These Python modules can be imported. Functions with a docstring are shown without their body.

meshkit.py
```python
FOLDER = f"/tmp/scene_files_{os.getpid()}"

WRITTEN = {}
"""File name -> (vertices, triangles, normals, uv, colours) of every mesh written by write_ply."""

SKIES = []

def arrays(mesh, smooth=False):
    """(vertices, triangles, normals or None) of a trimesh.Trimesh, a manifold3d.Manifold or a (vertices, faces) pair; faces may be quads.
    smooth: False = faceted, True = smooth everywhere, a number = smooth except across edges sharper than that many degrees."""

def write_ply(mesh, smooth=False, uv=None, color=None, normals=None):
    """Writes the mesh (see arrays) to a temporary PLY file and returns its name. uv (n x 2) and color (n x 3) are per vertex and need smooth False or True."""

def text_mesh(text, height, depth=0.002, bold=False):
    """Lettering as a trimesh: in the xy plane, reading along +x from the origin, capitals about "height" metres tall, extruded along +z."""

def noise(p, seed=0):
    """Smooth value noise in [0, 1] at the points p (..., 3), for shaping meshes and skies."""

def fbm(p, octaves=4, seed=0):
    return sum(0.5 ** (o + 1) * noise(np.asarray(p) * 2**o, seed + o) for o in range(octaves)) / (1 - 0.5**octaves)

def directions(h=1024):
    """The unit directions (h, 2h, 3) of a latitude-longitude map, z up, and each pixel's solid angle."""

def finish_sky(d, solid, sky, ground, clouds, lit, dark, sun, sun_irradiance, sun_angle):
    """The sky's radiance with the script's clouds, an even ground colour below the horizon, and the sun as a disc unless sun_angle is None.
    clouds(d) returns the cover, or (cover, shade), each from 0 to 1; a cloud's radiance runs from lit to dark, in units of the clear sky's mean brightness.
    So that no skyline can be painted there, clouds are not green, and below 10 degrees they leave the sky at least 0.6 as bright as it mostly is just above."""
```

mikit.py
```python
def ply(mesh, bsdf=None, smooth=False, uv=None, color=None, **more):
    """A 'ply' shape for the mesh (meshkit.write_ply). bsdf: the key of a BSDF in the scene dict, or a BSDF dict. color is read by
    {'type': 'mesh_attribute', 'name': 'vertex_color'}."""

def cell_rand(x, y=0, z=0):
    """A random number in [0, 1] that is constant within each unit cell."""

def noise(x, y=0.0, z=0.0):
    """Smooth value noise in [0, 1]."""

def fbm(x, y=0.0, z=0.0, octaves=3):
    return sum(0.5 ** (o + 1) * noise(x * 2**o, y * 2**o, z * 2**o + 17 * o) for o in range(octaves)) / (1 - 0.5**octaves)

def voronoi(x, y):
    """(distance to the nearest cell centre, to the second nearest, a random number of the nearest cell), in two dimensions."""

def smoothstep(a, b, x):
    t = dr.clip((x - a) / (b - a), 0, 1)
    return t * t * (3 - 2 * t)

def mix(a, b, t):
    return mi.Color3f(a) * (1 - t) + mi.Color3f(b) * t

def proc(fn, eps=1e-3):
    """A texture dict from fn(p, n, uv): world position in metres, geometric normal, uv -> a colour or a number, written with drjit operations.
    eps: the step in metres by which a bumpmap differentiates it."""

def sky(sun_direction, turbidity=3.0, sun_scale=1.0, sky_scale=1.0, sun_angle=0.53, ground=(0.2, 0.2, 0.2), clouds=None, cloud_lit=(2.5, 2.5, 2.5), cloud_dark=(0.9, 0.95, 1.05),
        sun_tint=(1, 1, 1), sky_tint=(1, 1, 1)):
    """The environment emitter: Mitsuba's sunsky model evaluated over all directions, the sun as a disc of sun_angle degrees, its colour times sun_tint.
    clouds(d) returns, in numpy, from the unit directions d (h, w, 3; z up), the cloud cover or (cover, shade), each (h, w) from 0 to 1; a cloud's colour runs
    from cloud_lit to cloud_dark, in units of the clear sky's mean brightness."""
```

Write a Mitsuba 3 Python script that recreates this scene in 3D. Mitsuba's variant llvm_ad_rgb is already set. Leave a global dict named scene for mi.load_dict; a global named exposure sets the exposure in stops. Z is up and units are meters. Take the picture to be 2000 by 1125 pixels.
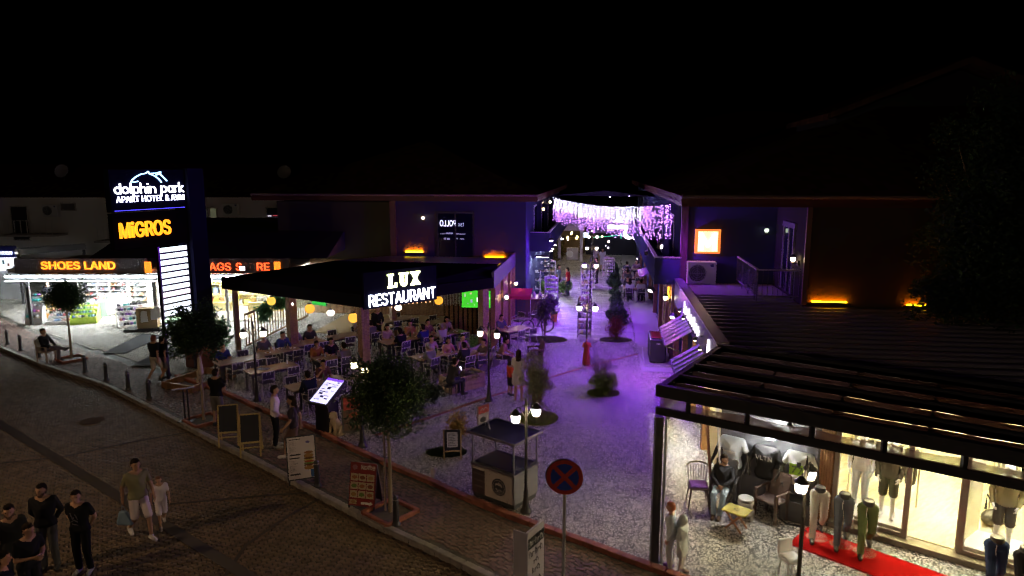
import math, random
import numpy as np, trimesh, mitsuba as mi, mikit, meshkit
import drjit as dr
import manifold3d as m3
from shapely.geometry import Polygon, LineString, Point, box as sbox
from shapely.ops import unary_union
from shapely import affinity

T = mi.ScalarTransform4f
scene, labels = {}, {}

# ------------------------------------------------------------------ camera, sky, exposure
H, FOCAL, PITCH, AZ = 7.5, 1351.0, math.radians(9.6), math.radians(7.5)   # eye height, focal length in pixels of the 2000 wide photograph, tilt, direction of the alley
cp, sp, ca, sa = math.cos(PITCH), math.sin(PITCH), math.cos(AZ), math.sin(AZ)
scene['camera'] = {'type': 'perspective', 'fov': 2 * math.degrees(math.atan(1000 / FOCAL)), 'fov_axis': 'x', 'near_clip': 0.2, 'far_clip': 600.0,
                   'to_world': T().look_at([0, 0, H], [0, cp, H - sp], [0, 0, 1])}
scene['night_sky'] = {**mikit.sky([0.3, 0.9, 0.02], turbidity=4, sun_scale=0.0, sky_scale=0.00055, sky_tint=(1.0, 0.8, 0.75), ground=(0.05, 0.05, 0.05)), 'sampling_weight': 0.5}
exposure = 0.0

# ------------------------------------------------------------------ places
def ray(px, py):
    x, y = (px - 1000) / FOCAL, -(py - 562.5) / FOCAL
    return np.array([x, cp + y * sp, -sp + y * cp])

def G(px, py, z=0.0):
    'the point of the level plane at height z that the photograph shows at that pixel'
    r = ray(px, py)
    return r * ((z - H) / r[2]) + np.array([0, 0, H])

def W(u, v, z=0.0):
    'alley frame (u across to the right, v along the alley) to world'
    return np.array([u * ca + v * sa, -u * sa + v * ca, z])

def UV(p):
    return np.array([p[0] * ca - p[1] * sa, p[0] * sa + p[1] * ca, p[2] if len(p) > 2 else 0.0])

def atv(px, py, v):
    r = ray(px, py)
    return UV(r * (v / (r[0] * sa + r[1] * ca)) + np.array([0, 0, H]))

def M4(pos=(0, 0, 0), rz=0.0, s=1.0):
    'matrix: scale, turn about z by rz radians, move'
    c, n = math.cos(rz), math.sin(rz)
    m = np.eye(4)
    m[:3, :3] = np.array([[c, -n, 0], [n, c, 0], [0, 0, 1]]) * s
    m[:3, 3] = pos
    return m

def RX(a, pos=(0, 0, 0)):
    c, n = math.cos(a), math.sin(a)
    m = np.eye(4); m[1:3, 1:3] = [[c, -n], [n, c]]; m[:3, 3] = pos
    return m

def RY(a, pos=(0, 0, 0)):
    c, n = math.cos(a), math.sin(a)
    m = np.eye(4); m[0, 0] = c; m[0, 2] = n; m[2, 0] = -n; m[2, 2] = c; m[:3, 3] = pos
    return m

ALLEY = M4((0, 0, 0), -AZ)             # things modelled in the alley frame
STAND = RX(math.pi / 2)                # xy drawing -> upright, facing -y
def heading(d):                        # angle that turns local +x to direction d
    return math.atan2(d[1], d[0])

# ------------------------------------------------------------------ meshes
def mv(m, M):
    m = m.copy(); m.apply_transform(M); return m

def cat(ms):
    return ms[0] if len(ms) == 1 else trimesh.util.concatenate(ms)

BOXF = np.array([[0, 2, 3], [0, 3, 1], [4, 5, 7], [4, 7, 6], [0, 1, 5], [0, 5, 4], [2, 6, 7], [2, 7, 3], [0, 4, 6], [0, 6, 2], [1, 3, 7], [1, 7, 5]])
def bx(x0, x1, y0, y1, z0, z1):
    v = np.array([[x, y, z] for z in (z0, z1) for y in (y0, y1) for x in (x0, x1)], float)
    return trimesh.Trimesh(v, BOXF, process=False)

def cbox(sx, sy, sz, c=(0, 0, 0)):
    return bx(c[0] - sx / 2, c[0] + sx / 2, c[1] - sy / 2, c[1] + sy / 2, c[2] - sz / 2, c[2] + sz / 2)

def chbox(sx, sy, sz, c=(0, 0, 0), b=0.01):
    'box with chamfered edges'
    p = []
    for k in range(3):
        e = [sx / 2 - b, sy / 2 - b, sz / 2 - b]; e[k] += b
        p += [[i * e[0], j * e[1], l * e[2]] for i in (-1, 1) for j in (-1, 1) for l in (-1, 1)]
    return mv(trimesh.convex.convex_hull(np.array(p)), M4(c))

def beam(p, q, w=0.05, h=None, up=(0, 0, 1)):
    'bar of section w x h from p to q'
    p, q = np.asarray(p, float), np.asarray(q, float)
    h = h or w
    d = q - p; L = np.linalg.norm(d); d /= L
    u = np.asarray(up, float)
    if abs(d @ u) > 0.95: u = np.array([1.0, 0, 0])
    s = np.cross(d, u); s /= np.linalg.norm(s); u = np.cross(s, d)
    m = np.eye(4); m[:3, 0], m[:3, 1], m[:3, 2], m[:3, 3] = d, -s, u, (p + q) / 2
    return mv(bx(-L / 2, L / 2, -w / 2, w / 2, -h / 2, h / 2), m)

def tube(pts, r, n=6, cap=True):
    p = np.asarray(pts, float)
    r = np.broadcast_to(np.asarray(r, float), (len(p),))
    t = np.gradient(p, axis=0); t /= np.linalg.norm(t, axis=1, keepdims=True) + 1e-12
    ref = np.array([0, 0, 1.0]) if abs(t[:, 2]).mean() < 0.8 else np.array([1.0, 0.01, 0])
    a = np.cross(t, ref); a /= np.linalg.norm(a, axis=1, keepdims=True) + 1e-12
    b = np.cross(t, a); ang = np.arange(n) * 2 * np.pi / n
    v = (p[:, None] + r[:, None, None] * (np.cos(ang)[None, :, None] * a[:, None] + np.sin(ang)[None, :, None] * b[:, None])).reshape(-1, 3)
    i, j = np.meshgrid(np.arange(len(p) - 1), np.arange(n), indexing='ij')
    A, B, C, D = i * n + j, i * n + (j + 1) % n, (i + 1) * n + (j + 1) % n, (i + 1) * n + j
    f = [np.stack([A, B, C], -1).reshape(-1, 3), np.stack([A, C, D], -1).reshape(-1, 3)]
    if cap:
        k = len(v); v = np.vstack([v, p[:1], p[-1:]]); e = (len(p) - 1) * n; j = np.arange(n)
        f += [np.stack([(j + 1) % n, j, j * 0 + k], -1), np.stack([e + j, e + (j + 1) % n, j * 0 + k + 1], -1)]
    return trimesh.Trimesh(v, np.vstack(f), process=False)

def lathe(prof, n=16):
    'profile [(r, z) ...] turned about z'
    p = np.array(prof, float); ang = np.arange(n) * 2 * np.pi / n
    v = np.stack([p[:, None, 0] * np.cos(ang), p[:, None, 0] * np.sin(ang), np.broadcast_to(p[:, None, 1], (len(p), n))], -1).reshape(-1, 3)
    i, j = np.meshgrid(np.arange(len(p) - 1), np.arange(n), indexing='ij')
    A, B, C, D = i * n + j, i * n + (j + 1) % n, (i + 1) * n + (j + 1) % n, (i + 1) * n + j
    return trimesh.Trimesh(v, np.vstack([np.stack([A, B, C], -1).reshape(-1, 3), np.stack([A, C, D], -1).reshape(-1, 3)]), process=False)

def cyl(r, z0, z1, c=(0, 0), n=14, r2=None):
    r2 = r if r2 is None else r2
    return mv(lathe([(1e-4, z0), (r, z0), (r2, z1), (1e-4, z1)], n), M4((c[0], c[1], 0)))

def sph(c=(0, 0, 0), r=1.0, s=(1, 1, 1), sub=2):
    m = trimesh.creation.icosphere(sub); m.vertices *= np.array(s) * r; m.vertices += np.array(c)
    return m

def prism(poly, z0, z1):
    'extruded shapely polygon or point list'
    poly = poly if hasattr(poly, 'geom_type') else Polygon(poly)
    ms = [trimesh.creation.extrude_polygon(g, z1 - z0, engine='earcut') for g in getattr(poly, 'geoms', [poly]) if g.area > 1e-9]
    return mv(cat(ms), M4((0, 0, z0)))

def sheet(poly, z, M=None, step=None):
    'flat polygon facing up'
    poly = poly if hasattr(poly, 'geom_type') else Polygon(poly)
    v, f = trimesh.creation.triangulate_polygon(poly, engine='earcut')
    m = trimesh.Trimesh(np.column_stack([v, np.full(len(v), z)]), f, process=False)
    if m.face_normals[:, 2].mean() < 0: m.invert()
    return m

def quad(a, b, c, d):
    return trimesh.Trimesh(np.array([a, b, c, d], float), np.array([[0, 1, 2], [0, 2, 3]]), process=False)

def text(s, h, depth=0.02, bold=True, width=None):
    'upright lettering facing -y, centred on x, standing on z = 0'
    m = meshkit.text_mesh(s, h, depth, bold)
    lo, hi = m.bounds
    m.apply_translation([-(lo[0] + hi[0]) / 2, 0, 0])
    if width: m.vertices[:, 0] *= width / (hi[0] - lo[0])
    return mv(m, STAND)

def strokes(lines, w, depth, cap=1):
    'drawn lines of width w as upright lettering facing -y'
    s = unary_union([LineString(l).buffer(w / 2, cap_style=cap, join_style=1, quad_segs=4) for l in lines])
    return mv(prism(s, 0, depth), STAND)

def arc(cx, cy, r, a0, a1, n=14, ry=None):
    t = np.radians(np.linspace(a0, a1, n))
    return list(zip(cx + r * np.cos(t), cy + (ry or r) * np.sin(t)))

# ------------------------------------------------------------------ materials
def paint_fn(p, n, uv):                # every vertex carries its colour in its uv: red in 1000 steps + green as the fraction, blue
    r = dr.floor(uv.x)
    return mi.Color3f(r / 1000.0, (uv.x - r - 0.01) / 0.98, uv.y)
ATTR = mikit.proc(paint_fn)
def rgb(*c):
    return {'type': 'rgb', 'value': list(map(float, c))}
def two(b):
    return {'type': 'twosided', 'b': b}
scene['matte'] = two({'type': 'diffuse', 'reflectance': ATTR})
scene['satin'] = two({'type': 'principled', 'base_color': ATTR, 'roughness': 0.42, 'specular': 0.5})
scene['gloss'] = two({'type': 'principled', 'base_color': ATTR, 'roughness': 0.16, 'specular': 0.6})
scene['metal'] = two({'type': 'principled', 'base_color': ATTR, 'roughness': 0.33, 'metallic': 1.0})
scene['leaf'] = {'type': 'principledthin', 'base_color': ATTR, 'roughness': 0.5, 'diff_trans': 0.5}
scene['pane'] = {'type': 'thindielectric', 'int_ior': 1.5}
def cloth_fn(p, n, uv):
    return 0.004 * mikit.fbm(p.x * 9, p.y * 9, p.z * 9, 3)
scene['cloth'] = {'type': 'bumpmap', 'arbitrary': mikit.proc(cloth_fn, 4e-3), 'scale': 4.0, 'b': two({'type': 'diffuse', 'reflectance': ATTR})}
def wood_fn(p, n, uv):
    a = mikit.fbm(p.x * 3 + p.y * 3, p.z * 22, p.y * 22 - p.x * 7, 3)
    g = mikit.noise(p.x * 30, p.y * 30, p.z * 1.2)
    return mi.Color3f(0.26, 0.14, 0.07) * (0.55 + 0.75 * a) * (0.8 + 0.4 * g)
scene['wood'] = two({'type': 'principled', 'base_color': mikit.proc(wood_fn), 'roughness': 0.5})
def pale_wood_fn(p, n, uv):
    a = mikit.fbm(p.x * 5, p.y * 26, p.z * 9, 3)
    return mi.Color3f(0.33, 0.235, 0.15) * (0.7 + 0.5 * a)
scene['pale_wood'] = two({'type': 'principled', 'base_color': mikit.proc(pale_wood_fn), 'roughness': 0.35})
def gravel_fn(p, n, uv):
    d1, d2, r = mikit.voronoi(p.x * 40, p.y * 40)
    stone = dr.select(r < 0.48, 0.03 + 0.12 * r, 0.28 + 0.56 * r)
    big = mikit.fbm(p.x * 0.45, p.y * 0.45, 3.0, 3)
    edge = mikit.smoothstep(0.0, 0.18, d2 - d1)
    return mi.Color3f(1.0, 0.95, 0.88) * stone * (0.45 + 0.55 * edge) * (0.66 + 0.5 * big)
scene['gravel'] = two({'type': 'principled', 'base_color': mikit.proc(gravel_fn), 'roughness': 0.7, 'specular': 0.3})
def stone_fn(p, n, uv):
    a = mikit.fbm(p.x * 9, p.y * 9, p.z * 9, 3)
    c = mikit.cell_rand(p.x * 6.7, p.y * 6.7)
    return 0.75 + 0.5 * (a - 0.5) + 0.22 * (c - 0.5)
def stone_of(r, g, b):
    return lambda p, n, uv: mi.Color3f(r, g, b) * stone_fn(p, n, uv)
for k, c in {'cobble': (0.185, 0.13, 0.085), 'pale_cobble': (0.40, 0.38, 0.34), 'paver': (0.165, 0.105, 0.09), 'kerb_stone': (0.33, 0.30, 0.27), 'red_brick': (0.34, 0.12, 0.075), 'dirt': (0.085, 0.075, 0.065)}.items():
    scene[k] = two({'type': 'principled', 'base_color': mikit.proc(stone_of(*c)), 'roughness': 0.72, 'specular': 0.3})
def stucco_fn(p, n, uv):
    return 0.006 * mikit.fbm(p.x * 14, p.y * 14, p.z * 14, 3)
scene['stucco'] = {'type': 'bumpmap', 'arbitrary': mikit.proc(stucco_fn, 5e-3), 'scale': 1.0, 'b': two({'type': 'diffuse', 'reflectance': ATTR})}
def tile_fn(p, n, uv):
    c = mikit.cell_rand(p.x * 4, p.y * 3, 1.0)
    return mi.Color3f(0.16, 0.075, 0.05) * (0.6 + 0.7 * c)
scene['roof_tile'] = two({'type': 'diffuse', 'reflectance': mikit.proc(tile_fn)})

def tint(m, c):
    c = np.tile(np.asarray(c, float), (len(m.vertices), 1)) if np.ndim(c) == 1 else np.asarray(c)
    c = np.clip(c, 0, 1)
    return np.stack([np.round(c[:, 0] * 1000) + 0.01 + 0.98 * c[:, 1], c[:, 2]], 1)

def sk(mesh, col=(0.5, 0.5, 0.5), cls='matte', smooth=False, emit=None, w=1.0):
    'the shape dict of a mesh; smooth may be an angle'
    own = cls not in ('matte', 'satin', 'gloss', 'metal', 'leaf', 'cloth', 'stucco')
    if smooth not in (False, True):
        mesh = trimesh.graph.smooth_shade(mesh, angle=math.radians(smooth), facet_minarea=None); smooth = True
        col = col if np.ndim(col) == 1 else np.mean(col, axis=0)
    d = mikit.ply(mesh, cls, smooth=smooth) if own else mikit.ply(mesh, cls, smooth=smooth, uv=tint(mesh, col))
    if emit is not None:
        power = mesh.area * float(np.dot(emit, (.3, .55, .15)))           # strong lamps are sampled more often
        d['emitter'] = {'type': 'area', 'radiance': rgb(*emit), 'sampling_weight': max(power, 1e-3) ** 0.62 * (0.02 if power < 0.05 else 1.0)}
    return d

def numbered(key):
    if key not in scene and key not in labels and not any(True for _ in ()):
        if key not in USED:
            USED.add(key); return key
    k = 1
    while f'{key}_{k:03d}' in USED: k += 1
    USED.add(f'{key}_{k:03d}')
    return f'{key}_{k:03d}'
USED = set()

def thing(name, label, cat_, group=None, kind=None):
    key = numbered(name)
    labels[key] = {'label': label, 'category': cat_} if cat_ else {'label': label}
    if group: labels[key]['group'] = group
    if kind: labels[key]['kind'] = kind
    return key

def put(key, d, M=None):
    scene[key] = d if M is None else {**d, 'to_world': T(np.asarray(M, float))}
    return key

def add(parent, name, mesh, col=(0.5, 0.5, 0.5), cls='matte', smooth=False, M=None, emit=None, w=1.0, kind=None, label=None):
    'a part of a thing (or of a part)'
    key = numbered(parent + '__' + name)
    put(key, mesh if isinstance(mesh, dict) else sk(mesh, col, cls, smooth, emit, w), M)
    if kind or label:
        labels[key] = {}
        if kind: labels[key]['kind'] = kind
        if label: labels[key]['label'] = label
    return key

def solo(name, label, cat_, mesh, col=(0.5, 0.5, 0.5), cls='matte', smooth=False, M=None, group=None, kind=None, emit=None, w=1.0):
    key = thing(name, label, cat_, group, kind)
    return put(key, mesh if isinstance(mesh, dict) else sk(mesh, col, cls, smooth, emit, w), M)

def structure(name, label, mesh, col=(0.5, 0.5, 0.5), cls='matte', smooth=False, M=None):
    return solo(name, label, None, mesh, col, cls, smooth, M, kind='structure')

def kit(*parts):
    'parts (path, mesh, colour, class, smooth[, emit, weight]) -> {path: shape dict}'
    out = {}
    for p in parts:
        path, base, k = p[0], p[0], 0
        while path in out: k += 1; path = f'{base}_{k:03d}'
        out[path] = sk(*p[1:])
    return out

def place(kt, name, label, cat_, M, group=None):
    'one copy of a kit'
    key = thing(name, label, cat_, group)
    for p, d in kt.items():
        put(key + '__' + p, d, M)
    return key

def stuff(name, label, mesh, *a, **k):
    return solo(name, label, None, mesh, *a, kind='stuff', **k)
rnd = random.Random(7)
nr = np.random.default_rng(7)

def onplane(px, py, P0, d):
    'where the upright plane through P0 along d shows at that pixel: (distance along d, height)'
    r = ray(px, py); P0 = np.asarray(P0[:2], float); d = np.asarray(d[:2], float); d = d / np.linalg.norm(d)
    s = np.linalg.solve(np.array([[r[0], -d[0]], [r[1], -d[1]]]), P0)
    return s[1], H + r[2] * s[0]

def face(P0, d, s, z, out=0.0):
    'matrix that puts upright lettering (x along d, facing the side that -y turns to) at distance s and height z'
    d = np.asarray(d[:2], float); d = d / np.linalg.norm(d)
    p = np.asarray(P0[:2], float) + d * s + np.array([d[1], -d[0]]) * out
    return M4((p[0], p[1], z), heading(d))
# ------------------------------------------------------------------ people: one smooth body from joints, clothes over it
def ball(c, r, s=None, n=10):
    b = m3.Manifold.sphere(r, n)
    if s is not None: b = b.scale(tuple(s))
    return b.translate(tuple(map(float, c)))

def bone(a, ra, b, rb, n=10):
    return m3.Manifold.batch_hull([ball(a, ra, None, n), ball(b, rb, None, n)])

def fuse(ms, edge=None, it=8):
    m = m3.Manifold.batch_boolean(ms, m3.OpType.Add)
    if edge: m = m.refine_to_length(edge)
    q = m.to_mesh(); t = trimesh.Trimesh(np.array(q.vert_properties[:, :3], float), np.array(q.tri_verts), process=False)
    if edge: trimesh.smoothing.filter_taubin(t, lamb=0.5, nu=0.53, iterations=it)
    return t

def joints(kind='stand', lean=0.0, turn=0.0, L=None, R=None, step=1.0):
    J = dict(pel=(0, 0, .95), waist=(0, 0.0, 1.09), chest=(0, .01, 1.29), neck=(0, 0, 1.50), head=(0, .035, 1.635))
    for s, k in ((-1, 'L'), (1, 'R')):
        J.update({'hip' + k: (s * .09, 0, .91), 'kne' + k: (s * .10, .03, .50), 'ank' + k: (s * .11, -.02, .085), 'toe' + k: (s * .13, .13, .035),
                  'sh' + k: (s * .175, 0, 1.425), 'el' + k: (s * .245, -.04, 1.14), 'wr' + k: (s * .255, .05, .89)})
    J = {k: np.array(v, float) for k, v in J.items()}
    if kind == 'walk':
        for k, f in (('R', step), ('L', -step)):
            sx = .1 if k == 'R' else -.1
            if f > 0: J['kne' + k], J['ank' + k], J['toe' + k] = np.array([sx, .22, .52]), np.array([sx, .26, .10]), np.array([sx * 1.1, .41, .07])
            else: J['kne' + k], J['ank' + k], J['toe' + k] = np.array([sx, .02, .48]), np.array([sx, -.33, .16]), np.array([sx * 1.1, -.23, .05])
        J['elL'], J['wrL'] = np.array([-.24, .08, 1.15]), np.array([-.23, .24, .96])
        J['elR'], J['wrR'] = np.array([.24, -.14, 1.15]), np.array([.25, -.14, .90])
    if kind == 'sit':
        up = [k for k in J if not k.startswith(('kne', 'ank', 'toe'))]
        for k in up: J[k][2] -= .41
        for s, k in ((-1, 'L'), (1, 'R')):
            J['hip' + k] = np.array([s * .1, .02, .52]); J['kne' + k] = np.array([s * .12, .44, .53]); J['ank' + k] = np.array([s * .12, .42, .085]); J['toe' + k] = np.array([s * .14, .57, .035])
            J['el' + k] = np.array([s * .25, .14, .78]); J['wr' + k] = np.array([s * .14, .38, .80])
    if lean:
        c, n = math.cos(lean), math.sin(lean); o = J['pel'].copy()
        for k in ('waist', 'chest', 'neck', 'head', 'shL', 'shR', 'elL', 'elR', 'wrL', 'wrR'):
            y, z = J[k][1] - o[1], J[k][2] - o[2]; J[k][1] = o[1] + y * c + z * n; J[k][2] = o[2] - y * n + z * c
    for k, a in (('L', L), ('R', R)):
        if a is not None: J['el' + k], J['wr' + k] = np.array(a[0], float), np.array(a[1], float)
    J['turn'] = turn
    return J

def hand(el, wr, side, palm_in=True, fine=False):
    d = wr - el; d /= np.linalg.norm(d)
    a = np.cross(d, [side * 1.0, 0.15, 0.1]); a /= np.linalg.norm(a)      # across the palm
    b = np.cross(d, a); b *= -np.sign(b[0] * side) or 1.0                     # palm side
    out = [m3.Manifold.batch_hull([ball(wr, .024, None, 6), ball(wr + d * .075 + a * .028, .015, None, 6), ball(wr + d * .08 - a * .028, .015, None, 6), ball(wr + d * .03 + a * .026, .017, None, 6)])]
    for i, (o, l) in enumerate(((.031, .062), (.011, .075), (-.010, .07), (-.030, .052))):
        p = wr + d * .078 + a * o; q = p + d * l * .5 + b * .008; e = q + d * l * .38 + b * (.022 + .004 * i)
        out += [bone(p, .0100, q, .0090, 6), bone(q, .0090, e, .0078, 6)]
    p = wr + d * .022 + a * .026; q = p + d * .032 + a * .028 + b * .014; e = q + d * .032 + a * .004 + b * .012
    out += [bone(p, .0125, q, .0105, 6), bone(q, .0105, e, .0085, 6)]
    return out

def headparts(J, fine):
    h = J['head']; c, s = math.cos(J['turn']), math.sin(J['turn'])
    def at(x, y, z): return h + np.array([x * c - y * s, x * s + y * c, z])
    m = [m3.Manifold.batch_hull([ball(at(0, -.012, .03), .093, (.88, 1.08, 1.02)) if False else ball(at(0, -.015, .03), .088), ball(at(0, .022, .025), .078), ball(at(0, .04, -.085), .040), ball(at(0, .0, -.05), .062)]),
         m3.Manifold.batch_hull([ball(at(0, .098, .0), .011, None, 6), ball(at(0, .112, -.026), .015, None, 6), ball(at(0, .085, -.03), .018, None, 6)]),
         ball(at(.082, -.005, -.012), .022, (.5, 1, 1.4) if False else None, 6), ball(at(-.082, -.005, -.012), .022, None, 6),
         m3.Manifold.batch_hull([ball(at(-.018, .088, -.062), .009, None, 6), ball(at(.018, .088, -.062), .009, None, 6)])]
    return m, at

def figure(J, sleeve='short', legs='long', hair='short', fine=False, beard=False):
    'meshes of one figure: body, hair, shirt, trousers, shoes, eyes'
    P, n = {}, 12 if fine else 9
    e = 0.022 if fine else None
    hm, at = headparts(J, fine)
    mid = lambda a, b, f: J[a] * (1 - f) + J[b] * f
    body = hm + [bone(J['neck'] - [0, 0, .04], .058, J['head'] - [0, 0, .07], .050, n),
                 m3.Manifold.batch_hull([ball(J['shL'], .060, None, n), ball(J['shR'], .060, None, n), ball(J['chest'] + [0, .02, 0], .115, None, n), ball(J['neck'] - [0, 0, .03], .062, None, n), ball(J['waist'] - [.05, 0, 0], .09, None, n), ball(J['waist'] + [.05, 0, 0], .09, None, n)]),
                 m3.Manifold.batch_hull([ball(J['waist'] - [.05, 0, 0], .09, None, n), ball(J['waist'] + [.05, 0, 0], .09, None, n), ball(J['hipL'] + [0, -.01, .03], .10, None, n), ball(J['hipR'] + [0, -.01, .03], .10, None, n)])]
    for s, k in ((-1, 'L'), (1, 'R')):
        body += [bone(J['sh' + k], .052, J['el' + k], .040, n), bone(J['el' + k], .040, J['wr' + k], .027, n), *hand(J['el' + k], J['wr' + k], s),
                 bone(J['hip' + k], .085, J['kne' + k], .055, n), bone(J['kne' + k], .055, J['ank' + k], .036, n), bone(J['ank' + k] - [0, 0, .03], .038, J['toe' + k], .03, n)]
        sf = [bone(J['ank' + k] - [0, 0.03, .025], .050, J['toe' + k] + [0, .02, .0], .040, n), bone(J['ank' + k] + [0, 0, .01], .046, J['ank' + k] - [0, 0, .02], .05, n)]
        P['shoe' if s < 0 else 'shoe_001'] = fuse(sf)
    P['body'] = fuse(body, e)
    tor = [m3.Manifold.batch_hull([ball(J['shL'], .072, None, n), ball(J['shR'], .072, None, n), ball(J['chest'] + [0, .02, 0], .130, None, n), ball(J['waist'] - [.055, 0, 0], .103, None, n), ball(J['waist'] + [.055, 0, 0], .103, None, n)]),
           m3.Manifold.batch_hull([ball(J['waist'] - [.055, 0, 0], .103, None, n), ball(J['waist'] + [.055, 0, 0], .103, None, n), ball(J['hipL'] + [0, 0, .045], .112, None, n), ball(J['hipR'] + [0, 0, .045], .112, None, n)])]
    for k in 'LR':
        if sleeve == 'short': tor.append(bone(J['sh' + k], .070, mid('sh' + k, 'el' + k, .62), .062, n))
        elif sleeve == 'long': tor += [bone(J['sh' + k], .068, J['el' + k], .054, n), bone(J['el' + k], .054, mid('el' + k, 'wr' + k, .93), .040, n)]
    if legs == 'dress':
        tor.append(m3.Manifold.batch_hull([ball(J['hipL'] + [0, 0, .05], .115, None, n), ball(J['hipR'] + [0, 0, .05], .115, None, n), ball(mid('hipL', 'kneL', .72) - [.05, 0, 0], .10, None, n), ball(mid('hipR', 'kneR', .72) + [.05, 0, 0], .10, None, n)]))
    P['shirt'] = fuse(tor, e)
    if legs in ('long', 'short', 'bare'):
        tr = [m3.Manifold.batch_hull([ball(J['hipL'] + [0, -.01, .03], .109, None, n), ball(J['hipR'] + [0, -.01, .03], .109, None, n), ball(mid('pel', 'waist', .4), .10, None, n)])]
        for k in 'LR':
            if legs == 'long': tr += [bone(J['hip' + k], .099, J['kne' + k], .073, n), bone(J['kne' + k], .073, J['ank' + k] + [0, 0, .02], .060, n)]
            else: tr.append(bone(J['hip' + k], .102, mid('hip' + k, 'kne' + k, .9), .086, n))
        P['trousers' if legs == 'long' else 'shorts'] = fuse(tr, e)
    if hair in ('short', 'long', 'tied'):
        hr = [m3.Manifold.batch_hull([ball(at(0, -.022, .045), .090, None, n), ball(at(0, -.045, -.02), .078, None, n), ball(at(0, .035, .075), .055, None, n)])]
        if hair == 'long': hr.append(m3.Manifold.batch_hull([ball(at(0, -.045, -.0), .09, None, n), ball(at(-.04, -.075, -.22), .055, None, n), ball(at(.04, -.075, -.22), .055, None, n)]))
        if hair == 'tied': hr.append(m3.Manifold.batch_hull([ball(at(0, -.10, .0), .04, None, n), ball(at(0, -.13, -.16), .022, None, n)]))
        P['hair'] = fuse(hr)
    if hair == 'cap':
        P['cap'] = fuse([m3.Manifold.batch_hull([ball(at(0, -.015, .055), .094, None, n), ball(at(0, .0, .06), .09, None, n)]), m3.Manifold.batch_hull([ball(at(-.05, .08, .06), .012, None, 6), ball(at(.05, .08, .06), .012, None, 6), ball(at(0, .16, .05), .014, None, 6)])])
    if beard:
        P['beard'] = fuse([m3.Manifold.batch_hull([ball(at(-.055, .03, -.06), .022, None, 6), ball(at(.055, .03, -.06), .022, None, 6), ball(at(0, .062, -.105), .032, None, 8), ball(at(0, .075, -.075), .018, None, 6)])])
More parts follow.
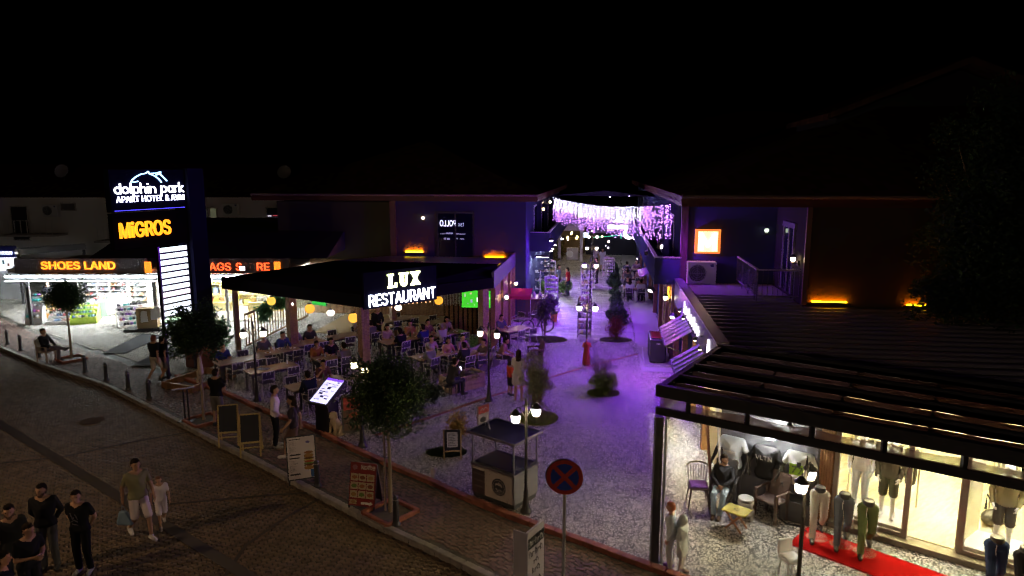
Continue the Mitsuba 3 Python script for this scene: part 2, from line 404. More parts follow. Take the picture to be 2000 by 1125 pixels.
    if fine:
        P['eye'], P['eye_001'] = sph(tuple(at(-.032, .083, .012)), .012, (1.2, .6, .7), 1), sph(tuple(at(.032, .083, .012)), .012, (1.2, .6, .7), 1)
    return P

SKIN, SKIN2 = (0.42, 0.25, 0.17), (0.33, 0.19, 0.12)
FIG = {}
def person(label, pos, d, J, shirt, legs_col, shoes=(0.05, 0.05, 0.05), hair_col=(0.02, 0.015, 0.012), skin=SKIN, s=1.0, group=None, **kw):
    'a person standing or seated at pos, facing direction d'
    ck = (tuple(sorted((k, tuple(np.round(np.atleast_1d(v), 4))) for k, v in J.items())), tuple(sorted(kw.items())))
    P = FIG.get(ck) or FIG.setdefault(ck, figure(J, **kw))
    key = thing('person', label, 'person', group)
    M = M4(pos, heading(d) - math.pi / 2, s)
    fine = kw.get('fine', False)
    for nme, m in P.items():
        base = nme.split('_0')[0]
        col = {'body': skin, 'hair': hair_col, 'beard': tuple(np.array(skin) * .30), 'cap': hair_col, 'shirt': shirt, 'trousers': legs_col, 'shorts': legs_col, 'shoe': shoes, 'eye': (0.03, 0.02, 0.02)}[base]
        put(key + '__' + ('dress' if nme == 'shirt' and kw.get('legs') == 'dress' else nme), sk(m, col, 'cloth' if base in ('shirt', 'trousers', 'shorts') else 'matte', True if fine else 50), M)
        USED.add(key + '__' + nme)
    return key, M

def held(key, name, mesh, col, M, cls='satin', emit=None):
    pass
# ------------------------------------------------------------------ ground, road, pavement
ROADZ = -0.10
kerb_px = [(0, 677), (85, 712), (205, 750), (307, 800), (400, 848), (520, 907), (600, 950), (737, 1020), (862, 1077), (960, 1125)]
inner_px = [(345, 735), (445, 771), (512, 802), (610, 837), (670, 869), (775, 916), (850, 946), (900, 970), (994, 1009), (1058, 1032), (1139, 1061), (1263, 1107)]
fore_px = [(20, 625), (62, 645), (140, 672), (202, 690), (265, 711), (345, 735)]
kerb = [G(*p)[:2] for p in kerb_px]
inner = [G(*p)[:2] for p in inner_px]
fore = [G(*p)[:2] for p in fore_px]
kd = (kerb[-1] - kerb[-3]) / np.linalg.norm(kerb[-1] - kerb[-3])
kerb = [kerb[0] + (kerb[0] - kerb[2]) * 1.6] + kerb + [kerb[-1] + kd * 3, kerb[-1] + kd * 12]
idr = (inner[-1] - inner[-3]) / np.linalg.norm(inner[-1] - inner[-3])
inner = inner + [inner[-1] + idr * 1.2, inner[-1] + idr * 9]
fore = [fore[0] + (fore[0] - fore[1]) * 3] + fore
RDIR = (kerb[5] - kerb[4]) / np.linalg.norm(kerb[5] - kerb[4])
structure('ground', 'dark bare earth that carries the place', bx(-220, 220, -60, 320, -0.5, -0.22), cls='dirt')
road_poly = Polygon([tuple(p) for p in kerb] + [(18, 2), (18, -12), (-60, -12), (-60, 40)])
structure('road', 'dim cobbled street', sheet(road_poly, ROADZ - 0.022), cls='dirt')
pave_poly = Polygon([tuple(p) for p in kerb] + [tuple(p) for p in (fore + inner[1:])[::-1]])
structure('pavement', 'pavement of herringbone pavers along the street', sheet(pave_poly, -0.012), cls='dirt')
plaza_poly = Polygon([tuple(p) for p in fore + inner[1:]] + [(40, 0), (60, 90), (-60, 90), (-60, 50)])
structure('plaza', 'speckled washed gravel paving of the square and alley', sheet(plaza_poly, 0.0), cls='gravel')

def stud(a, b, h, bev):
    'a paving stone: top and four sloping sides'
    v = np.array([[i * (a / 2 - t), j * (b / 2 - t), z] for z, t in ((-h, 0), (0, bev)) for j in (-1, 1) for i in (-1, 1)])
    f = np.array([[4, 5, 7], [4, 7, 6], [0, 1, 5], [0, 5, 4], [2, 6, 7], [2, 7, 3], [0, 4, 6], [0, 6, 2], [1, 3, 7], [1, 7, 5]])
    return v, f

def lay(name, holder, spots, size, bev, cls, z, near=300, label=None, h=0.03):
    'stones at spots (x, y, angle): the nearest as parts, the others joined'
    spots = sorted(spots, key=lambda s: s[0] ** 2 + s[1] ** 2)
    vs = [sk(trimesh.Trimesh(*stud(size[0] * k, size[1] * k, h, bev), process=False), cls=cls) for k in (1.0, 0.97, 0.94)]
    for i, (x, y, a) in enumerate(spots[:near]):
        m = M4((x, y, z + nr.uniform(-0.004, 0.004)), a + nr.uniform(-0.05, 0.05)) @ RX(nr.uniform(-0.03, 0.03)) @ RY(nr.uniform(-0.03, 0.03))
        add(holder, name, vs[i % 3], M=m)
    rest = spots[near:]
    if not rest: return
    v, f = stud(size[0] * 0.97, size[1] * 0.97, h, bev)
    s = np.array(rest); n = len(s)
    ang = s[:, 2] + nr.uniform(-0.05, 0.05, n); c, d = np.cos(ang), np.sin(ang)
    R = np.zeros((n, 3, 3)); R[:, 0, 0] = c; R[:, 0, 1] = -d; R[:, 1, 0] = d; R[:, 1, 1] = c; R[:, 2, 2] = 1
    vv = np.repeat(v[None], n, 0); tx, ty = nr.uniform(-0.03, 0.03, (2, n, 1))
    vv[:, :, 2] += vv[:, :, 0] * tx + vv[:, :, 1] * ty
    vv = np.einsum('nij,nkj->nki', R, vv) + np.concatenate([s[:, None, :2], nr.uniform(z - 0.004, z + 0.004, (n, 1, 1))], 2)
    ff = (f[None] + 8 * np.arange(n)[:, None, None]).reshape(-1, 3)
    add(holder, name + '_field', trimesh.Trimesh(vv.reshape(-1, 3), ff, process=False), cls=cls, kind='stuff', label=label)

def grid_spots(poly, d, a, b, turn=0.0, wave=0.0):
    d = np.array(d) / np.linalg.norm(d); e = np.array([-d[1], d[0]])
    P = np.array(poly.exterior.coords); U, V = P @ d, P @ e
    out = []
    for j in range(int(V.min() / b), int(V.max() / b) + 1):
        i = np.arange(int(U.min() / a), int(U.max() / a) + 1) + (0.5 if j % 2 else 0)
        q = (i * a)[:, None] * d + (j * b) * e
        if wave: q = q + (np.sin(i * a * 1.1) * wave)[:, None] * e
        out.append(q)
    q = np.vstack(out)
    from shapely import contains_xy
    q = q[contains_xy(poly, q[:, 0], q[:, 1])]
    return [(x, y, heading(d) + turn) for x, y in q]

view = Polygon([(-27, 34), (-11.5, 9.0), (4, 9.0), (6, 14), (-22, 34)])
rd = np.array([0.86, 0.50])                                           # rows of setts run across the street
road_view = road_poly.intersection(view).buffer(-0.06)
lay('sett', 'road', grid_spots(road_view, rd, 0.17, 0.105, wave=0.05), (0.165, 0.10), 0.014, 'cobble', ROADZ, label='worn stone setts laid in rows across the street')
# dark drain line across the street
p0, p1 = G(-10, 822, ROADZ), G(500, 1135, ROADZ)
nrm = np.array([-(p1 - p0)[1], (p1 - p0)[0]]); nrm = nrm / np.linalg.norm(nrm) * 0.13
structure('drain_strip', 'dark worn strip of asphalt across the setts', prism([p0[:2] - nrm, p1[:2] - nrm, p1[:2] + nrm, p0[:2] + nrm], ROADZ - 0.02, ROADZ + 0.008), (0.095, 0.085, 0.078), 'matte')
# tyre marks on the setts
for px in ([(0, 905), (120, 893), (250, 865), (420, 835), (520, 790)], [(440, 1125), (480, 1065), (560, 1010), (640, 965), (690, 945)], [(330, 985), (520, 968), (640, 960)]):
    ln = LineString([tuple(G(x, y, ROADZ)[:2]) for x, y in px if True])
    structure('tyre_mark', 'dark rubber mark curving over the setts', prism(ln.simplify(0.01).buffer(0.04), ROADZ + 0.003, ROADZ + 0.0065), (0.075, 0.062, 0.055), 'matte')
mh = G(180, 822, ROADZ)
solo('manhole_cover', 'pale round manhole cover in the cobbled street', 'manhole cover', cat([cyl(0.34, ROADZ - 0.02, ROADZ + 0.014, mh[:2], 20), cyl(0.05, ROADZ, ROADZ + 0.02, mh[:2], 8)]), (0.11, 0.085, 0.065), 'matte')
# pavement
hb = []
for s in grid_spots(pave_poly.intersection(Polygon([(-40, 45), (-30, 20), (-6, 8.5), (9, 8.5), (9, 13), (-5, 22), (-20, 34)])).buffer(-0.17), RDIR, 0.213, 0.106):
    hb.append((s[0], s[1], s[2] + (0.3 if int(math.floor((s[0] * RDIR[0] + s[1] * RDIR[1]) / 0.2)) % 2 else -0.3)))
lay('paver', 'pavement', hb, (0.2, 0.1), 0.008, 'paver', 0.0, label='small grey brown pavers laid in herringbone rows')
# kerb stones
def run(line, step, off=0.0):
    ln = LineString([tuple(p) for p in line]); n = int(ln.length / step)
    for i in range(n):
        a, b = ln.interpolate(i * step), ln.interpolate((i + 1) * step)
        d = np.array([b.x - a.x, b.y - a.y]); L = np.linalg.norm(d)
        yield (a.x + b.x) / 2 - d[1] / L * off, (a.y + b.y) / 2 + d[0] / L * off, heading(d), L
kk = structure('kerb', 'pale stone kerb between street and pavement', prism(LineString([tuple(p) for p in kerb]).buffer(0.06, cap_style=2), -0.2, -0.03), cls='dirt')
for x, y, a, L in run(kerb, 0.75):
    if x < -30 or y < 9: continue
    add(kk, 'stone', sk(chbox(L - 0.02, 0.16, 0.3, (0, 0, -0.13), 0.015), cls='kerb_stone') if 'KS' not in globals() else KS, M=M4((x, y, nr.uniform(-0.004, 0.006)), a))
    KS = scene[kk + '__stone']; KS = {k: v for k, v in KS.items() if k != 'to_world'}
ie = structure('plaza_edging', 'raised edging of red bricks round the gravel square', prism(LineString([tuple(p) for p in inner]).buffer(0.05, cap_style=2), -0.1, 0.03), cls='dirt')
EB = sk(chbox(0.30, 0.17, 0.12, (0, 0, 0), 0.012), cls='red_brick')
for x, y, a, L in run(inner, 0.312):
    if y < 8.5: continue
    add(ie, 'brick', EB, M=M4((x, y, 0.035 + nr.uniform(-0.006, 0.006)), a + nr.uniform(-0.02, 0.02)))
# cobbled forecourt of the shoe shop
fc = Polygon([tuple(p) for p in fore] + [tuple(G(420, 715)[:2]), tuple(G(420, 610)[:2]), (-26, 47), (-50, 47)])
structure('forecourt', 'pale cobbled forecourt in front of the shops', sheet(fc, 0.004), cls='dirt')
lay('cobble', 'forecourt', grid_spots(fc.intersection(Polygon([(-40, 50), (-26, 28), (-11, 22), (-8, 40)])).buffer(-0.08), (1, 0.35), 0.19, 0.14, wave=0.06), (0.17, 0.125), 0.02, 'pale_cobble', 0.03, label='pale rounded cobbles of the shop forecourt')
for px, lab in (([(201, 690), (246, 690), (322, 655), (278, 652)], 'dark grey mat across the cobbles by the leftmost bollards'), ([(256, 715), (300, 714), (365, 684), (322, 680)], 'dark grey mat across the cobbles beside the sign pylon')):
    solo('mat', lab, 'mat', prism([tuple(G(*p, 0.04)[:2]) for p in px], 0.03, 0.05), (0.075, 0.075, 0.08), 'matte', group='grey mats on the forecourt')
# alley paving: slabs with joints, red brick line over the gravel, smooth strip at the right
def slab_fn(p, n, uv):
    u, v = p.x * ca - p.y * sa, p.x * sa + p.y * ca
    r = dr.floor(v / 0.3)
    uu = u / 0.6 + 0.5 * (r - 2 * dr.floor(r / 2))
    fu, fv = uu - dr.floor(uu), v / 0.3 - r
    j = mikit.smoothstep(0.0, 0.02, dr.minimum(fu, 1 - fu)) * mikit.smoothstep(0.0, 0.05, dr.minimum(fv, 1 - fv))
    c = 0.30 + 0.22 * mikit.cell_rand(dr.floor(uu), r) * (0.6 + 0.8 * mikit.fbm(p.x * 0.8, p.y * 0.8, 1.0, 3))
    return mi.Color3f(1.0, 0.95, 0.9) * c * (0.45 + 0.55 * j)
scene['slab'] = two({'type': 'principled', 'base_color': mikit.proc(slab_fn), 'roughness': 0.45, 'specular': 0.4})
structure('alley_paving', 'pale slabs in the pedestrian alley', mv(sheet(sbox(-4.4, 30.5, 1.5, 85), 0.004), ALLEY), cls='slab')
structure('shop_strip', 'smooth paved strip in front of the right hand shops', mv(bx(1.57, 2.84, 25.8, 85, -0.05, 0.012), ALLEY), (0.46, 0.43, 0.42), 'satin')
for px in ([(735, 850), (850, 812), (953, 776), (1005, 760), (1082, 735), (1130, 721), (1250, 690)], [(250 + 860, 760), (1060, 700), (1010, 660)]):
    if px[0][0] > 1000: continue
    ln = [G(*p)[:2] for p in px]
    bl = structure('brick_line', 'line of red bricks set in the gravel of the square', prism(LineString([tuple(p) for p in ln]).buffer(0.05), -0.02, 0.003), cls='dirt')
    BL = sk(chbox(0.2, 0.13, 0.04, (0, 0, 0), 0.006), cls='red_brick')
    for x, y, a, L in run(ln, 0.21):
        add(bl, 'brick', BL, M=M4((x, y, -0.008), a))
structure('night_hills', 'far dark hills behind the roofs', mv(prism([(-200, 0), (-160, 6), (-110, 9), (-60, 7), (-10, 10), (50, 8), (110, 11), (170, 6), (200, 0)], 0, 12), M4((0, 240, -0.4)) @ RX(math.pi / 2)), (0.03, 0.035, 0.03), 'matte')
# ------------------------------------------------------------------ buildings (alley frame: u across, v along)
def awall(u0, u1, v0, v1, z0, z1):
    return mv(bx(u0, u1, v0, v1, z0, z1), ALLEY)
BLUE, EAVE, DARK = (0.055, 0.06, 0.12), (0.10, 0.028, 0.022), (0.05, 0.05, 0.055)
WARM, COOL, ORANGE = (1.0, 0.72, 0.36), (0.92, 1.0, 1.0), (1.0, 0.165, 0.0008)
def L(c, k): return tuple(np.array(c) * k)

def roof_slabs(key, u0, u1, v0, v1, ze, rise, over):
    'hipped roof with its eave board and gutter'
    a, b, c, d = (u0 - over, v0 - over), (u1 + over, v0 - over), (u1 + over, v1 + over), (u0 - over, v1 + over)
    w = min(b[0] - a[0], d[1] - a[1]) / 2
    if b[0] - a[0] < d[1] - a[1]: r0, r1 = ((a[0] + b[0]) / 2, a[1] + w), ((a[0] + b[0]) / 2, d[1] - w)
    else: r0, r1 = (a[0] + w, (a[1] + d[1]) / 2), (b[0] - w, (a[1] + d[1]) / 2)
    V = np.array([[*a, ze], [*b, ze], [*c, ze], [*d, ze], [*r0, ze + rise], [*r1, ze + rise]])
    F = [[0, 1, 4], [1, 2, 5], [1, 5, 4], [2, 3, 5], [3, 0, 4], [3, 4, 5]] if b[0] - a[0] < d[1] - a[1] else [[0, 1, 5], [0, 5, 4], [1, 2, 5], [2, 3, 4], [2, 4, 5], [3, 0, 4]]
    rf = add(key, 'roof', mv(trimesh.Trimesh(V, np.array(F), process=False), ALLEY), cls='roof_tile')
    add(rf, 'eave_board', awall(a[0], b[0], a[1] - 0.03, a[1] + 0.02, ze - 0.34, ze - 0.01), EAVE, 'satin')
    add(rf, 'soffit', awall(a[0], b[0], a[1] + 0.02, c[1], ze - 0.20, ze - 0.16), (0.12, 0.06, 0.05))
    for q, nm in ((a[0], 'eave_board'), (b[0] - 0.05, 'eave_board')):
        add(rf, nm, awall(q, q + 0.05, a[1] + 0.02, c[1], ze - 0.34, ze - 0.01), EAVE, 'satin')
    g = tube([W(a[0], a[1] - 0.1, ze - 0.03), W(b[0], a[1] - 0.1, ze - 0.03)], 0.06, 8)
    add(rf, 'gutter', g, (0.2, 0.15, 0.14), 'satin')
    return rf

def wall_lamp(label, u, v, z, du=0.0, dv=-1.0, k=30, group='wall lamps', col=WARM):
    key = thing('wall_lamp', label, 'wall lamp', group)
    p = W(u, v, z); o = W(du, dv) - W(0, 0)
    add(key, 'bracket', cat([beam(p, p + o * 0.22, 0.03), cbox(0.1, 0.1, 0.16, tuple(p + o * 0.02)), beam(p + o * 0.2 - np.array([0, 0, .02]), p + o * 0.2 + np.array([0, 0, 0.02]), 0.14)]), DARK, 'satin')
    add(key, 'globe', sph(tuple(p + o * 0.2 + np.array([0, 0, 0.12])), 0.085), (0.9, 0.85, 0.7), 'matte', True, emit=L(col, k), w=1.0)
    add(key, 'cap', mv(lathe([(0.12, 0), (0.05, 0.06), (0.001, 0.09)], 10), M4(tuple(p + o * 0.2 + np.array([0, 0, 0.2])))), DARK, 'satin', 40)

def light_bar(label, u0, u1, v, z, k):
    key = thing('light_bar', label, 'wall washer light', 'orange wall washers')
    add(key, 'housing', awall(u0 - 0.03, u1 + 0.03, v - 0.13, v - 0.03, z - 0.1, z - 0.02), DARK, 'satin')
    add(key, 'lens', awall(u0, u1, v - 0.085, v - 0.04, z - 0.02, z + 0.015), (0.8, 0.5, 0.2), emit=L(ORANGE, k), w=1.5)

# --- left hotel block at the mouth of the alley
b = thing('apartment_block', 'dark blue two storey block behind the restaurant canopy, left of the alley', 'building')
add(b, 'wall', awall(-10.85, -3.9, 35.0, 62, 0, 6.2), BLUE, 'stucco')
add(b, 'wall', awall(-17.5, -10.87, 35.6, 60, 0, 5.9), (0.09, 0.085, 0.06), 'stucco')
add(b, 'pier', awall(-11.0, -10.7, 34.9, 35.4, 0, 6.1), (0.2, 0.1, 0.07), 'satin')
roof_slabs(b, -17.6, -3.9, 35.0, 62, 6.34, 3.0, 0.65)
fr = add(b, 'door_frame', cat([awall(-8.55, -8.45, 34.93, 34.995, 3.0, 5.45), awall(-6.65, -6.55, 34.93, 34.995, 3.0, 5.45), awall(-8.45, -6.65, 34.93, 34.995, 5.35, 5.45), awall(-7.58, -7.5, 34.93, 34.995, 3.0, 5.35)]), (0.05, 0.05, 0.07), 'satin')
scene['night_glass'] = {'type': 'principled', 'base_color': rgb(0.012, 0.013, 0.03), 'roughness': 0.02, 'specular': 1.0}
for u0, u1 in ((-8.45, -7.58), (-7.5, -6.65)):
    add(fr, 'pane', awall(u0, u1, 34.96, 34.99, 3.0, 5.35), cls='night_glass')
# emissive letters before the glass imitate reflected street signs, mirror written
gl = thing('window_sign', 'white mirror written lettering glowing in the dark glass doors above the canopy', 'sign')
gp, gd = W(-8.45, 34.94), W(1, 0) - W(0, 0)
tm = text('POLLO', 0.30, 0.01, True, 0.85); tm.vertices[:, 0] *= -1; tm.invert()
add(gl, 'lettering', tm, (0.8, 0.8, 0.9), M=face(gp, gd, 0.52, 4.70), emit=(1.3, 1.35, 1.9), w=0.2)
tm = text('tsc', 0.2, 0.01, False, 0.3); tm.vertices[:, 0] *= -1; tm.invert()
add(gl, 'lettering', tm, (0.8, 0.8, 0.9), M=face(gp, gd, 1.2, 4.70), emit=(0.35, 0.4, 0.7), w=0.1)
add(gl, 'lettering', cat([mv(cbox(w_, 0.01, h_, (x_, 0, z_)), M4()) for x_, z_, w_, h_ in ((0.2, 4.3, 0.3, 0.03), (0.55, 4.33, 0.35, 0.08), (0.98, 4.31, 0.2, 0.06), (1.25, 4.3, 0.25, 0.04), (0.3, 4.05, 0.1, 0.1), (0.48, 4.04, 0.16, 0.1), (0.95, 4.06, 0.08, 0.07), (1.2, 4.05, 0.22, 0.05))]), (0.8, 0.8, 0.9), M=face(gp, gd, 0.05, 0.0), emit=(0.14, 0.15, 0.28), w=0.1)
wall_lamp('small wall lamp glowing yellow on the blue block left of the dark glass doors', -9.2, 35.0, 5.0, k=7)
light_bar('orange light bar glowing on the blue wall left of the dark glass doors', -10.2, -9.3, 35.0, 3.34, 420)
light_bar('orange light bar glowing on the blue wall at the edge of the canopy roof', -6.0, -5.0, 35.0, 3.1, 420)
def balcony(key, u0, u1, v0, v1, z, side):
    bk = add(key, 'balcony', awall(u0, u1, v0, v1, z, z + 0.14), BLUE, 'stucco')
    q = u1 - 0.1 if side > 0 else u0
    add(bk, 'parapet', awall(q, q + 0.1, v0, v1, z + 0.142, z + 1.0), BLUE, 'stucco')
    add(bk, 'parapet', awall(u0 + (0.102 if side < 0 else 0), u1 - (0.102 if side > 0 else 0), v0, v0 + 0.1, z + 0.142, z + 1.0), BLUE, 'stucco')
    add(bk, 'rail', awall(q - 0.02, q + 0.12, v0 - 0.02, v1, z + 1.002, z + 1.05), (0.5, 0.48, 0.6), 'satin')
    add(bk, 'rail', awall(u0 + (0.12 if side < 0 else 0), u1 - (0.122 if side > 0 else 0), v0 - 0.02, v0 + 0.12, z + 1.003, z + 1.05), (0.5, 0.48, 0.6), 'satin')
balcony(b, -3.9, -2.85, 37.2, 60, 3.2, 1)
for v_ in (39.0, 44, 49, 54):
    f = add(b, 'window', awall(-3.905, -3.87, v_, v_ + 1.5, 3.5, 5.6), (0.5, 0.5, 0.6), 'satin')
    add(f, 'pane', awall(-3.868, -3.86, v_ + 0.1, v_ + 1.4, 3.6, 5.5), cls='night_glass')
for i, (px, py, v_) in enumerate([(1031, 422, 37.6), (1044, 414, 40.5), (1060, 412, 44), (1073, 398, 47)]):
    p = atv(px, py, v_)
    wall_lamp(('first', 'second', 'third', 'fourth')[i] + ' warm lamp along the left balcony wall, counted from the front', p[0] - 0.15, v_, p[2], 1.0, 0.0, k=16, group='lamps along the left balconies')

# --- right block
b = thing('hotel_block', 'dark blue two storey block with recessed terrace on the right of the alley', 'building')
add(b, 'wall', awall(2.95, 6.35, 26.6, 62, 0, 6.4), BLUE, 'stucco')
add(b, 'wall', awall(6.352, 24, 22.7, 60, 0, 6.5), (0.05, 0.05, 0.043), 'stucco')
add(b, 'pier', awall(6.3, 6.45, 22.6, 22.698, 3.3, 6.5), (0.16, 0.1, 0.08), 'satin')
add(b, 'pier', awall(2.9, 3.15, 26.5, 26.598, 3.3, 6.4), (0.12, 0.05, 0.05), 'satin')
roof_slabs(b, 2.95, 24, 22.7, 62, 6.75, 4.2, 0.55)
balcony(b, 1.97, 2.948, 26.5, 60, 3.25, -1)
for v_ in (29.5, 35, 41, 47, 53):
    f = add(b, 'window', awall(2.915, 2.948, v_, v_ + 1.6, 3.5, 5.7), (0.5, 0.5, 0.6), 'satin')
    add(f, 'pane', awall(2.905, 2.913, v_ + 0.1, v_ + 1.5, 3.6, 5.6), cls='night_glass')
# terrace door in the side wall of the recess
d_ = add(b, 'door_frame', cat([awall(6.29, 6.348, 24.0, 24.12, 3.4, 5.6), awall(6.29, 6.348, 25.3, 25.42, 3.4, 5.6), awall(6.288, 6.348, 23.9, 25.52, 5.6, 5.78), awall(6.29, 6.348, 24.62, 24.72, 3.4, 5.6)]), (0.16, 0.14, 0.2), 'satin')
for v0, v1 in ((24.12, 24.62), (24.72, 25.3)):
    add(d_, 'pane', awall(6.32, 6.345, v0, v1, 3.42, 5.6), cls='night_glass')
# gable dormer on the roof, roof ridge caps
gm = mv(prism([(0, 0), (9.2, 0), (9.2, 2.4), (4.6, 4.2), (0, 2.4)], 0, 6), M4((0, 0, 0)) @ STAND)
dm = add(b, 'dormer', mv(gm, ALLEY @ M4((9.5, 37, 7.3))), (0.07, 0.07, 0.075), 'stucco')
add(dm, 'roof', mv(cat([prism([(-0.6, 2.25), (4.6, 4.35), (9.8, 2.25), (9.8, 2.5), (4.6, 4.6), (-0.6, 2.5)], 0, 6.6)]), ALLEY @ M4((9.5, 37.3 - 0.6, 7.3)) @ STAND), cls='roof_tile')
add(dm, 'sill', mv(bx(-0.3, 9.5, -6.3, -6.05, -0.15, 0.0), ALLEY @ M4((9.5, 37, 7.3))), (0.3, 0.3, 0.3), 'satin')
wall_lamp('wall lamp glowing beside the terrace door on the right block', 6.348, 23.35, 4.55, -1.0, 0.0, k=16, group='lamps on the right block')
p = atv(1495, 450, 26.6)
wall_lamp('small far lamp glowing on the back wall of the right terrace', p[0], 26.6, p[2] - 0.1, 0.0, -1.0, k=1.2, group='lamps on the right block', col=(0.8, 1, 0.7))
light_bar('orange light bar glowing low on the dark right wall, next to the terrace corner', *[atv(x, 590, 22.7)[0] for x in (1584, 1652)], 22.7, 3.42, 115)
light_bar('orange light bar glowing low on the dark right wall, half behind the tree', *[atv(x, 594, 22.7)[0] for x in (1770, 1832)], 22.7, 3.38, 150)
ms = thing('letter_sign', 'square glowing sign with a white letter M on orange, on the right block', 'sign')
add(ms, 'box', awall(3.42, 4.34, 26.42, 26.59, 4.46, 5.36), (0.5, 0.12, 0.03), emit=(1.3, 0.28, 0.05), w=1.5)
add(ms, 'panel', awall(3.52, 4.24, 26.40, 26.418, 4.53, 5.29), (0.9, 0.6, 0.4), emit=(2.2, 1.15, 0.55), w=1.0)
mm = strokes([[(-0.24, 0), (-0.24, 0.5)], [(0.24, 0), (0.24, 0.5)], [(-0.24, 0.5), (0, 0.1), (0.24, 0.5)]], 0.12, 0.02, 3)
add(ms, 'letter', mm, (1, 1, 1), M=face(W(3.88, 26.38), W(1, 0) - W(0, 0), 0.0, 4.66), emit=(4, 3.4, 2.6), w=1.0)
def ac_unit(label, M):
    key = thing('air_conditioner', label, 'air conditioner', 'air conditioners on the walls')
    add(key, 'case', chbox(1.05, 0.36, 0.85, (0, 0, 0.43), 0.02), (0.72, 0.72, 0.74), 'satin', M=M)
    add(key, 'grille', cat([mv(cat([trimesh.creation.annulus(r, r + 0.018, 0.012, sections=24) for r in (0.08, 0.16, 0.24, 0.31)]), M4((-0.17, -0.19, 0.43)) @ STAND), cbox(0.62, 0.012, 0.02, (-0.17, -0.195, 0.43)), cbox(0.02, 0.012, 0.62, (-0.17, -0.195, 0.43))]), (0.3, 0.3, 0.32), 'satin', M=M)
    add(key, 'fan', mv(cyl(0.30, 0, 0.006, (0, 0), 24), M4((-0.17, -0.181, 0.43)) @ STAND), (0.1, 0.1, 0.11), M=M)
    add(key, 'badge', cbox(0.12, 0.01, 0.1, (0.36, -0.185, 0.72)), (0.1, 0.1, 0.25), M=M)
    return key
ac_unit('white air conditioner standing under the glowing letter M sign', ALLEY @ M4((3.68, 26.35, 3.32)))
# metal sheet roof over the right hand shops with its fascia
sr = thing('shop_row', 'single storey shop row with ribbed metal roof and dark fascia right of the alley', 'building')
roofp = Polygon([(2.85, 16.6), (2.85, 26.6), (6.35, 26.6), (6.35, 22.7), (24, 22.7), (24, 4.4)])
add(sr, 'roof', mv(prism(roofp, 3.12, 3.24), ALLEY), (0.13, 0.12, 0.13), 'satin')
v_ = 16.9
while v_ < 26.4:
    u1 = 6.3 if v_ > 22.6 else 23.5
    add(sr, 'rib', mv(prism([(-0.10, 0), (-0.05, 0.07), (0.05, 0.07), (0.10, 0)], 0, u1 - 3.06), ALLEY @ M4((3.06, v_, 3.241)) @ np.array([[0, 0, 1, 0], [1, 0, 0, 0], [0, 1, 0, 0], [0, 0, 0, 1.0]])), (0.2, 0.19, 0.22), 'satin')
    v_ += 0.52
for v_ in np.arange(16.5, 6.0, -0.52):
    s = (16.6 - v_) / 0.577
    add(sr, 'rib', mv(prism([(-0.10, 0), (-0.05, 0.07), (0.05, 0.07), (0.10, 0)], 0, 20.5 - (2.85 + s)), ALLEY @ M4((3.1 + s, v_, 3.241)) @ np.array([[0, 0, 1, 0], [1, 0, 0, 0], [0, 1, 0, 0], [0, 0, 0, 1.0]])), (0.2, 0.19, 0.22), 'satin')
fa = add(sr, 'fascia', awall(2.75, 2.95, 16.5, 26.5, 2.55, 3.45), (0.06, 0.055, 0.08), 'satin')
add(fa, 'coping', awall(2.72, 3.02, 16.45, 26.52, 3.452, 3.5), (0.16, 0.15, 0.19), 'satin')
# shop fronts below, along the alley
add(sr, 'wall', awall(3.6, 6.0, 17.2, 26.4, 0, 3.1), (0.25, 0.2, 0.18), 'stucco')
for v_ in (18.4, 21.0, 23.6, 26.2, 28.6, 31.2, 33.8):
    add(sr, 'post', awall(2.78, 2.96, v_, v_ + 0.2, 0, 2.55 if v_ < 26 else 3.2), cls='wood')
# terrace and railing in the recess
tr = add(sr, 'terrace', awall(3.2, 6.3, 24.0, 26.58, 3.26, 3.32), (0.3, 0.28, 0.3))
rl = thing('railing', 'dark balustrade with sloping handrail round the terrace under the letter M sign', 'railing')
a_, b_, c_ = W(5.0, 26.5, 4.35), W(5.0, 23.0, 4.35), W(6.3, 23.0, 4.35)
for p_, q_ in ((a_, b_), (b_, c_)):
    add(rl, 'handrail', beam(p_, q_, 0.06, 0.05), (0.4, 0.34, 0.4), 'satin')
    add(rl, 'rail', beam(p_ - [0, 0, 0.85], q_ - [0, 0, 0.85], 0.04, 0.04), (0.2, 0.18, 0.22), 'satin')
    n_ = int(np.linalg.norm(q_ - p_) / 0.15)
    for i in range(n_ + 1):
        f_ = p_ + (q_ - p_) * i / n_
        add(rl, 'baluster', tube([f_ - [0, 0, 1.05 if i % 7 == 0 else 0.85], f_ - [0, 0, 0.02]], 0.022 if i % 7 == 0 else 0.009, 5), (0.12, 0.12, 0.14), 'satin')
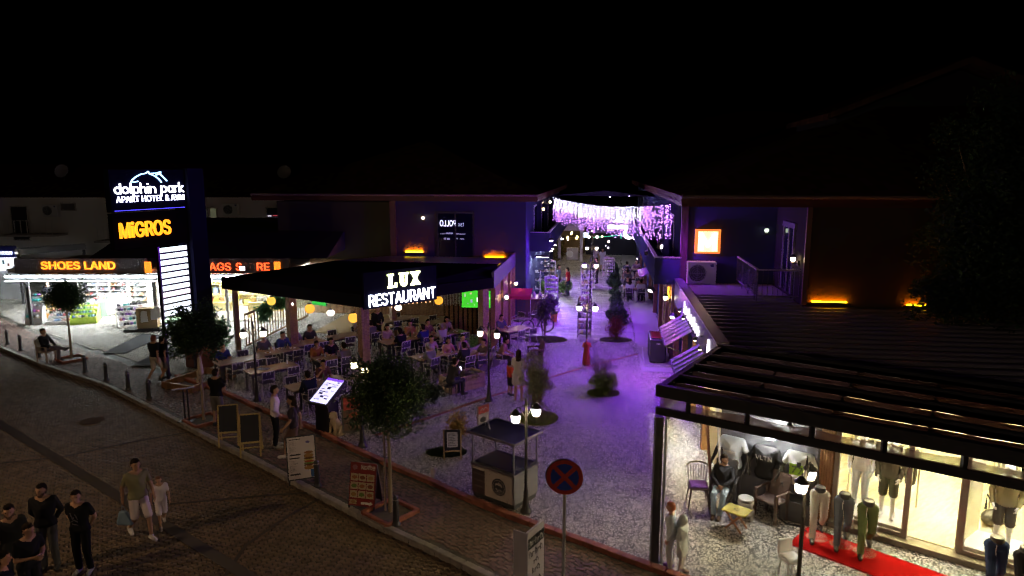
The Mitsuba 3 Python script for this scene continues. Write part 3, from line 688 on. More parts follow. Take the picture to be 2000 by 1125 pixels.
# awnings and lettering on the fascia
for lab, v0, v1 in (('upper violet lit awning on the right hand shop fascia', 20.95, 23.5), ('lower violet lit awning beside the black pergola corner', 17.2, 19.4)):
    aw = thing('awning', lab, 'awning', 'awnings on the right')
    add(aw, 'canvas', mv(cat([trimesh.Trimesh(np.array([[2.74, v0, 2.72], [2.74, v1, 2.72], [1.95, v1 - 0.2, 2.3], [1.95, v0 - 0.2, 2.3], [2.74, v0, 2.69], [2.74, v1, 2.69], [1.95, v1 - 0.2, 2.27], [1.95, v0 - 0.2, 2.27]]), np.array([[0, 1, 2], [0, 2, 3], [4, 6, 5], [4, 7, 6], [0, 3, 7], [0, 7, 4], [1, 5, 6], [1, 6, 2]]), process=False)]), ALLEY), (0.24, 0.23, 0.30), 'satin')
    for k in range(1, 6):
        vv = v0 + (v1 - v0) * k / 6
        add(aw, 'seam', beam(W(2.73, vv, 2.725), W(1.96, vv - 0.2, 2.312), 0.03, 0.012), (0.16, 0.15, 0.2), 'satin')
    add(aw, 'front_bar', beam(W(1.95, v0 - 0.22, 2.27), W(1.95, v1 - 0.18, 2.27), 0.05), DARK, 'satin')
    for vv in (v0 + 0.1, v1 - 0.3):
        add(aw, 'arm', beam(W(2.74, vv, 1.9), W(1.98, vv - 0.15, 2.25), 0.03), DARK, 'satin')
    sl = thing('sign_spotlight', f'spot light on the fascia above the {lab.split()[0]} violet awning', 'spotlight', 'spots over the awnings')
    for f in (0.3, 0.75):
        vv = v0 + (v1 - v0) * f
        add(sl, 'shade', mv(lathe([(0.03, 0.08), (0.07, 0.0)], 10), ALLEY @ M4((2.55, vv, 2.96))), DARK, 'satin', 40)
        add(sl, 'bulb', mv(sph((0, 0, 0.02), 0.045, sub=1), ALLEY @ M4((2.55, vv, 2.94))), (1, 0.9, 0.7), emit=L(WARM, 9), w=0.6)
        add(sl, 'arm', beam(W(2.75, vv, 3.08), W(2.55, vv, 3.03), 0.02), DARK, 'satin')
ls = thing('fascia_sign', 'white glowing script sign running along the dark fascia over the awnings', 'sign')
wv = []
for i in range(9):
    x = i * 0.42
    wv += [[(x, 0.02), (x + 0.05, 0.38 if i % 3 == 0 else 0.24), (x + 0.13, 0.3), (x + 0.1, 0.05)], [(x + 0.2, 0.05), (x + 0.26, 0.22), (x + 0.2, 0.12)]][:2 - i % 2]
sgn = strokes(wv, 0.05, 0.04)
add(ls, 'lettering', sgn, (1, 1, 1), M=face(W(2.74, 23.05), W(0, -1) - W(0, 0), 0.0, 2.86), emit=(1.5, 1.35, 1.7), w=1.5)
add(ls, 'emblem', strokes([[(0, 0.1), (0.06, 0.34), (0.12, 0.42), (0.18, 0.34), (0.24, 0.1), (0, 0.1)], [(0.12, 0.0), (0.12, 0.02)]], 0.08, 0.04), (1, 1, 1), M=face(W(2.74, 17.75), W(0, -1) - W(0, 0), 0.0, 2.82), emit=(2.4, 2.1, 2.6), w=0.6)
# --- white houses at the left, far behind the shops
wh = thing('white_house', 'long white two storey house with balconies behind the shoe shop', 'building')
add(wh, 'wall', bx(-60, -27.6, 48, 60, 0, 5.7), (0.82, 0.80, 0.78), 'stucco')
add(wh, 'roof', mv(prism([(-1.0, 0), (12.6, 0), (6, 2.3)], 0, 34), M4((-60.5, 48, 5.74)) @ np.array([[0, 0, 1, 0], [1, 0, 0, 0], [0, 1, 0, 0], [0, 0, 0, 1.0]])), cls='roof_tile')
wp = thing('white_house', 'white house with two balconies between the sign pylon and the blue block', 'building')
add(wp, 'wall', bx(-27.4, -14.1, 48, 60, 0, 5.72), (0.82, 0.76, 0.82), 'stucco')
add(wp, 'roof', mv(prism([(-1.0, 0), (12.6, 0), (6, 2.3)], 0, 14.4), M4((-27.8, 48, 5.75)) @ np.array([[0, 0, 1, 0], [1, 0, 0, 0], [0, 1, 0, 0], [0, 0, 0, 1.0]])), cls='roof_tile')
def house_window(h, px0, px1, py0, py1, col, lit=None):
    A, B = [ray(x, y) * 48 / ray(x, y)[1] for x, y in ((px0, py0), (px1, py1))]
    f = add(h, 'window', bx(A[0], B[0], 47.93, 47.998, B[2] + H, A[2] + H), (0.5, 0.48, 0.46), 'satin')
    add(f, 'pane', bx(A[0] + 0.08, B[0] - 0.08, 47.9, 47.928, B[2] + H + 0.08, A[2] + H - 0.08), *((col, 'gloss') if lit is None else (col, 'matte', False, None, lit, 0.2)))
house_window(wh, 20, 62, 402, 470, (0.05, 0.05, 0.06))
house_window(wh, 118, 150, 396, 412, (0.2, 0.19, 0.18))
house_window(wp, 392, 408, 405, 442, (0.3, 0.3, 0.3), (0.03, 0.03, 0.028))
house_window(wp, 409, 427, 405, 444, (0.5, 0.5, 0.3), (0.055, 0.058, 0.035))
house_window(wp, 519, 565, 404, 445, (0.03, 0.03, 0.04))
tv = thing('window_reflection_sign', 'tiny white and red lit lettering glowing in the window of the white house', 'sign')  # emissive blocks stand in for lit signs reflected in the pane
for (x0, x1, y0, y1), e in (((523, 530, 420, 423), (.5, .5, .6)), ((523, 533, 426, 432), (1.2, 1.3, 1.6)), ((535, 543, 426, 432), (1.2, 1.3, 1.6)), ((524, 542, 437, 440), (.1, .1, .12)), ((533, 554, 420, 422), (.4, .03, .04)), ((550, 555, 428, 432), (.4, .02, .03))):
    A, B = [ray(x, y) * 47.85 / ray(x, y)[1] for x, y in ((x0, y0), (x1, y1))]
    add(tv, 'lettering', bx(A[0], B[0], 47.84, 47.86, B[2] + H, A[2] + H), (0.5, 0.5, 0.5), emit=e, w=0.05)
for h, lab, (x0, x1, yb) in ((wh, 'pale balcony railing at the left edge of the far white house', (2, 104, 458)), (wh, 'short pale railing on the far white house beside the sign pylon', (188, 214, 470)), (wp, 'balcony railing on the white house right of the sign pylon', (398, 458, 470)), (wp, 'balcony railing at the right end of the white house', (612, 656, 460))):
    A, B = [ray(x, yb) * 46.6 / ray(x, yb)[1] for x in (x0, x1)]
    z = A[2] + H
    r_ = thing('balcony_railing', lab, 'railing', 'railings of the white houses')
    add(r_, 'handrail', bx(A[0], B[0], 46.58, 46.62, z + 0.9, z + 0.94), (0.75, 0.75, 0.75), 'satin')
    add(r_, 'slab', bx(A[0] - 0.1, B[0] + 0.1, 46.5, 47.99, z - 0.15, z - 0.01), (0.5, 0.48, 0.47))
    for x in np.arange(A[0] + 0.1, B[0], 0.42):
        add(r_, 'bar', bx(x, x + 0.05, 46.585, 46.615, z, z + 0.9), (0.75, 0.75, 0.75), 'satin')
for lab, px, py in (('air conditioner high on the far white house wall, the left one of two', 100, 412), ('air conditioner on the white house wall right of the sign pylon', 452, 410)):
    q = ray(px, py) * 47.78 / ray(px, py)[1]
    ac_unit(lab, M4((q[0], 47.8, q[2] + H - 0.4)))
for lab, px, py in (('grey satellite dish on the roof above the white house window', 556, 337), ('pale satellite dish on the roof of the far white house', 122, 335)):
    q = ray(px, py) * 50 / ray(px, py)[1] + np.array([0, 0, H])
    sd = thing('satellite_dish', lab, 'satellite dish', 'satellite dishes')
    add(sd, 'dish', mv(lathe([(0.001, 0), (0.25, 0.03), (0.5, 0.13), (0.49, 0.15), (0.25, 0.05), (0.001, 0.02)], 16), M4(q) @ RX(1.2)), (0.5, 0.5, 0.5), 'satin', 60)
    add(sd, 'mast', tube([q, q - [0, -0.2, 0.9]], 0.03), DARK, 'satin')
wt = thing('water_heater', 'small pale violet solar tank on the roof of the left block', 'water tank')
q = atv(808, 325, 40); Mh = ALLEY @ M4((q[0], 40, q[2] - 0.3))
add(wt, 'tank', chbox(0.62, 0.7, 0.75, (0, 0, 0.2), 0.05), (0.55, 0.55, 0.6), 'satin', M=Mh)
for x in (-0.25, 0.25):
    add(wt, 'leg', cbox(0.05, 0.5, 0.9, (x, 0, -0.5)), DARK, 'satin', M=Mh)
# ------------------------------------------------------------------ sign pylon
C, PD = np.array([-12.1, 25.7]), np.array([0.38, 0.92]) / np.linalg.norm([0.38, 0.92])
PF = face(C, PD, 0, 0)
py_ = thing('sign_pylon', 'tall dark blue sign pylon with a white glowing dolphin and rows of white panels', 'sign pylon')
add(py_, 'column', bx(0.02, 0.75, -0.25, 0.5, 1.3, 7.6), (0.01, 0.01, 0.03), 'matte', M=PF)
add(py_, 'column_base', bx(-0.02, 0.79, -0.29, 0.54, 0, 1.3), (0.22, 0.075, 0.045), 'satin', M=PF)
b1 = add(py_, 'upper_board', bx(-3.05, 0.0, -0.12, 0.12, 6.15, 7.55), (0.006, 0.006, 0.02), 'matte', M=PF)
b2 = add(py_, 'lower_board', bx(-3.05, 0.0, -0.10, 0.10, 4.9, 6.1), (0.007, 0.006, 0.006), 'matte', M=PF)
def lo(shape, w=0.062): return strokes(shape, w, 0.05)
# rounded lettering: dolphin park
gx = [[arc(.14, .14, .14, 0, 360), [(.28, 0), (.28, .44)]], [arc(.14, .14, .14, 0, 360)], [[(0.02, 0), (0.02, .44)]], [arc(.14, .14, .14, 0, 360), [(0, .28), (0, -.16)]],
      [[(0, 0), (0, .44)], arc(.13, .14, .13, 180, 0) + [(.26, 0)]], [[(0.02, 0), (0.02, .28)], [(0.02, .40), (0.02, .41)]], [[(0, 0), (0, .28)], arc(.13, .14, .13, 180, 0) + [(.26, 0)]], None,
      [arc(.14, .14, .14, 0, 360), [(0, .28), (0, -.16)]], [arc(.14, .14, .14, 0, 360), [(.28, 0), (.28, .28)]], [[(0, 0), (0, .28)], arc(.13, .14, .13, 180, 80)], [[(0, 0), (0, .44)], [(.2, .28), (0.02, .13), (.22, 0)]]]
wd = [.28, .28, .04, .28, .26, .04, .26, .12, .28, .28, .15, .22]
x, ln = 0.0, []
for g, w_ in zip(gx, wd):
    if g: ln += [[(a + x, c) for a, c in l] for l in g]
    x += w_ + 0.105
s0, z0 = onplane(218, 375, C, PD); s1, _ = onplane(352, 372, C, PD)
m = lo(ln); m.vertices[:, 0] *= (s1 - s0) / (x - 0.1); m.vertices[:, 2] *= .74
add(b1, 'lettering', m, (1, 1, 1), M=PF @ M4((s0, -0.125, 6.76)), emit=(3.2, 3.3, 3.6), w=1.0)
s0, z0 = onplane(221, 390, C, PD); s1, _ = onplane(354, 388, C, PD)
m = text('APART HOTEL & AVM', 0.21, 0.05, False, s1 - s0)
add(b1, 'lettering', m, (1, 1, 1), M=PF @ M4(((s0 + s1) / 2, -0.125, 6.46)), emit=(2.0, 2.1, 2.9), w=1.0)
add(b1, 'glow_strip', bx(-2.95, -0.1, -0.135, -0.123, 6.18, 6.205), (0.1, 0.1, 0.9), M=PF, emit=(0.12, 0.1, 1.6), w=0.4)
# the leaping dolphin
s0, z0 = onplane(248, 352, C, PD); s1, z1 = onplane(318, 336, C, PD); dw = s1 - s0
dol = [[(0.10, 0.0), (0.02, 0.02), (0.06, 0.10), (0.16, 0.22), (0.30, 0.33), (0.42, 0.36), (0.50, 0.44), (0.52, 0.35), (0.66, 0.26), (0.78, 0.12), (0.84, -0.02)], [(0.10, 0.0), (0.2, 0.03)], [(0.52, 0.35), (0.72, 0.37), (0.84, 0.42), (0.83, 0.32), (0.92, 0.18), (1.0, 0.04)], [(0.72, 0.30), (0.82, 0.33)]]
m = strokes([[(a * dw, c * dw * 0.55) for a, c in l] for l in dol], 0.038, 0.05)
add(b1, 'dolphin_logo', m, (0.8, 0.95, 1), M=PF @ M4((s0, -0.125, 7.13)), emit=(0.9, 1.9, 3.0), w=1.0)
s0, z0 = onplane(228, 455, C, PD); s1, _ = onplane(328, 447, C, PD)
m = text('MiGROS', 0.5, 0.07, True, s1 - s0)
add(b2, 'lettering', m, (1, 0.6, 0.1), M=PF @ M4(((s0 + s1) / 2, -0.105, 5.28)), emit=(2.2, .62, 0.02), w=1.5)
for k in range(13):
    z = 4.78 - k * 0.232
    pn = add(py_, 'panel', bx(-1.28 - 0.004 * k, -0.1, -0.06, 0.05, z - 0.150, z), (0.9, 0.95, 1.0), M=PF, emit=(1.7, 1.9, 2.1) if k not in (7, 11) else ((2.0, 1.6, 1.9) if k == 7 else (1.3, 2.0, 1.2)), w=0.6)
    add(pn, 'rail', bx(-1.32, -0.08, -0.05, 0.05, z - 0.215, z - 0.165), (0.06, 0.06, 0.07), 'satin', M=PF)
for s in (-1.36, -0.08):
    add(py_, 'post', bx(s, s + 0.07, -0.06, 0.06, 0, 4.85), (0.12, 0.11, 0.15), 'metal', M=PF)
# ------------------------------------------------------------------ shoe shop and bag shop (world frame, they face the street)
SY = 33.3
def wx(px, y=SY, py=550): r = ray(px, py); return r[0] * y / r[1]
sh = thing('shoe_shop', 'brightly lit open shoe shop with grey ribbed fascia left of the sign pylon', 'shop')
xl, xr, xe = wx(12), wx(312), wx(560)
def canopy(key, x0, x1):
    c_ = add(key, 'canopy_beam', bx(x0, x1, SY - 0.12, SY + 0.1, 2.2, 2.56), (0.3, 0.32, 0.34), 'satin')
    add(c_, 'light_tube', bx(x0 + 0.05, x1 - 0.05, SY - 0.17, SY - 0.125, 2.43, 2.47), (1, 1, 1), emit=(30, 34, 34), w=1.5)
    add(c_, 'light_tube', bx(x0 + 0.05, x1 - 0.05, SY - 0.15, SY - 0.121, 2.2, 2.225), (1, 1, 1), emit=(30, 34, 34), w=0.8)
    add(key, 'ceiling', bx(x0, x1, SY + 0.1, 39.2, 2.7, 2.78), (0.75, 0.76, 0.76))
    n = max(2, int((x1 - x0) / 1.6))
    for i in range(n):
        for yy in (34.6, 37.2):
            xx = x0 + (x1 - x0) * (i + 0.5) / n
            add(key, 'ceiling_light', bx(xx - 0.5, xx + 0.5, yy - 0.12, yy + 0.12, 2.62, 2.69), (1, 1, 1), emit=(260, 280, 274), w=3)
canopy(sh, xl, xr)
for x in (xl + 0.95,):
    add(sh, 'post', bx(x, x + 0.13, SY - 0.06, SY + 0.08, 0, 2.2), DARK, 'satin')
add(sh, 'post', bx(xr - 0.55, xr - 0.4, SY + 0.3, SY + 0.45, 0, 2.2), DARK, 'satin')
add(sh, 'post', bx(wx(245, 36), wx(245, 36) + 0.14, 36, 36.14, 0, 2.7), (0.6, 0.62, 0.62), 'satin')
fb = add(sh, 'sign_board', bx(wx(30), wx(287), SY + 0.05, SY + 0.2, 2.58, 3.32), (0.26, 0.26, 0.29), 'satin')
for i, x in enumerate(np.arange(wx(30) + 0.04, wx(287) - 0.03, 0.09)):
    add(fb, 'rib', bx(x, x + 0.045, SY + 0.02, SY + 0.048, 2.6, 3.3), (0.24, 0.24, 0.27), 'satin')
a0, a1 = wx(84), wx(228)
m = text('SHOES LAND', 0.36, 0.06, True, a1 - a0)
add(fb, 'lettering', m, (1, 0.7, 0.1), M=M4(((a0 + a1) / 2, SY + 0.015, 2.8)), emit=(2.0, .52, 0.03), w=1.5)
add(fb, 'glow_edge', mv(text('SHOES LAND', 0.36, 0.02, True, a1 - a0), M4((0, 0, 0))), (0.6, 0.05, 0.02), M=M4(((a0 + a1) / 2, SY + 0.03, 2.775)), emit=(0.9, 0.03, 0.01), w=0.5)
def stripes(key, x0, x1, z0, z1, y):
    for i in range(6):
        a = x0 + (x1 - x0) * i / 6
        add(key, 'stripe', bx(a, a + (x1 - x0) / 8.5, y, y + 0.03, z0, z1), (1, 0.3, 0.05), emit=(1.5, 0.36, 0.03), w=0.15)
stripes(sh, wx(285), wx(299), 2.62, 3.16, SY - 0.02)
add(sh, 'roof', mv(prism([(-0.3, 0), (9.5, 0), (9.5, 1.3), (3.2, 0.95)], 0, xe - wx(176) + 2), M4((wx(176), SY + 0.35, 3.33)) @ np.array([[0, 0, 1, 0], [1, 0, 0, 0], [0, 1, 0, 0], [0, 0, 0, 1.0]])), (0.06, 0.06, 0.065), 'satin')
add(sh, 'back_wall', bx(wx(150, 39.2), wx(318, 39.2), 39.2, 39.3, 0, 2.7), (0.8, 0.82, 0.82))
add(sh, 'soffit', bx(xl, xr, SY + 0.2, SY + 1.0, 2.58, 2.69), (0.4, 0.4, 0.42))
# roller boxes and small lamps along the canopy
for i, px in enumerate((60, 100, 118, 170, 190, 206, 232, 255, 272)):
    add(sh, 'clamp', bx(wx(px), wx(px) + 0.35, SY - 0.1, SY + 0.04, 2.562, 2.60), (0.5, 0.5, 0.5) if i % 2 else (0.06, 0.06, 0.06), 'satin')
# shelves with shoes
sf = thing('shoe_shelf', 'tall white wall shelving full of shoes at the back of the shoe shop', 'shelf')
X0, X1 = wx(166, 38.9), wx(288, 38.9)
pal = [(0.75, 0.75, 0.74), (0.7, 0.72, 0.75), (0.05, 0.05, 0.06), (0.1, 0.12, 0.13), (0.3, 0.32, 0.34), (0.55, 0.58, 0.6), (0.28, 0.16, 0.09), (0.6, 0.6, 0.55), (0.12, 0.16, 0.3), (0.5, 0.1, 0.1)]
def shoe(l=0.27):
    a = prism([(0, 0), (l, 0), (l, 0.05), (0.62 * l, 0.075), (0.45 * l, 0.12), (0.05 * l, 0.13), (0, 0.06)], -0.045, 0.045)
    return mv(a, STAND)
SHO = shoe()
def goods(parent, name, meshes, cols, **k):
    v = cat(meshes); c = np.vstack([np.tile(np.asarray(q, float), (len(m.vertices), 1)) for m, q in zip(meshes, cols)])
    return add(parent, name, v, c, 'matte', kind='stuff', **k)
for z in np.arange(0.25, 2.3, 0.28):
    add(sf, 'shelf_board', bx(X0, X1, 38.75, 39.15, z - 0.03, z), (0.75, 0.8, 0.8))
for x in np.linspace(X0, X1, 6):
    add(sf, 'upright', bx(x - 0.03, x + 0.03, 38.74, 39.17, 0, 2.4), (0.7, 0.74, 0.74))
ms_, cs_ = [], []
for z in np.arange(0.25, 2.2, 0.28):
    for x in np.arange(X0 + 0.12, X1 - 0.1, 0.15):
        if nr.random() < 0.9:
            ms_.append(mv(SHO, M4((x, 38.85, z + 0.002), nr.choice([-1.4, -1.1, -1.7, 0.2]), 1.15))); cs_.append(pal[nr.integers(len(pal))])
goods(sf, 'shoes', ms_, cs_, label='rows of pale and dark shoes on the white shelves')
def tiers(name, label, px, py, rz, w, d, n, h0, h1, frame, cols, item='shoe', group='display stands of the shoe shop'):
    key = thing(name, label, 'display stand', group)
    M = M4(G(px, py), rz)
    ms_, cs_ = [], []
    for i in range(n):
        f = i / max(n - 1, 1); z = h0 + (h1 - h0) * f; y = -d / 2 + d * (i + 0.5) / n
        add(key, 'tray', bx(-w / 2, w / 2, y - d / n / 2, y + d / n / 2 - 0.01, z - 0.04, z), frame, 'satin', M=M)
        for x in np.arange(-w / 2 + 0.1, w / 2 - 0.05, 0.14):
            q = cols[nr.integers(len(cols))]
            if item == 'shoe': ms_.append(mv(SHO, M4((x, y - 0.05, z), 1.3 + nr.uniform(-.3, .3), 0.9)))
            elif item == 'ball': ms_.append(sph((x, y, z + 0.09), 0.085, (1, 1, 0.8), 1))
            else: ms_.append(cbox(0.11, 0.16, 0.17, (x, y, z + 0.085)))
            cs_.append(q)
        add(key, 'board', bx(-w / 2, w / 2, y - d / n / 2, y - d / n / 2 + 0.02, 0 if i == 0 else z - (h1 - h0) / n - 0.04, z), frame, 'satin', M=M)
    for s in (-1, 1):
        add(key, 'side', mv(prism([(-d / 2, 0), (d / 2, 0), (d / 2, h1), (-d / 2, h0)], -0.015, 0.015), M4((s * (w / 2 + 0.016), 0, 0)) @ np.array([[0, 0, 1, 0], [1, 0, 0, 0], [0, 1, 0, 0], [0, 0, 0, 1.0]])), frame, 'satin', M=M)
    goods(key, 'goods', ms_, cs_, M=M)
    return key
WHITE, GREEN, YEL = (0.8, 0.8, 0.8), (0.10, 0.42, 0.12), (0.42, 0.62, 0.04)
tiers('display_rack', 'narrow rack of violet, white and turquoise hats at the left post of the shoe shop', 71, 633, 0.2, 0.7, 0.5, 5, 0.35, 1.35, (0.7, 0.7, 0.72), [(0.7, 0.7, 0.75), (0.4, 0.1, 0.5), (0.05, 0.4, 0.4), (0.06, 0.06, 0.07), (0.7, 0.3, 0.4)], 'ball')
tiers('display_rack', 'orange and yellow display bin beside the rack of hats', 93, 625, 0.2, 0.7, 0.6, 4, 0.4, 1.1, (0.75, 0.3, 0.04), [(0.8, 0.35, 0.05), (0.8, 0.6, 0.1), (0.8, 0.75, 0.7)], 'box')
tiers('display_stand', 'white low stand of pink and red slippers behind the small round tree', 122, 632, 0.2, 1.1, 0.8, 3, 0.2, 0.6, WHITE, [(0.8, 0.6, 0.6), (0.7, 0.15, 0.15), (0.8, 0.75, 0.7), (0.2, 0.3, 0.5)])
tiers('display_stand', 'stepped stand with lime green front boards full of flip flops', 168, 630, 0.35, 1.1, 1.0, 4, 0.35, 0.85, YEL, [(0.08, 0.09, 0.1), (0.1, 0.3, 0.12), (0.6, 0.62, 0.6), (0.2, 0.35, 0.6), (0.7, 0.7, 0.3)])
tiers('display_stand', 'low stepped stand of shoes with pale boards under the glowing sign panels', 258, 635, 0.6, 1.2, 1.5, 5, 0.15, 0.9, (0.7, 0.68, 0.66), [(0.05, 0.05, 0.06), (0.75, 0.75, 0.78), (0.25, 0.12, 0.4), (0.1, 0.35, 0.35), (0.5, 0.2, 0.2)])
tiers('display_stand', 'far shelf of orange and blue boxes at the right end of the shoe shop', 281, 588, 0.1, 1.0, 0.5, 3, 0.6, 1.5, (0.45, 0.2, 0.05), [(0.12, 0.2, 0.4), (0.55, 0.25, 0.06), (0.1, 0.1, 0.12)], 'box')
ct = thing('display_cabinet', 'long low cabinet with a green end panel and white sides in the shoe shop', 'cabinet')
Mc = M4(G(208, 615), -1.05 + math.pi / 2 + 0.75)
add(ct, 'body', chbox(2.6, 0.8, 0.85, (0, 0, 0.45), 0.01), (0.78, 0.8, 0.75), M=Mc)
add(ct, 'end_panel', bx(-1.3, -0.3, -0.415, -0.401, 0.06, 0.86), GREEN, 'satin', M=Mc)
add(ct, 'plinth', bx(-1.25, 1.25, -0.41, 0.35, 0, 0.05), DARK, M=Mc)
for x in (-0.3, 0.25, 0.8):
    add(ct, 'joint', bx(x - 0.008, x + 0.008, -0.418, -0.402, 0.06, 0.86), (0.5, 0.6, 0.4), M=Mc)
goods(ct, 'goods', [mv(SHO, M4((x, y, 0.88), 1.2 + nr.uniform(-.4, .4))) for x in np.arange(-1.2, 1.2, 0.16) for y in (-0.25, 0.1)], [pal[nr.integers(len(pal))] for _ in range(30)] if False else [pal[int(k) % len(pal)] for k in nr.integers(0, 10, 30)], M=Mc)
ob = thing('orange_basket', 'round orange wicker bin in the middle of the shoe shop', 'bin')
q = G(238, 602)
add(ob, 'bin', lathe([(0.001, 0), (0.42, 0), (0.48, 0.32), (0.45, 0.34), (0.001, 0.3)], 18), (0.75, 0.24, 0.03), 'satin', 50, M=M4(q))
goods(ob, 'goods', [sph((nr.uniform(-.3, .3), nr.uniform(-.3, .3), 0.38), 0.09, (1, 1, .7), 1) for _ in range(14)], [(0.8, 0.6, 0.2), (0.75, 0.7, 0.6)] * 7, M=M4(q))
bs = thing('cardboard_stand', 'brown box stand hung with white clothes and plastic bags, near the pylon', 'display stand')
Mb = M4(G(292, 645), 0.2)
add(bs, 'base', bx(-1.0, 0.7, -0.4, 0.4, 0, 0.14), (0.05, 0.05, 0.05), M=Mb)
add(bs, 'box', chbox(0.9, 0.5, 0.95, (0, 0, 0.62), 0.01), (0.34, 0.25, 0.14), M=Mb)
for i, x in enumerate((-0.1, 0.35, 0.52)):
    add(bs, 'cloth', mv(prism([(-0.16, 0), (0.16, 0.02), (0.12, 0.5), (0.05, 0.55), (-0.06, 0.55), (-0.13, 0.5)], -0.02, 0.02), M4((x, -0.28 - 0.03 * i, 0.45 + 0.1 * i)) @ STAND), (0.8, 0.8, 0.8), 'cloth', M=Mb)
add(bs, 'rail', tube([(-0.5, -0.1, 1.12), (0.75, -0.1, 1.2)], 0.015), (0.5, 0.5, 0.5), 'satin', M=Mb)
# bag shop
bg = thing('bag_shop', 'brightly lit open bag shop between the sign pylon and the restaurant', 'shop')
xb0, xb1 = xr + 0.02, wx(566)
canopy(bg, xb0, xb1)
fb = add(bg, 'sign_board', bx(wx(330), xb1, SY + 0.05, SY + 0.2, 2.58, 3.32), (0.08, 0.075, 0.085), 'satin')
for tx, p0, p1 in (('BAGS', 398, 453), ('S', 462, 474), ('RE', 503, 528)):
    a0, a1 = wx(p0), wx(p1)
    add(fb, 'lettering', text(tx, 0.37, 0.06, True, a1 - a0), (1, 0.3, 0.1), M=M4(((a0 + a1) / 2, SY + 0.04, 2.73)), emit=(1.6, 0.13, 0.03), w=0.8)
a0, a1 = wx(475.5), wx(502)
add(fb, 'unlit_lettering', text('TO', 0.37, 0.06, True, a1 - a0), (0.12, 0.04, 0.03), 'satin', M=M4(((a0 + a1) / 2, SY + 0.04, 2.73)))
stripes(bg, wx(537), wx(550), 2.62, 3.16, SY - 0.02)
fl = thing('flood_lamp', 'white flood lamp glaring in front of the bag shop lettering', 'floodlight')
add(fl, 'housing', bx(wx(478), wx(488), SY - 0.5, SY - 0.38, 2.78, 3.02), DARK, 'satin')
add(fl, 'lens', bx(wx(478.5), wx(487.5), SY - 0.52, SY - 0.502, 2.8, 3.0), (1, 1, 1), emit=(26, 27, 28), w=1.0)
add(fl, 'arm', bx(wx(483), wx(483) + 0.04, SY - 0.4, SY + 0.1, 2.6, 2.64), DARK, 'satin')
add(bg, 'back_wall', bx(wx(325, 38.4), wx(575, 38.4), 38.4, 38.5, 0, 2.7), (0.75, 0.7, 0.55))
add(bg, 'floor', bx(xb0, xb1, 34.2, 38.4, 0.02, 0.06), (0.6, 0.57, 0.5), 'satin')
for x in (wx(438), wx(556)):
    add(bg, 'post', bx(x, x + 0.12, SY, SY + 0.12, 0, 2.2), (0.7, 0.72, 0.72), 'satin')
bsf = thing('bag_shelf', 'yellow shelving with handbags and rucksacks along the back of the bag shop', 'shelf')
X0, X1 = wx(400, 38), wx(556, 38)
for z in (0.15, 0.75, 1.3, 1.85):
    add(bsf, 'shelf_board', bx(X0, X1, 37.9, 38.38, z - 0.04, z), (0.75, 0.55, 0.12), 'satin')
for x in np.linspace(X0, X1, 6):
    add(bsf, 'upright', bx(x - 0.03, x + 0.03, 37.88, 38.39, 0, 2.3), (0.75, 0.6, 0.2), 'satin')
def bag(w, h, d):
    b_ = chbox(w, d, h, (0, 0, h / 2), 0.03)
    return cat([b_, mv(trimesh.creation.torus(w * 0.28, 0.012, major_sections=12, minor_sections=4), M4((0, 0, h)) @ STAND)])
bp = [(0.06, 0.06, 0.07), (0.3, 0.15, 0.06), (0.6, 0.45, 0.25), (0.5, 0.06, 0.05), (0.65, 0.63, 0.6), (0.1, 0.14, 0.3), (0.55, 0.33, 0.06), (0.2, 0.2, 0.22)]
ms_, cs_ = [], []
for z in (0.15, 0.75, 1.3, 1.85):
    x = X0 + 0.2
    while x < X1 - 0.2:
        w = nr.uniform(0.22, 0.4); ms_.append(mv(bag(w, nr.uniform(0.22, 0.36), 0.16), M4((x, 38.1, z)))); cs_.append(bp[nr.integers(len(bp))]); x += w + nr.uniform(0.02, 0.15)
goods(bsf, 'bags', ms_, cs_, label='handbags in black, tan and white on yellow shelves')
for i, (px, lab) in enumerate(((425, 'yellow sale table with dark bags by the left side of the bag shop'), (520, 'yellow sale table with pale bags by the right side of the bag shop'))):
    tb = thing('sale_table', lab, 'table', 'sale tables of the bag shop')
    Mt = M4((wx(px, 35.3), 35.3, 0.06), 0.1)
    add(tb, 'top', bx(-0.9, 0.9, -0.4, 0.4, 0.72, 0.77), (0.75, 0.55, 0.1), 'satin', M=Mt)
    add(tb, 'apron', bx(-0.85, 0.85, -0.36, -0.33, 0.3, 0.72), (0.75, 0.6, 0.2), M=Mt)
    for x in (-0.85, 0.85):
        for y in (-0.35, 0.35): add(tb, 'leg', bx(x - 0.03, x + 0.03, y - 0.03, y + 0.03, 0, 0.72), (0.7, 0.5, 0.15), M=Mt)
    goods(tb, 'bags', [mv(bag(0.26, 0.24, 0.15), M4((-0.7 + 0.28 * k, 0.05 * (k % 2), 0.77), 0.3 * (k % 3))) for k in range(6)], [bp[(k * 3 + i) % 8] for k in range(6)], M=Mt)
for i, (px, c) in enumerate(((512, (0.6, 0.28, 0.05)), (519, (0.4, 0.2, 0.05)), (470, (0.08, 0.08, 0.1)), (448, (0.35, 0.2, 0.5)))):
    hb_ = solo('hanging_bag', ('large tan bag hanging on the right in the bag shop', 'brown bag hanging beside the tan one in the bag shop', 'black bag hanging over the middle of the bag shop', 'violet bag hanging on the left in the bag shop')[i], 'bag', bag(0.35, 0.55, 0.2), c, 'satin', M=M4((wx(px, 36.5), 36.5, 1.5)), group='bags hanging in the bag shop')
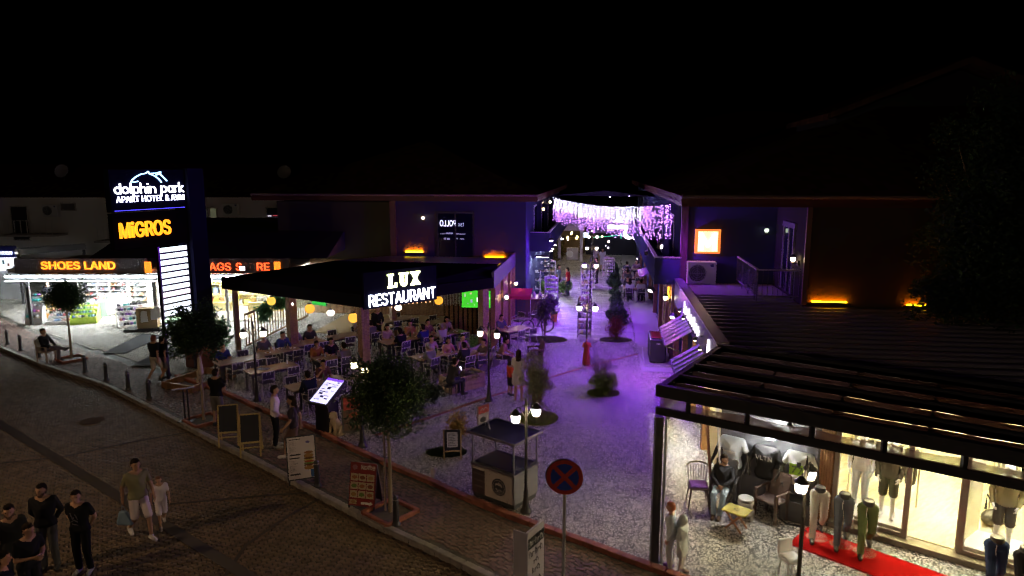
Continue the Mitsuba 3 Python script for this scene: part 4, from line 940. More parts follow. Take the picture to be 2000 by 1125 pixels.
# far left: blue corner shop and a lit slanting canopy
cs = thing('corner_shop', 'small shop with blue fascia and white glowing display at the left edge', 'shop')
q0, q1 = [ray(x, 500) * 40 / ray(x, 500)[1] for x in (-60, 27)]
add(cs, 'fascia', bx(q0[0], q1[0], 40, 40.3, 2.55, 3.2), (0.05, 0.06, 0.35), 'satin')
for z, e in ((2.83, 2.2), (2.72, 1.6)):
    add(cs, 'light_line', bx(q0[0], q1[0] - 0.05, 39.96, 39.99, z, z + 0.05), (1, 1, 1), emit=(e * .9, e, e * 1.3), w=0.4)
add(cs, 'display', bx(q0[0], q1[0], 40.1, 40.2, 1.75, 2.5), (0.9, 0.9, 1), emit=(1.6, 1.75, 1.9), w=1.0)
for k in range(9):
    x = q1[0] - 0.15 - 0.28 * k
    add(cs, 'goods', cbox(0.12, 0.03, 0.14 + 0.05 * (k % 3), (x, 40.08, 1.95 + 0.15 * (k % 4))), [(0.5, 0.5, 0.6), (0.4, 0.2, 0.2), (0.2, 0.3, 0.4)][k % 3])
add(cs, 'wall', bx(q0[0], q1[0] - 0.05, 40.3, 40.5, 0, 2.5), (0.5, 0.5, 0.52))
cl = thing('light_canopy', 'long slanting canopy edge lit by white tubes behind the shoe shop sign', 'canopy')
A = ray(32, 492) * 38.6 / ray(32, 492)[1] + [0, 0, H]; B = ray(165, 481) * 44 / ray(165, 481)[1] + [0, 0, H]
add(cl, 'beam', beam(A, B, 0.2, 0.35), (0.35, 0.35, 0.36), 'satin')
for k in range(7):
    p_, q_ = A + (B - A) * (k / 7 + 0.01), A + (B - A) * ((k + 0.8) / 7)
    add(cl, 'light_tube', beam(p_ - [0, 0.16, 0.05], q_ - [0, 0.16, 0.05], 0.05, 0.09), (1, 1, 1), emit=(1.2, 1.2, 1.2) if k % 3 else (2.6, 2.6, 2.7), w=0.3)
add(cl, 'lower_beam', beam(A - [0, 0, 0.75], B - [0, 0, 0.85], 0.1, 0.12), (0.4, 0.38, 0.38), 'satin')
p_, q_ = A + (B - A) * 0.35 - [0, 0.1, 0.78], A + (B - A) * 0.62 - [0, 0.1, 0.8]
add(cl, 'lamp_cluster', beam(p_, q_, 0.1, 0.2), (1, 0.9, 0.6), emit=(2.6, 2.2, 1.5), w=0.4)
for f in (0.02, 0.98):
    add(cl, 'post', beam((A + (B - A) * f) * [1, 1, 0], (A + (B - A) * f) - [0, 0, 0.2], 0.12), DARK, 'satin')
# ------------------------------------------------------------------ restaurant under the dark canopy
rp = {k: W(*v) for k, v in dict(L=(-15.5, 26.35), F=(-8.4, 23.2), R=(-4.45, 27.75), BR=(-4.45, 34.9), BL=(-11.0, 34.9), RL=(-11.9, 29.3), RR=(-4.45, 29.2)).items()}
def Z(k, z): p = rp[k].copy(); p[2] = z; return p
lx = thing('restaurant_canopy', 'large dark flat canopy of the restaurant with wooden posts and a glowing sign corner', 'canopy')
rv = np.array([Z('L', 3.15), Z('F', 3.12), Z('R', 3.15), Z('RR', 3.55), Z('RL', 3.55), Z('BR', 3.12), Z('BL', 3.12)])
for nm_, f_, c_ in (('roof', [[0, 1, 4], [1, 3, 4], [1, 2, 3], [4, 6, 0]], (0.018, 0.018, 0.022)), ('back_roof', [[4, 3, 5], [4, 5, 6]], (0.17, 0.16, 0.22))):  # one roof: front painted dark, back paler, imitating violet light behind the ridge
    tr_ = trimesh.Trimesh(rv, np.array(f_), process=False); tr_.remove_unreferenced_vertices(); add(lx, nm_, tr_, c_, 'satin' if nm_ != 'roof' else 'matte')
add(lx, 'ceiling', trimesh.Trimesh(rv[[0, 1, 2, 5, 6]] * [1, 1, 0] + [0, 0, 2.92], np.array([[0, 2, 1], [0, 3, 2], [0, 4, 3]]), process=False), cls='wood')
def board(a, b, z0, z1, th, name, col, cls='satin', parent=None):
    a, b = rp[a] if isinstance(a, str) else a, rp[b] if isinstance(b, str) else b
    return add(parent or lx, name, beam([a[0], a[1], (z0 + z1) / 2], [b[0], b[1], (z0 + z1) / 2], th, z1 - z0), col, cls)
board('L', 'F', 2.72, 3.2, 0.1, 'fascia', (0.009, 0.008, 0.011), 'matte')
board('F', 'R', 2.76, 3.2, 0.1, 'fascia', (0.009, 0.008, 0.011), 'matte')
board('R', 'BR', 2.72, 3.42, 0.1, 'fascia', (0.09, 0.09, 0.12))
FD = (rp['R'] - rp['F'])[:2]; FD = FD / np.linalg.norm(FD); FN = np.array([FD[1], -FD[0]])
fs = thing('restaurant_sign', 'dark sign board reading in glowing white letters on the corner of the restaurant canopy', 'sign')
SF = face(rp['F'], FD, 0, 0, 0.06)
add(fs, 'board', bx(-0.02, 3.1, -0.10, 0.02, 2.66, 3.98), (0.008, 0.008, 0.018), 'matte', M=SF)
serif = {'L': [(0, 0), (.40, 0), (.42, .17), (.36, .17), (.33, .07), (.21, .07), (.21, .43), (.27, .44), (.27, .5), (0, .5), (0, .44), (.06, .43), (.06, .07), (0, .06)],
         'U': [(0, .5), (0, .44), (.05, .43), (.05, .14), (.10, .04), (.20, -.01), (.31, .03), (.37, .12), (.37, .43), (.42, .44), (.42, .5), (.24, .5), (.24, .44), (.30, .43), (.30, .15), (.25, .08), (.20, .15), (.20, .43), (.25, .44), (.25, .5)],
         'X': [(0, 0), (0, .06), (.05, .07), (.16, .25), (.05, .43), (0, .44), (0, .5), (.22, .5), (.22, .44), (.19, .43), (.24, .34), (.29, .43), (.26, .44), (.26, .5), (.44, .5), (.44, .44), (.39, .43), (.28, .25), (.40, .07), (.45, .06), (.45, 0), (.23, 0), (.23, .06), (.26, .07), (.20, .17), (.14, .07), (.17, .06), (.17, 0)]}
s0, _ = onplane(752, 566, rp['F'], FD); s1, _ = onplane(816, 553, rp['F'], FD)
k_ = (s1 - s0) / 1.62
ltr = cat([mv(mv(prism(Polygon([(x * k_ * 1.05, z * 1.02) for x, z in serif[c]]).buffer(0.006), 0, 0.07), STAND), M4((s0 + i * 0.56 * k_, -0.1, 3.33))) for i, c in enumerate('LUX')])
add(fs, 'lettering', ltr, (1, 1, 0.7), M=SF, emit=(3.6, 4.0, 1.5), w=1.5)
s0, _ = onplane(716, 600, rp['F'], FD); s1, _ = onplane(845, 578, rp['F'], FD)
add(fs, 'lettering', text('RESTAURANT', 0.43, 0.07, False, s1 - s0), (1, 1, 1), M=SF @ M4(((s0 + s1) / 2, -0.1, 2.74)), emit=(5.2, 5.6, 6.4), w=2.0)
# posts clad in wood
for k, (u, v, r_) in enumerate(((-12.1, 25.35, 0.16), (-8.6, 23.75, 0.16), (-4.85, 27.75, 0.16), (-15.2, 26.7, 0.09), (-4.6, 34.6, 0.14), (-9.5, 30.2, 0.12))):
    p = W(u, v)
    po = add(lx, 'post', cbox(2 * r_, 2 * r_, 2.95, (0, 0, 1.475)), cls='wood', M=M4(p, heading(FD)))
    for i in range(3):
        add(po, 'plank', cbox(2 * r_ / 3 - 0.012, 0.014, 2.7, (-r_ + (i + .5) * 2 * r_ / 3, -r_ - 0.008, 1.4)), cls='wood', M=M4(p, heading(FD)))
for lab, px, py, z in (('small curved lamp on the left wooden restaurant post', 571, 592, 2.62), ('small white lamp on the wooden post under the sign corner', 717, 611, 2.4)):
    p = G(px, py, z)
    pl = thing('post_lamp', lab, 'lamp', 'lamps on the restaurant posts')
    add(pl, 'arm', tube([p + [0, 0.12, -0.1], p + [0, 0.05, 0.03], p], 0.012), DARK, 'satin')
    add(pl, 'bulb', sph(tuple(p - [0, 0, 0.04]), 0.035, (1, 1, 1.6), 1), (1, 0.9, 0.8), emit=(9, 7, 5), w=0.3)
# walls: wooden back wall, slatted partition, lattice
rw = thing('restaurant_wall', 'dark wooden back wall of the restaurant', 'wall')
add(rw, 'backing', awall(-15.4, -4.5, 34.75, 34.9, 0, 2.9), cls='wood')
for u in np.arange(-15.3, -4.6, 0.42):
    add(rw, 'plank', awall(u, u + 0.395, 34.70, 34.748, 0.02, 2.88), cls='wood')
add(rw, 'beam', awall(-15.4, -4.5, 34.62, 34.698, 2.05, 2.2), (0.12, 0.07, 0.04), 'satin')
fl_ = structure('restaurant_deck', 'tan floor at the back of the restaurant', awall(-13.4, -7.2, 30.2, 34.6, -0.04, 0.03), (0.36, 0.26, 0.13), 'satin')
pw = thing('slat_partition', 'dark brown slatted partition below the television by the right restaurant post', 'partition')
add(pw, 'panel', awall(-7.25, -4.55, 30.95, 31.0, 0, 2.9), (0.045, 0.03, 0.025))
for u in np.arange(-7.2, -4.6, 0.22):
    add(pw, 'slat', awall(u, u + 0.14, 30.88, 30.947, 0.03, 2.85), cls='wood')
tvc = [atv(x, y, 30.7) for x, y in ((901, 567), (961, 602))]
def television(label, u0, u1, z0, z1, v):
    tv = thing('television', label, 'television', 'televisions in the restaurant')
    add(tv, 'case', awall(u0 - 0.03, u1 + 0.03, v, v + 0.1, z0 - 0.03, z1 + 0.03), (0.02, 0.02, 0.02), 'satin')
    add(tv, 'screen', awall(u0, u1, v - 0.012, v - 0.002, z0, z1), (0.1, 0.6, 0.1), emit=(0.06, 0.62, 0.03), w=1.0)
    w, h = u1 - u0, z1 - z0
    for i, (x, y, a, c_, e) in enumerate(((.10, .62, .04, .2, (.5, .5, .45)), (.28, .78, .06, .10, (.7, .5, .3)), (.30, .3, .06, .18, (.35, .3, .6)), (.50, .35, .05, .26, (1.2, 1.25, 1.2)), (.42, .12, .02, .07, (.9, .9, .9)), (.90, .5, .03, .12, (.8, 1, .7)), (.66, .6, .02, .1, (.4, .1, .1)), (.75, .3, .02, .1, (.9, .9, .8)), (.2, .2, .02, .08, (.3, .3, .5)))):
        add(tv, 'picture_patch', awall(u0 + x * w, u0 + (x + a) * w, v - 0.018, v - 0.013, z0 + y * h, z0 + min(y + c_, .98) * h), (0.5, 0.5, 0.5), emit=e, w=0.1)
television('television showing a green football pitch on the slatted partition', tvc[0][0], tvc[1][0], tvc[1][2], tvc[0][2], 30.72)
tn = thing('tinsel_curtain', 'silver tinsel fringe hanging left of the football television', 'curtain')
ta = [atv(x, y, 30.3) for x, y in ((846, 568), (903, 600))]
for i, u in enumerate(np.arange(ta[0][0], ta[1][0], 0.045)):
    add(tn, 'strip', awall(u, u + 0.022, 30.3 + 0.02 * (i % 3), 30.305 + 0.02 * (i % 3), ta[1][2] + 0.15 * nr.random(), 2.9), [(0.6, 0.6, 0.66), (0.32, 0.3, 0.36), (0.75, 0.73, 0.7)][i % 3], 'metal')
g0 = [G(x, y, 2.6) for x, y in ((610, 588), (636, 592))]
gt = thing('television', 'narrow green lit television seen edge on above the middle lanterns', 'television', 'televisions in the restaurant')
add(gt, 'screen', beam(g0[0], g0[1], 0.04, 0.22), (0.1, 0.5, 0.1), emit=(0.03, 0.5, 0.06), w=0.3)
add(gt, 'case', beam(g0[0] + [0, 0.08, 0], g0[1] + [0, 0.08, 0], 0.1, 0.26), (0.02, 0.02, 0.02), 'satin')
lf = thing('lattice_fence', 'wooden lattice fence with climbing plants on the left side of the restaurant', 'fence')
A, B = W(-15.1, 27.2), W(-15.1, 33.5)
for z in (0.1, 1.45): add(lf, 'rail', beam(A + [0, 0, z], B + [0, 0, z], 0.06, 0.08), cls='wood')
for k in range(24):
    p = A + (B - A) * k / 23
    add(lf, 'slat', beam(p + [0, 0, 0.05], p + [0, 0, 1.5], 0.05, 0.03), cls='wood')
# lanterns
for i, (px, py, z, r_, c, k, lab) in enumerate(((605, 603, 2.15, .19, (1, .44, .05), 1.15, 'yellow paper lantern hanging left of the middle, beside the left wooden post'), (646, 611, 2.1, .15, (1, .86, .62), 5, 'white paper lantern hanging between the two yellow ones'),
        (690, 621, 2.15, .19, (1, .47, .06), 1.2, 'largest yellow paper lantern, hanging left of the sign corner post'), (778, 601, 2.0, .15, (1, .82, .6), 4.5, 'white flat lantern hanging under the glowing sign'),
        (857, 587, 2.25, .18, (1, .42, .04), 1.1, 'yellow lantern hanging beside the silver tinsel'), (530, 588, 2.2, .18, (1, .50, .07), 1.2, 'leftmost yellow lantern, hanging before the bag shop'))):
    ln = thing('lantern', lab, 'lantern', 'paper lanterns in the restaurant')
    p = G(px, py, z)
    add(ln, 'globe', sph(tuple(p), r_, (1, 1, .8 if c[2] > .3 else 1), 2), c, 'matte', True, emit=L(c, k * 1.05), w=2.0)
    add(ln, 'cord', tube([p + [0, 0, r_], [p[0], p[1], 2.92]], 0.008, 4), DARK)
    add(ln, 'collar', mv(cyl(0.06, 0, 0.04), M4(tuple(p + [0, 0, r_ * (.78 if c[2] > .3 else .97)]))), DARK)
# little bulbs on a string under the fascia
sg = thing('light_string', 'string of tiny warm bulbs under the right edge of the restaurant canopy', 'string lights')
pts = [G(x, y, 2.5) for x, y in ((765, 598), (790, 592), (815, 590), (840, 588))]
add(sg, 'wire', tube(pts, 0.008, 4), DARK)
for k in range(10):
    f = k / 9 * 3; i = min(int(f), 2); p = pts[i] + (pts[i + 1] - pts[i]) * (f - i)
    add(sg, 'bulb', sph(tuple(p - [0, 0, 0.03]), 0.022, sub=1), (1, .8, .5), emit=(3, 1.6, .6), w=0.05)
# tables and chairs
CHB = {}
def chair_kit(frame, seat):
    fr = []
    r = 0.014
    for s in (-1, 1):
        fr.append(tube([(s * .22, .22, 0), (s * .21, .20, .45), (s * .20, -.18, .46), (s * .21, -.24, .86)], r, 6))
        fr.append(tube([(s * .24, -.27, 0), (s * .21, -.19, .45)], r, 6))
        fr.append(tube([(s * .21, .2, .45), (s * .25, .18, .64), (s * .24, -.18, .68)], r, 6))
    fr.append(tube([(-.21, -.24, .86), (.21, -.24, .86)], r * 1.2, 6)); fr.append(tube([(-.21, -.205, .6), (.21, -.205, .6)], r, 6))
    k = kit(('frame', cat(fr), frame, 'satin', 40), ('seat', chbox(.42, .42, .035, (0, 0, .47), .012), seat, 'satin'))
    k.update(kit(('backrest', mv(chbox(.38, .02, .22, (0, 0, 0), .008), M4((0, -.223, .73))), seat, 'satin')))
    for i, x in enumerate((-.07, .07)): k['back_bar' + ('' if i == 0 else '_001')] = sk(tube([(x, -.205, .6), (x, -.24, .86)], r * .8, 5), frame, 'satin', 40)
    return k
CHAIR = chair_kit((0.55, 0.52, 0.5), (0.05, 0.045, 0.06))
def table_kit(l, w, top='pale_wood', leg=(0.06, 0.055, 0.055)):
    k = kit(('top', chbox(l, w, 0.045, (0, 0, .735), .01), (0.5, 0.4, 0.3), top))
    for i, (x, y) in enumerate(((-1, -1), (1, -1), (-1, 1), (1, 1))):
        k['leg' + ('' if i == 0 else f'_{i:03d}')] = sk(cbox(.05, .05, .71, (x * (l / 2 - .08), y * (w / 2 - .08), .355)), leg, 'satin')
    k['apron'] = sk(cat([bx(-l / 2 + .08, l / 2 - .08, s * (w / 2 - .07) - .01, s * (w / 2 - .07) + .01, .64, .71) for s in (-1, 1)]), leg, 'satin')
    return k
TBL = heading(FD)
seatpos, DESC = {}, {}
def dining(n, desc, px, py, l, chairs=(0, 1, 2, 3), w=0.75, turn=0.0, label=None, top='pale_wood'):
    c = G(px, py, .75); c[2] = 0; DESC[n] = desc
    place(table_kit(l, w, top), 'dining_table', label or f'{desc} with wooden top in the restaurant', 'table', M4(c, TBL + turn), 'restaurant tables')
    for i in range(4):
        sx, sy = (-1, 1, -1, 1)[i], (-1, -1, 1, 1)[i]
        a = TBL + turn
        p = c + (M4((0, 0, 0), a)[:3, :3] @ np.array([sx * l * .25, sy * (w / 2 + .22), 0]))
        d = M4((0, 0, 0), a)[:3, :3] @ np.array([0, -sy, 0])
        seatpos[(n, i)] = (p, d)
        if i in chairs:
            place(CHAIR, 'chair', f'white framed chair, {("near left", "near right", "far left", "far right")[i]} seat of the {desc}', 'chair', M4(p + nr.normal(0, .02, 3) * [1, 1, 0], heading(d) - math.pi / 2 + nr.normal(0, .08)), 'white framed restaurant chairs')
    return c
dining(1, 'leftmost empty table', 468, 702, 1.7)
dining(2, 'empty table behind the menu lectern', 530, 718, 1.7)
dining(3, 'table beside the left wooden post', 545, 684, 1.5)
dining(4, 'table with plates by the menu', 618, 747, 1.9)
dining(5, 'small table behind the left post', 602, 668, 1.3)
dining(6, 'table before the largest lantern', 645, 697, 1.2)
dining(7, 'long table left of the corner post', 690, 652, 2.2)
dining(8, 'table below the white flat lantern', 775, 623, 1.7, (0, 1, 3))
dining(9, 'back table left of the partition', 852, 628, 1.4, (0, 3))
dining(10, 'pink lit table before the partition', 868, 651, 1.9)
dining(11, 'long table under the glowing sign', 792, 661, 2.2)
dining(12, 'table behind the front tree crown', 842, 693, 1.5)
dining(13, 'table by the wooden planter', 905, 690, 1.4)
dining(14, 'alley table by the left shop', 1006, 642, 1.4, (0, 1, 2))
# things on the tables
def on_table(n, name, label, cat_, kt, dx, dy, z=0.758):
    p, d = seatpos[(n, 0)]; q, _ = seatpos[(n, 3)]
    c = (p + q) / 2; R_ = M4((0, 0, 0), TBL)[:3, :3]
    return place(kt, name, label, cat_, M4(tuple(c + R_ @ np.array([dx, dy, z])), nr.uniform(0, 6)))
PLATE = kit(('plate', lathe([(0.001, 0), (.07, 0), (.12, .02), (.118, .024), (.07, .006), (0.001, .006)], 16), (0.75, 0.7, 0.65), 'satin', 50), ('food', sph((0, 0, .015), .06, (1, .8, .4), 1), (0.4, 0.2, 0.06)))
BOTTLE = kit(('bottle', lathe([(0.001, 0), (.033, 0), (.033, .15), (.012, .2), (.012, .25), (.001, .25)], 10), (0.06, 0.1, 0.05), 'gloss', 50), ('cap', cyl(.014, .25, .265, n=8), (0.6, 0.1, 0.05), 'satin'))
GLASS = kit(('glass', lathe([(0.001, 0), (.03, 0), (.037, .12), (.034, .12), (.028, .006), (.001, .006)], 10), (0.7, 0.7, 0.72), 'gloss', 50))
nx = 0
for n, dsc in ((4, 'beside the glowing menu'), (11, 'under the glowing sign'), (10, 'before the partition'), (6, 'in front of the largest lantern'), (12, 'behind the front tree crown'), (3, 'beside the left wooden post')):
    for dx, dy, w_ in ((-.5, -.15, 'left'), (.1, .15, 'middle'), (.5, -.1, 'right')):
        on_table(n, 'plate', f'pale plate of food on the {w_} of the table {dsc}', 'plate', PLATE, dx, dy)
    on_table(n, 'glass', f'drinking glass on the table {dsc}', 'glass', GLASS, -.15, .1)
    on_table(n, 'bottle', f'dark bottle on the table {dsc}', 'bottle', BOTTLE, .3, .1)
MENU = kit(('cover', chbox(.42, .28, .015, (0, 0, .008), .004), (0.05, 0.06, 0.1), 'satin'), ('page', bx(-.19, -.01, -.12, .12, .0152, .017), (0.2, 0.2, 0.25), 'matte'))
on_table(2, 'menu_folder', 'dark menu folder lying on the second empty table', 'menu', MENU, -.3, 0)
on_table(2, 'glass', 'pale cup on the right end of the second empty table', 'cup', GLASS, .62, .1)
# sofa corner, planter box and low table by the alley
def bench(label, px, py, rz, l=1.7):
    M = M4(G(px, py), rz)
    k = thing('garden_sofa', label, 'sofa', 'sofas by the wooden planter')
    add(k, 'base', chbox(l, .75, .3, (0, 0, .2), .02), (0.06, 0.05, 0.045), 'satin', M=M)
    add(k, 'cushion', chbox(l - .06, .68, .16, (0, -.02, .43), .05), (0.30, 0.24, 0.2), 'cloth', M=M)
    add(k, 'backrest', chbox(l, .18, .5, (0, .32, .6), .05), (0.26, 0.21, 0.18), 'cloth', M=M)
    for s in (-1, 1): add(k, 'armrest', chbox(.09, .7, .38, (s * l / 2, 0, .42), .02), (0.06, 0.05, 0.045), 'satin', M=M)
bench('grey cushioned sofa behind the wooden planter and lamp post', 940, 722, TBL + 0.4)
pb = thing('planter_box', 'pale wooden planter box with low plants at the edge of the restaurant', 'planter')
a_, b_ = G(883, 772), G(948, 755); dd = (b_ - a_)[:2]; ll = np.linalg.norm(dd); Mp = M4(a_, heading(dd))
for z in (0.02, 0.2, 0.38):
    add(pb, 'board', bx(0, ll, 0, 0.04, z, z + 0.165), cls='pale_wood', M=Mp)
    add(pb, 'board', bx(0, ll, 0.72, 0.76, z, z + 0.165), cls='pale_wood', M=Mp)
    for x in (0.0, ll - 0.04): add(pb, 'board', bx(x, x + 0.04, 0.042, 0.718, z, z + 0.165), cls='pale_wood', M=Mp)
add(pb, 'soil', bx(0.05, ll - 0.05, 0.05, 0.71, 0.02, 0.48), cls='dirt', M=Mp)
# ------------------------------------------------------------------ lamps
def lamp_kit(k, w, h=2.62):
    z = h - .17
    kt = kit(('pole', cat([lathe([(.001, 0), (.13, 0), (.13, .05), (.085, .12), (.06, .3), (.05, .5), (.036, .55), (.033, 1.6), (.045, 1.62), (.03, 1.66), (.026, z + .02), (.05, z + .04), (.03, z + .08), (.012, z + .2), (.001, h + .12)], 12)]), (0.018, 0.018, 0.018), 'satin', 50),
             ('arm', cat([tube([(s * .02, 0, z - .25), (s * .12, 0, z - .08), (s * .2, 0, z + .03), (s * .28, 0, z + .05), (s * .31, 0, z + .0)], .013, 6) for s in (-1, 1)] + [tube([(s * .03, 0, z), (s * .1, 0, z + .06), (s * .17, 0, z - .0), (s * .13, 0, z - .06)], .009, 5) for s in (-1, 1)]), (0.018, 0.018, 0.018), 'satin', 50))
    for i, s in enumerate((-1, 1)):
        hd = 'lantern' + ('' if i == 0 else '_001')
        kt[hd] = sk(mv(lathe([(.001, .04), (.03, .03), (.075, -.03), (.125, -.07), (.12, -.085), (.10, -.08)], 10), M4((s * .31, 0, z - .01))), (0.04, 0.04, 0.04), 'satin', 40)
        kt[hd + '__glass'] = sk(mv(lathe([(.001, -.28), (.03, -.28), (.085, -.25), (.10, -.15), (.085, -.085), (.001, -.085)], 10), M4((s * .31, 0, z - .01))), (1, .9, .7), 'matte', 40, (1.0 * k, .72 * k, .36 * k), w)
        kt[hd + '__cage'] = sk(mv(cat([tube([(.10 * math.cos(a), .10 * math.sin(a), -.08), (.113 * math.cos(a), .113 * math.sin(a), -.15), (.098 * math.cos(a), .098 * math.sin(a), -.25), (.03 * math.cos(a), .03 * math.sin(a), -.30)], .005, 4) for a in np.arange(6) * math.pi / 3]), M4((s * .31, 0, z - .01))), (0.04, 0.04, 0.04), 'satin')
    return kt
LAMP = lamp_kit(30, 4.0)
SQLAMP = lamp_kit(120, 4.0)
FARLAMP = lamp_kit(45, 2.0, 2.9)
for lab, p, a, kt in (('two headed lamp post between the leftmost restaurant tables', G(503, 783), .25, LAMP), ('two headed lamp post half hidden by the front tree crown', G(708, 873), -.9, LAMP), ('two headed lamp post by the wooden planter box', G(955, 783), -.45, LAMP),
                      ('two headed lamp post standing at the glass food cart', G(1027, 1000), .75, SQLAMP), ('two headed lamp post behind the orange red dress in the alley', G(1145, 713), -.2, SQLAMP), ('two headed lamp post at the white stools by the red carpet', G(1556, 1174), .95, SQLAMP),
                      ('second lamp post of the alley, behind the one with the dress', W(-.62, 36.5), -.15, FARLAMP), ('third lamp post along the middle of the alley', W(-.7, 45), -.1, FARLAMP), ('farthest lamp post in the middle of the alley', W(-.75, 53), -.1, FARLAMP)):
    place(kt, 'street_lamp', lab, 'street lamp', M4(p, a), 'two headed lamp posts')
# the street's own lamp, beside the frame on the near pavement: it lights the setts
# ------------------------------------------------------------------ violet light curtain across the alley
lc = thing('light_curtain', 'wide curtain of white violet lights hanging across the alley', 'string lights')
cA, cB = np.array([-2.85, 40.0]), np.array([3.0, 31.5])
cab = [W(*(cA + (cB - cA) * f), 6.02 - 0.30 * 4 * f * (1 - f) + 0.06 * f) for f in np.linspace(0, 1, 25)]
add(lc, 'cable', tube(cab, 0.015, 5), DARK)
bl_, oc = [], sph((0, 0, 0), 0.016, sub=0)
oc = trimesh.Trimesh(np.array([[1, 0, 0], [-1, 0, 0], [0, 1, 0], [0, -1, 0], [0, 0, 1], [0, 0, -1]]) * .0255, np.array([[0, 2, 4], [2, 1, 4], [1, 3, 4], [3, 0, 4], [2, 0, 5], [1, 2, 5], [3, 1, 5], [0, 3, 5]]), process=False)
bv, nb = [], 0
NS = 118
up_, dn_ = [], []
for i in range(NS):
    f = (i + .5) / NS + nr.uniform(-.002, .002); k = min(int(f * 24), 23); t_ = f * 24 - k
    top = cab[k] * (1 - t_) + cab[k + 1] * t_ + np.append(nr.uniform(-.05, .05, 2), -0.02)
    ln = 1.12 + .22 * nr.random() + .3 * f + .1 * math.sin(f * 23)
    if f > .86 and f < .96: dens = 0.6
    else: dens = 1.0
    add(lc, 'strand', tube([top, top - [0, 0, ln]], .004, 3, False), DARK)
    z = nr.uniform(0, .08)
    while z < ln:
        p_ = top - [nr.uniform(-.05, .05), nr.uniform(-.05, .05), z + nr.uniform(-.03, .03)]
        if nr.random() < dens * (0.95 if z < .75 * ln else .7): (up_ if z < 0.5 * ln and f < .8 else dn_).append(p_)
        z += 0.135 if z > .5 * ln else 0.088
def bulbs(ps):
    ps = np.array(ps); n = len(ps)
    return trimesh.Trimesh((oc.vertices[None] + ps[:, None]).reshape(-1, 3), (oc.faces[None] + 6 * np.arange(n)[:, None, None]).reshape(-1, 3), process=False)
VIO = np.array((0.50, 0.15, 1.0))
add(lc, 'bulbs', bulbs(up_), (1, .9, 1), emit=np.array((0.80, 0.70, 1.0)) * 6, w=14, kind='stuff', label='white bulbs in the upper half of the curtain')
add(lc, 'bulbs', bulbs(dn_), (1, .8, 1), emit=np.array((.60, .22, 1.0)) * 6.5, w=22, kind='stuff', label='violet bulbs in the lower half of the curtain')
tn2 = thing('alley_tent', 'violet lit fabric awning stretched across the alley above the light curtain', 'awning')
add(tn2, 'canvas', mv(trimesh.Trimesh(np.array([[-2.9, 42, 6.05], [3.0, 42, 6.0], [3.0, 50, 6.1], [-2.9, 50, 6.1], [0.1, 42, 6.35], [0.1, 50, 6.4]], float), np.array([[0, 4, 5], [0, 5, 3], [4, 1, 2], [4, 2, 5], [0, 1, 4]]), process=False), ALLEY), (0.05, 0.045, 0.08), 'cloth')
for i, (px, py) in enumerate(((1191, 385), (1229, 383))):
    p = atv(px, py, 41.5)
    solo('lamp', ('small bulb hanging under the awning above the light curtain', 'second faint bulb at the right under the same awning')[i], 'lamp', mv(sph((0, 0, 0), .05, sub=1), ALLEY @ M4(p)), (1, 1, 1), group='bulbs at the awning', emit=(5, 4, 8) if i == 0 else (1, .8, 2), w=.2)
# violet floods added on the balconies and fascia to spread the violet wash
for lab, u, v, z, dr_, k in (('added violet flood light under the corner of the right balcony', 1.9, 26.35, 3.1, (-.7, -.7), .9), ('added violet flood light at the corner of the left balcony', -2.75, 36.9, 3.9, (.25, -1), 1.0), ('added violet flood light on the right balcony aimed across at the canopy roof', 1.9, 29.5, 4.1, (-1, .12), .8), ('added violet flood light along the right balcony, in the middle of the alley', 1.9, 36, 3.1, (-.6, -.1), .85), ('added violet flood light along the left balcony, far down the alley', -2.75, 46, 3.1, (.5, -.2), .85), ('added violet flood light on the dark fascia over the upper awning', 2.6, 24.8, 2.42, (-.8, -.9), .55), ('added violet flood light on top of the right balcony corner, aimed at the terrace', 2.05, 26.2, 4.75, (.9, -.5), .3)):
    fk = thing('flood_light', lab, 'floodlight', 'added violet flood lights')
    d3 = W(*dr_) - W(0, 0); d3 = d3 / np.linalg.norm(d3); d3[2] = -.62 if v not in (29.5, 26.2) else -.2; d3 /= np.linalg.norm(d3)
    p = W(u, v, z)
    add(fk, 'housing', beam(p, p + d3 * .14, .24, .17), DARK, 'satin')
    add(fk, 'lens', quad(*[p + d3 * .143 + np.cross(d3, [0, 0, 1]) * a * .10 + np.cross(np.cross(d3, [0, 0, 1]), d3) * c * .065 for a, c in ((1, -1), (-1, -1), (-1, 1), (1, 1))]), (.5, .3, .9), emit=np.array((0.26, 0.03, 1.0)) * 4400 * k, w=16)
    add(fk, 'yoke', beam(p + [0, 0, .05], p + [0, 0, .25], .05), DARK, 'satin')
# ------------------------------------------------------------------ left shop fronts
sf_ = thing('shop_row', 'row of open wooden shop fronts under the left balconies of the alley', 'building')
for v in (28.2, 30.6, 33.0, 35.4, 38.2, 41.4, 45, 49, 53.5, 58):
    po = add(sf_, 'post', awall(-4.62, -4.42, v, v + .22, 0, 2.9), cls='wood')
add(sf_, 'lintel', awall(-4.7, -4.45, 35.1, 60, 2.62, 2.9), cls='wood')
for v0, v1, c in ((28.45, 30.55, (.25, .13, .07)), (30.85, 32.95, (.3, .2, .1)), (33.25, 35.3, (.28, .13, .07))):
    for k in range(6):
        a = v0 + (v1 - v0) * k / 6
        add(sf_, 'plank', awall(-4.58, -4.52, a, a + (v1 - v0) / 6 - .02, .02, 2.75), cls='wood')
add(sf_, 'interior_wall', awall(-7.5, -7.4, 35.2, 60, 0, 2.9), (.7, .68, .66))
add(sf_, 'ceiling', awall(-7.4, -4.4, 35.1, 60, 2.92, 2.98), (.6, .6, .6))
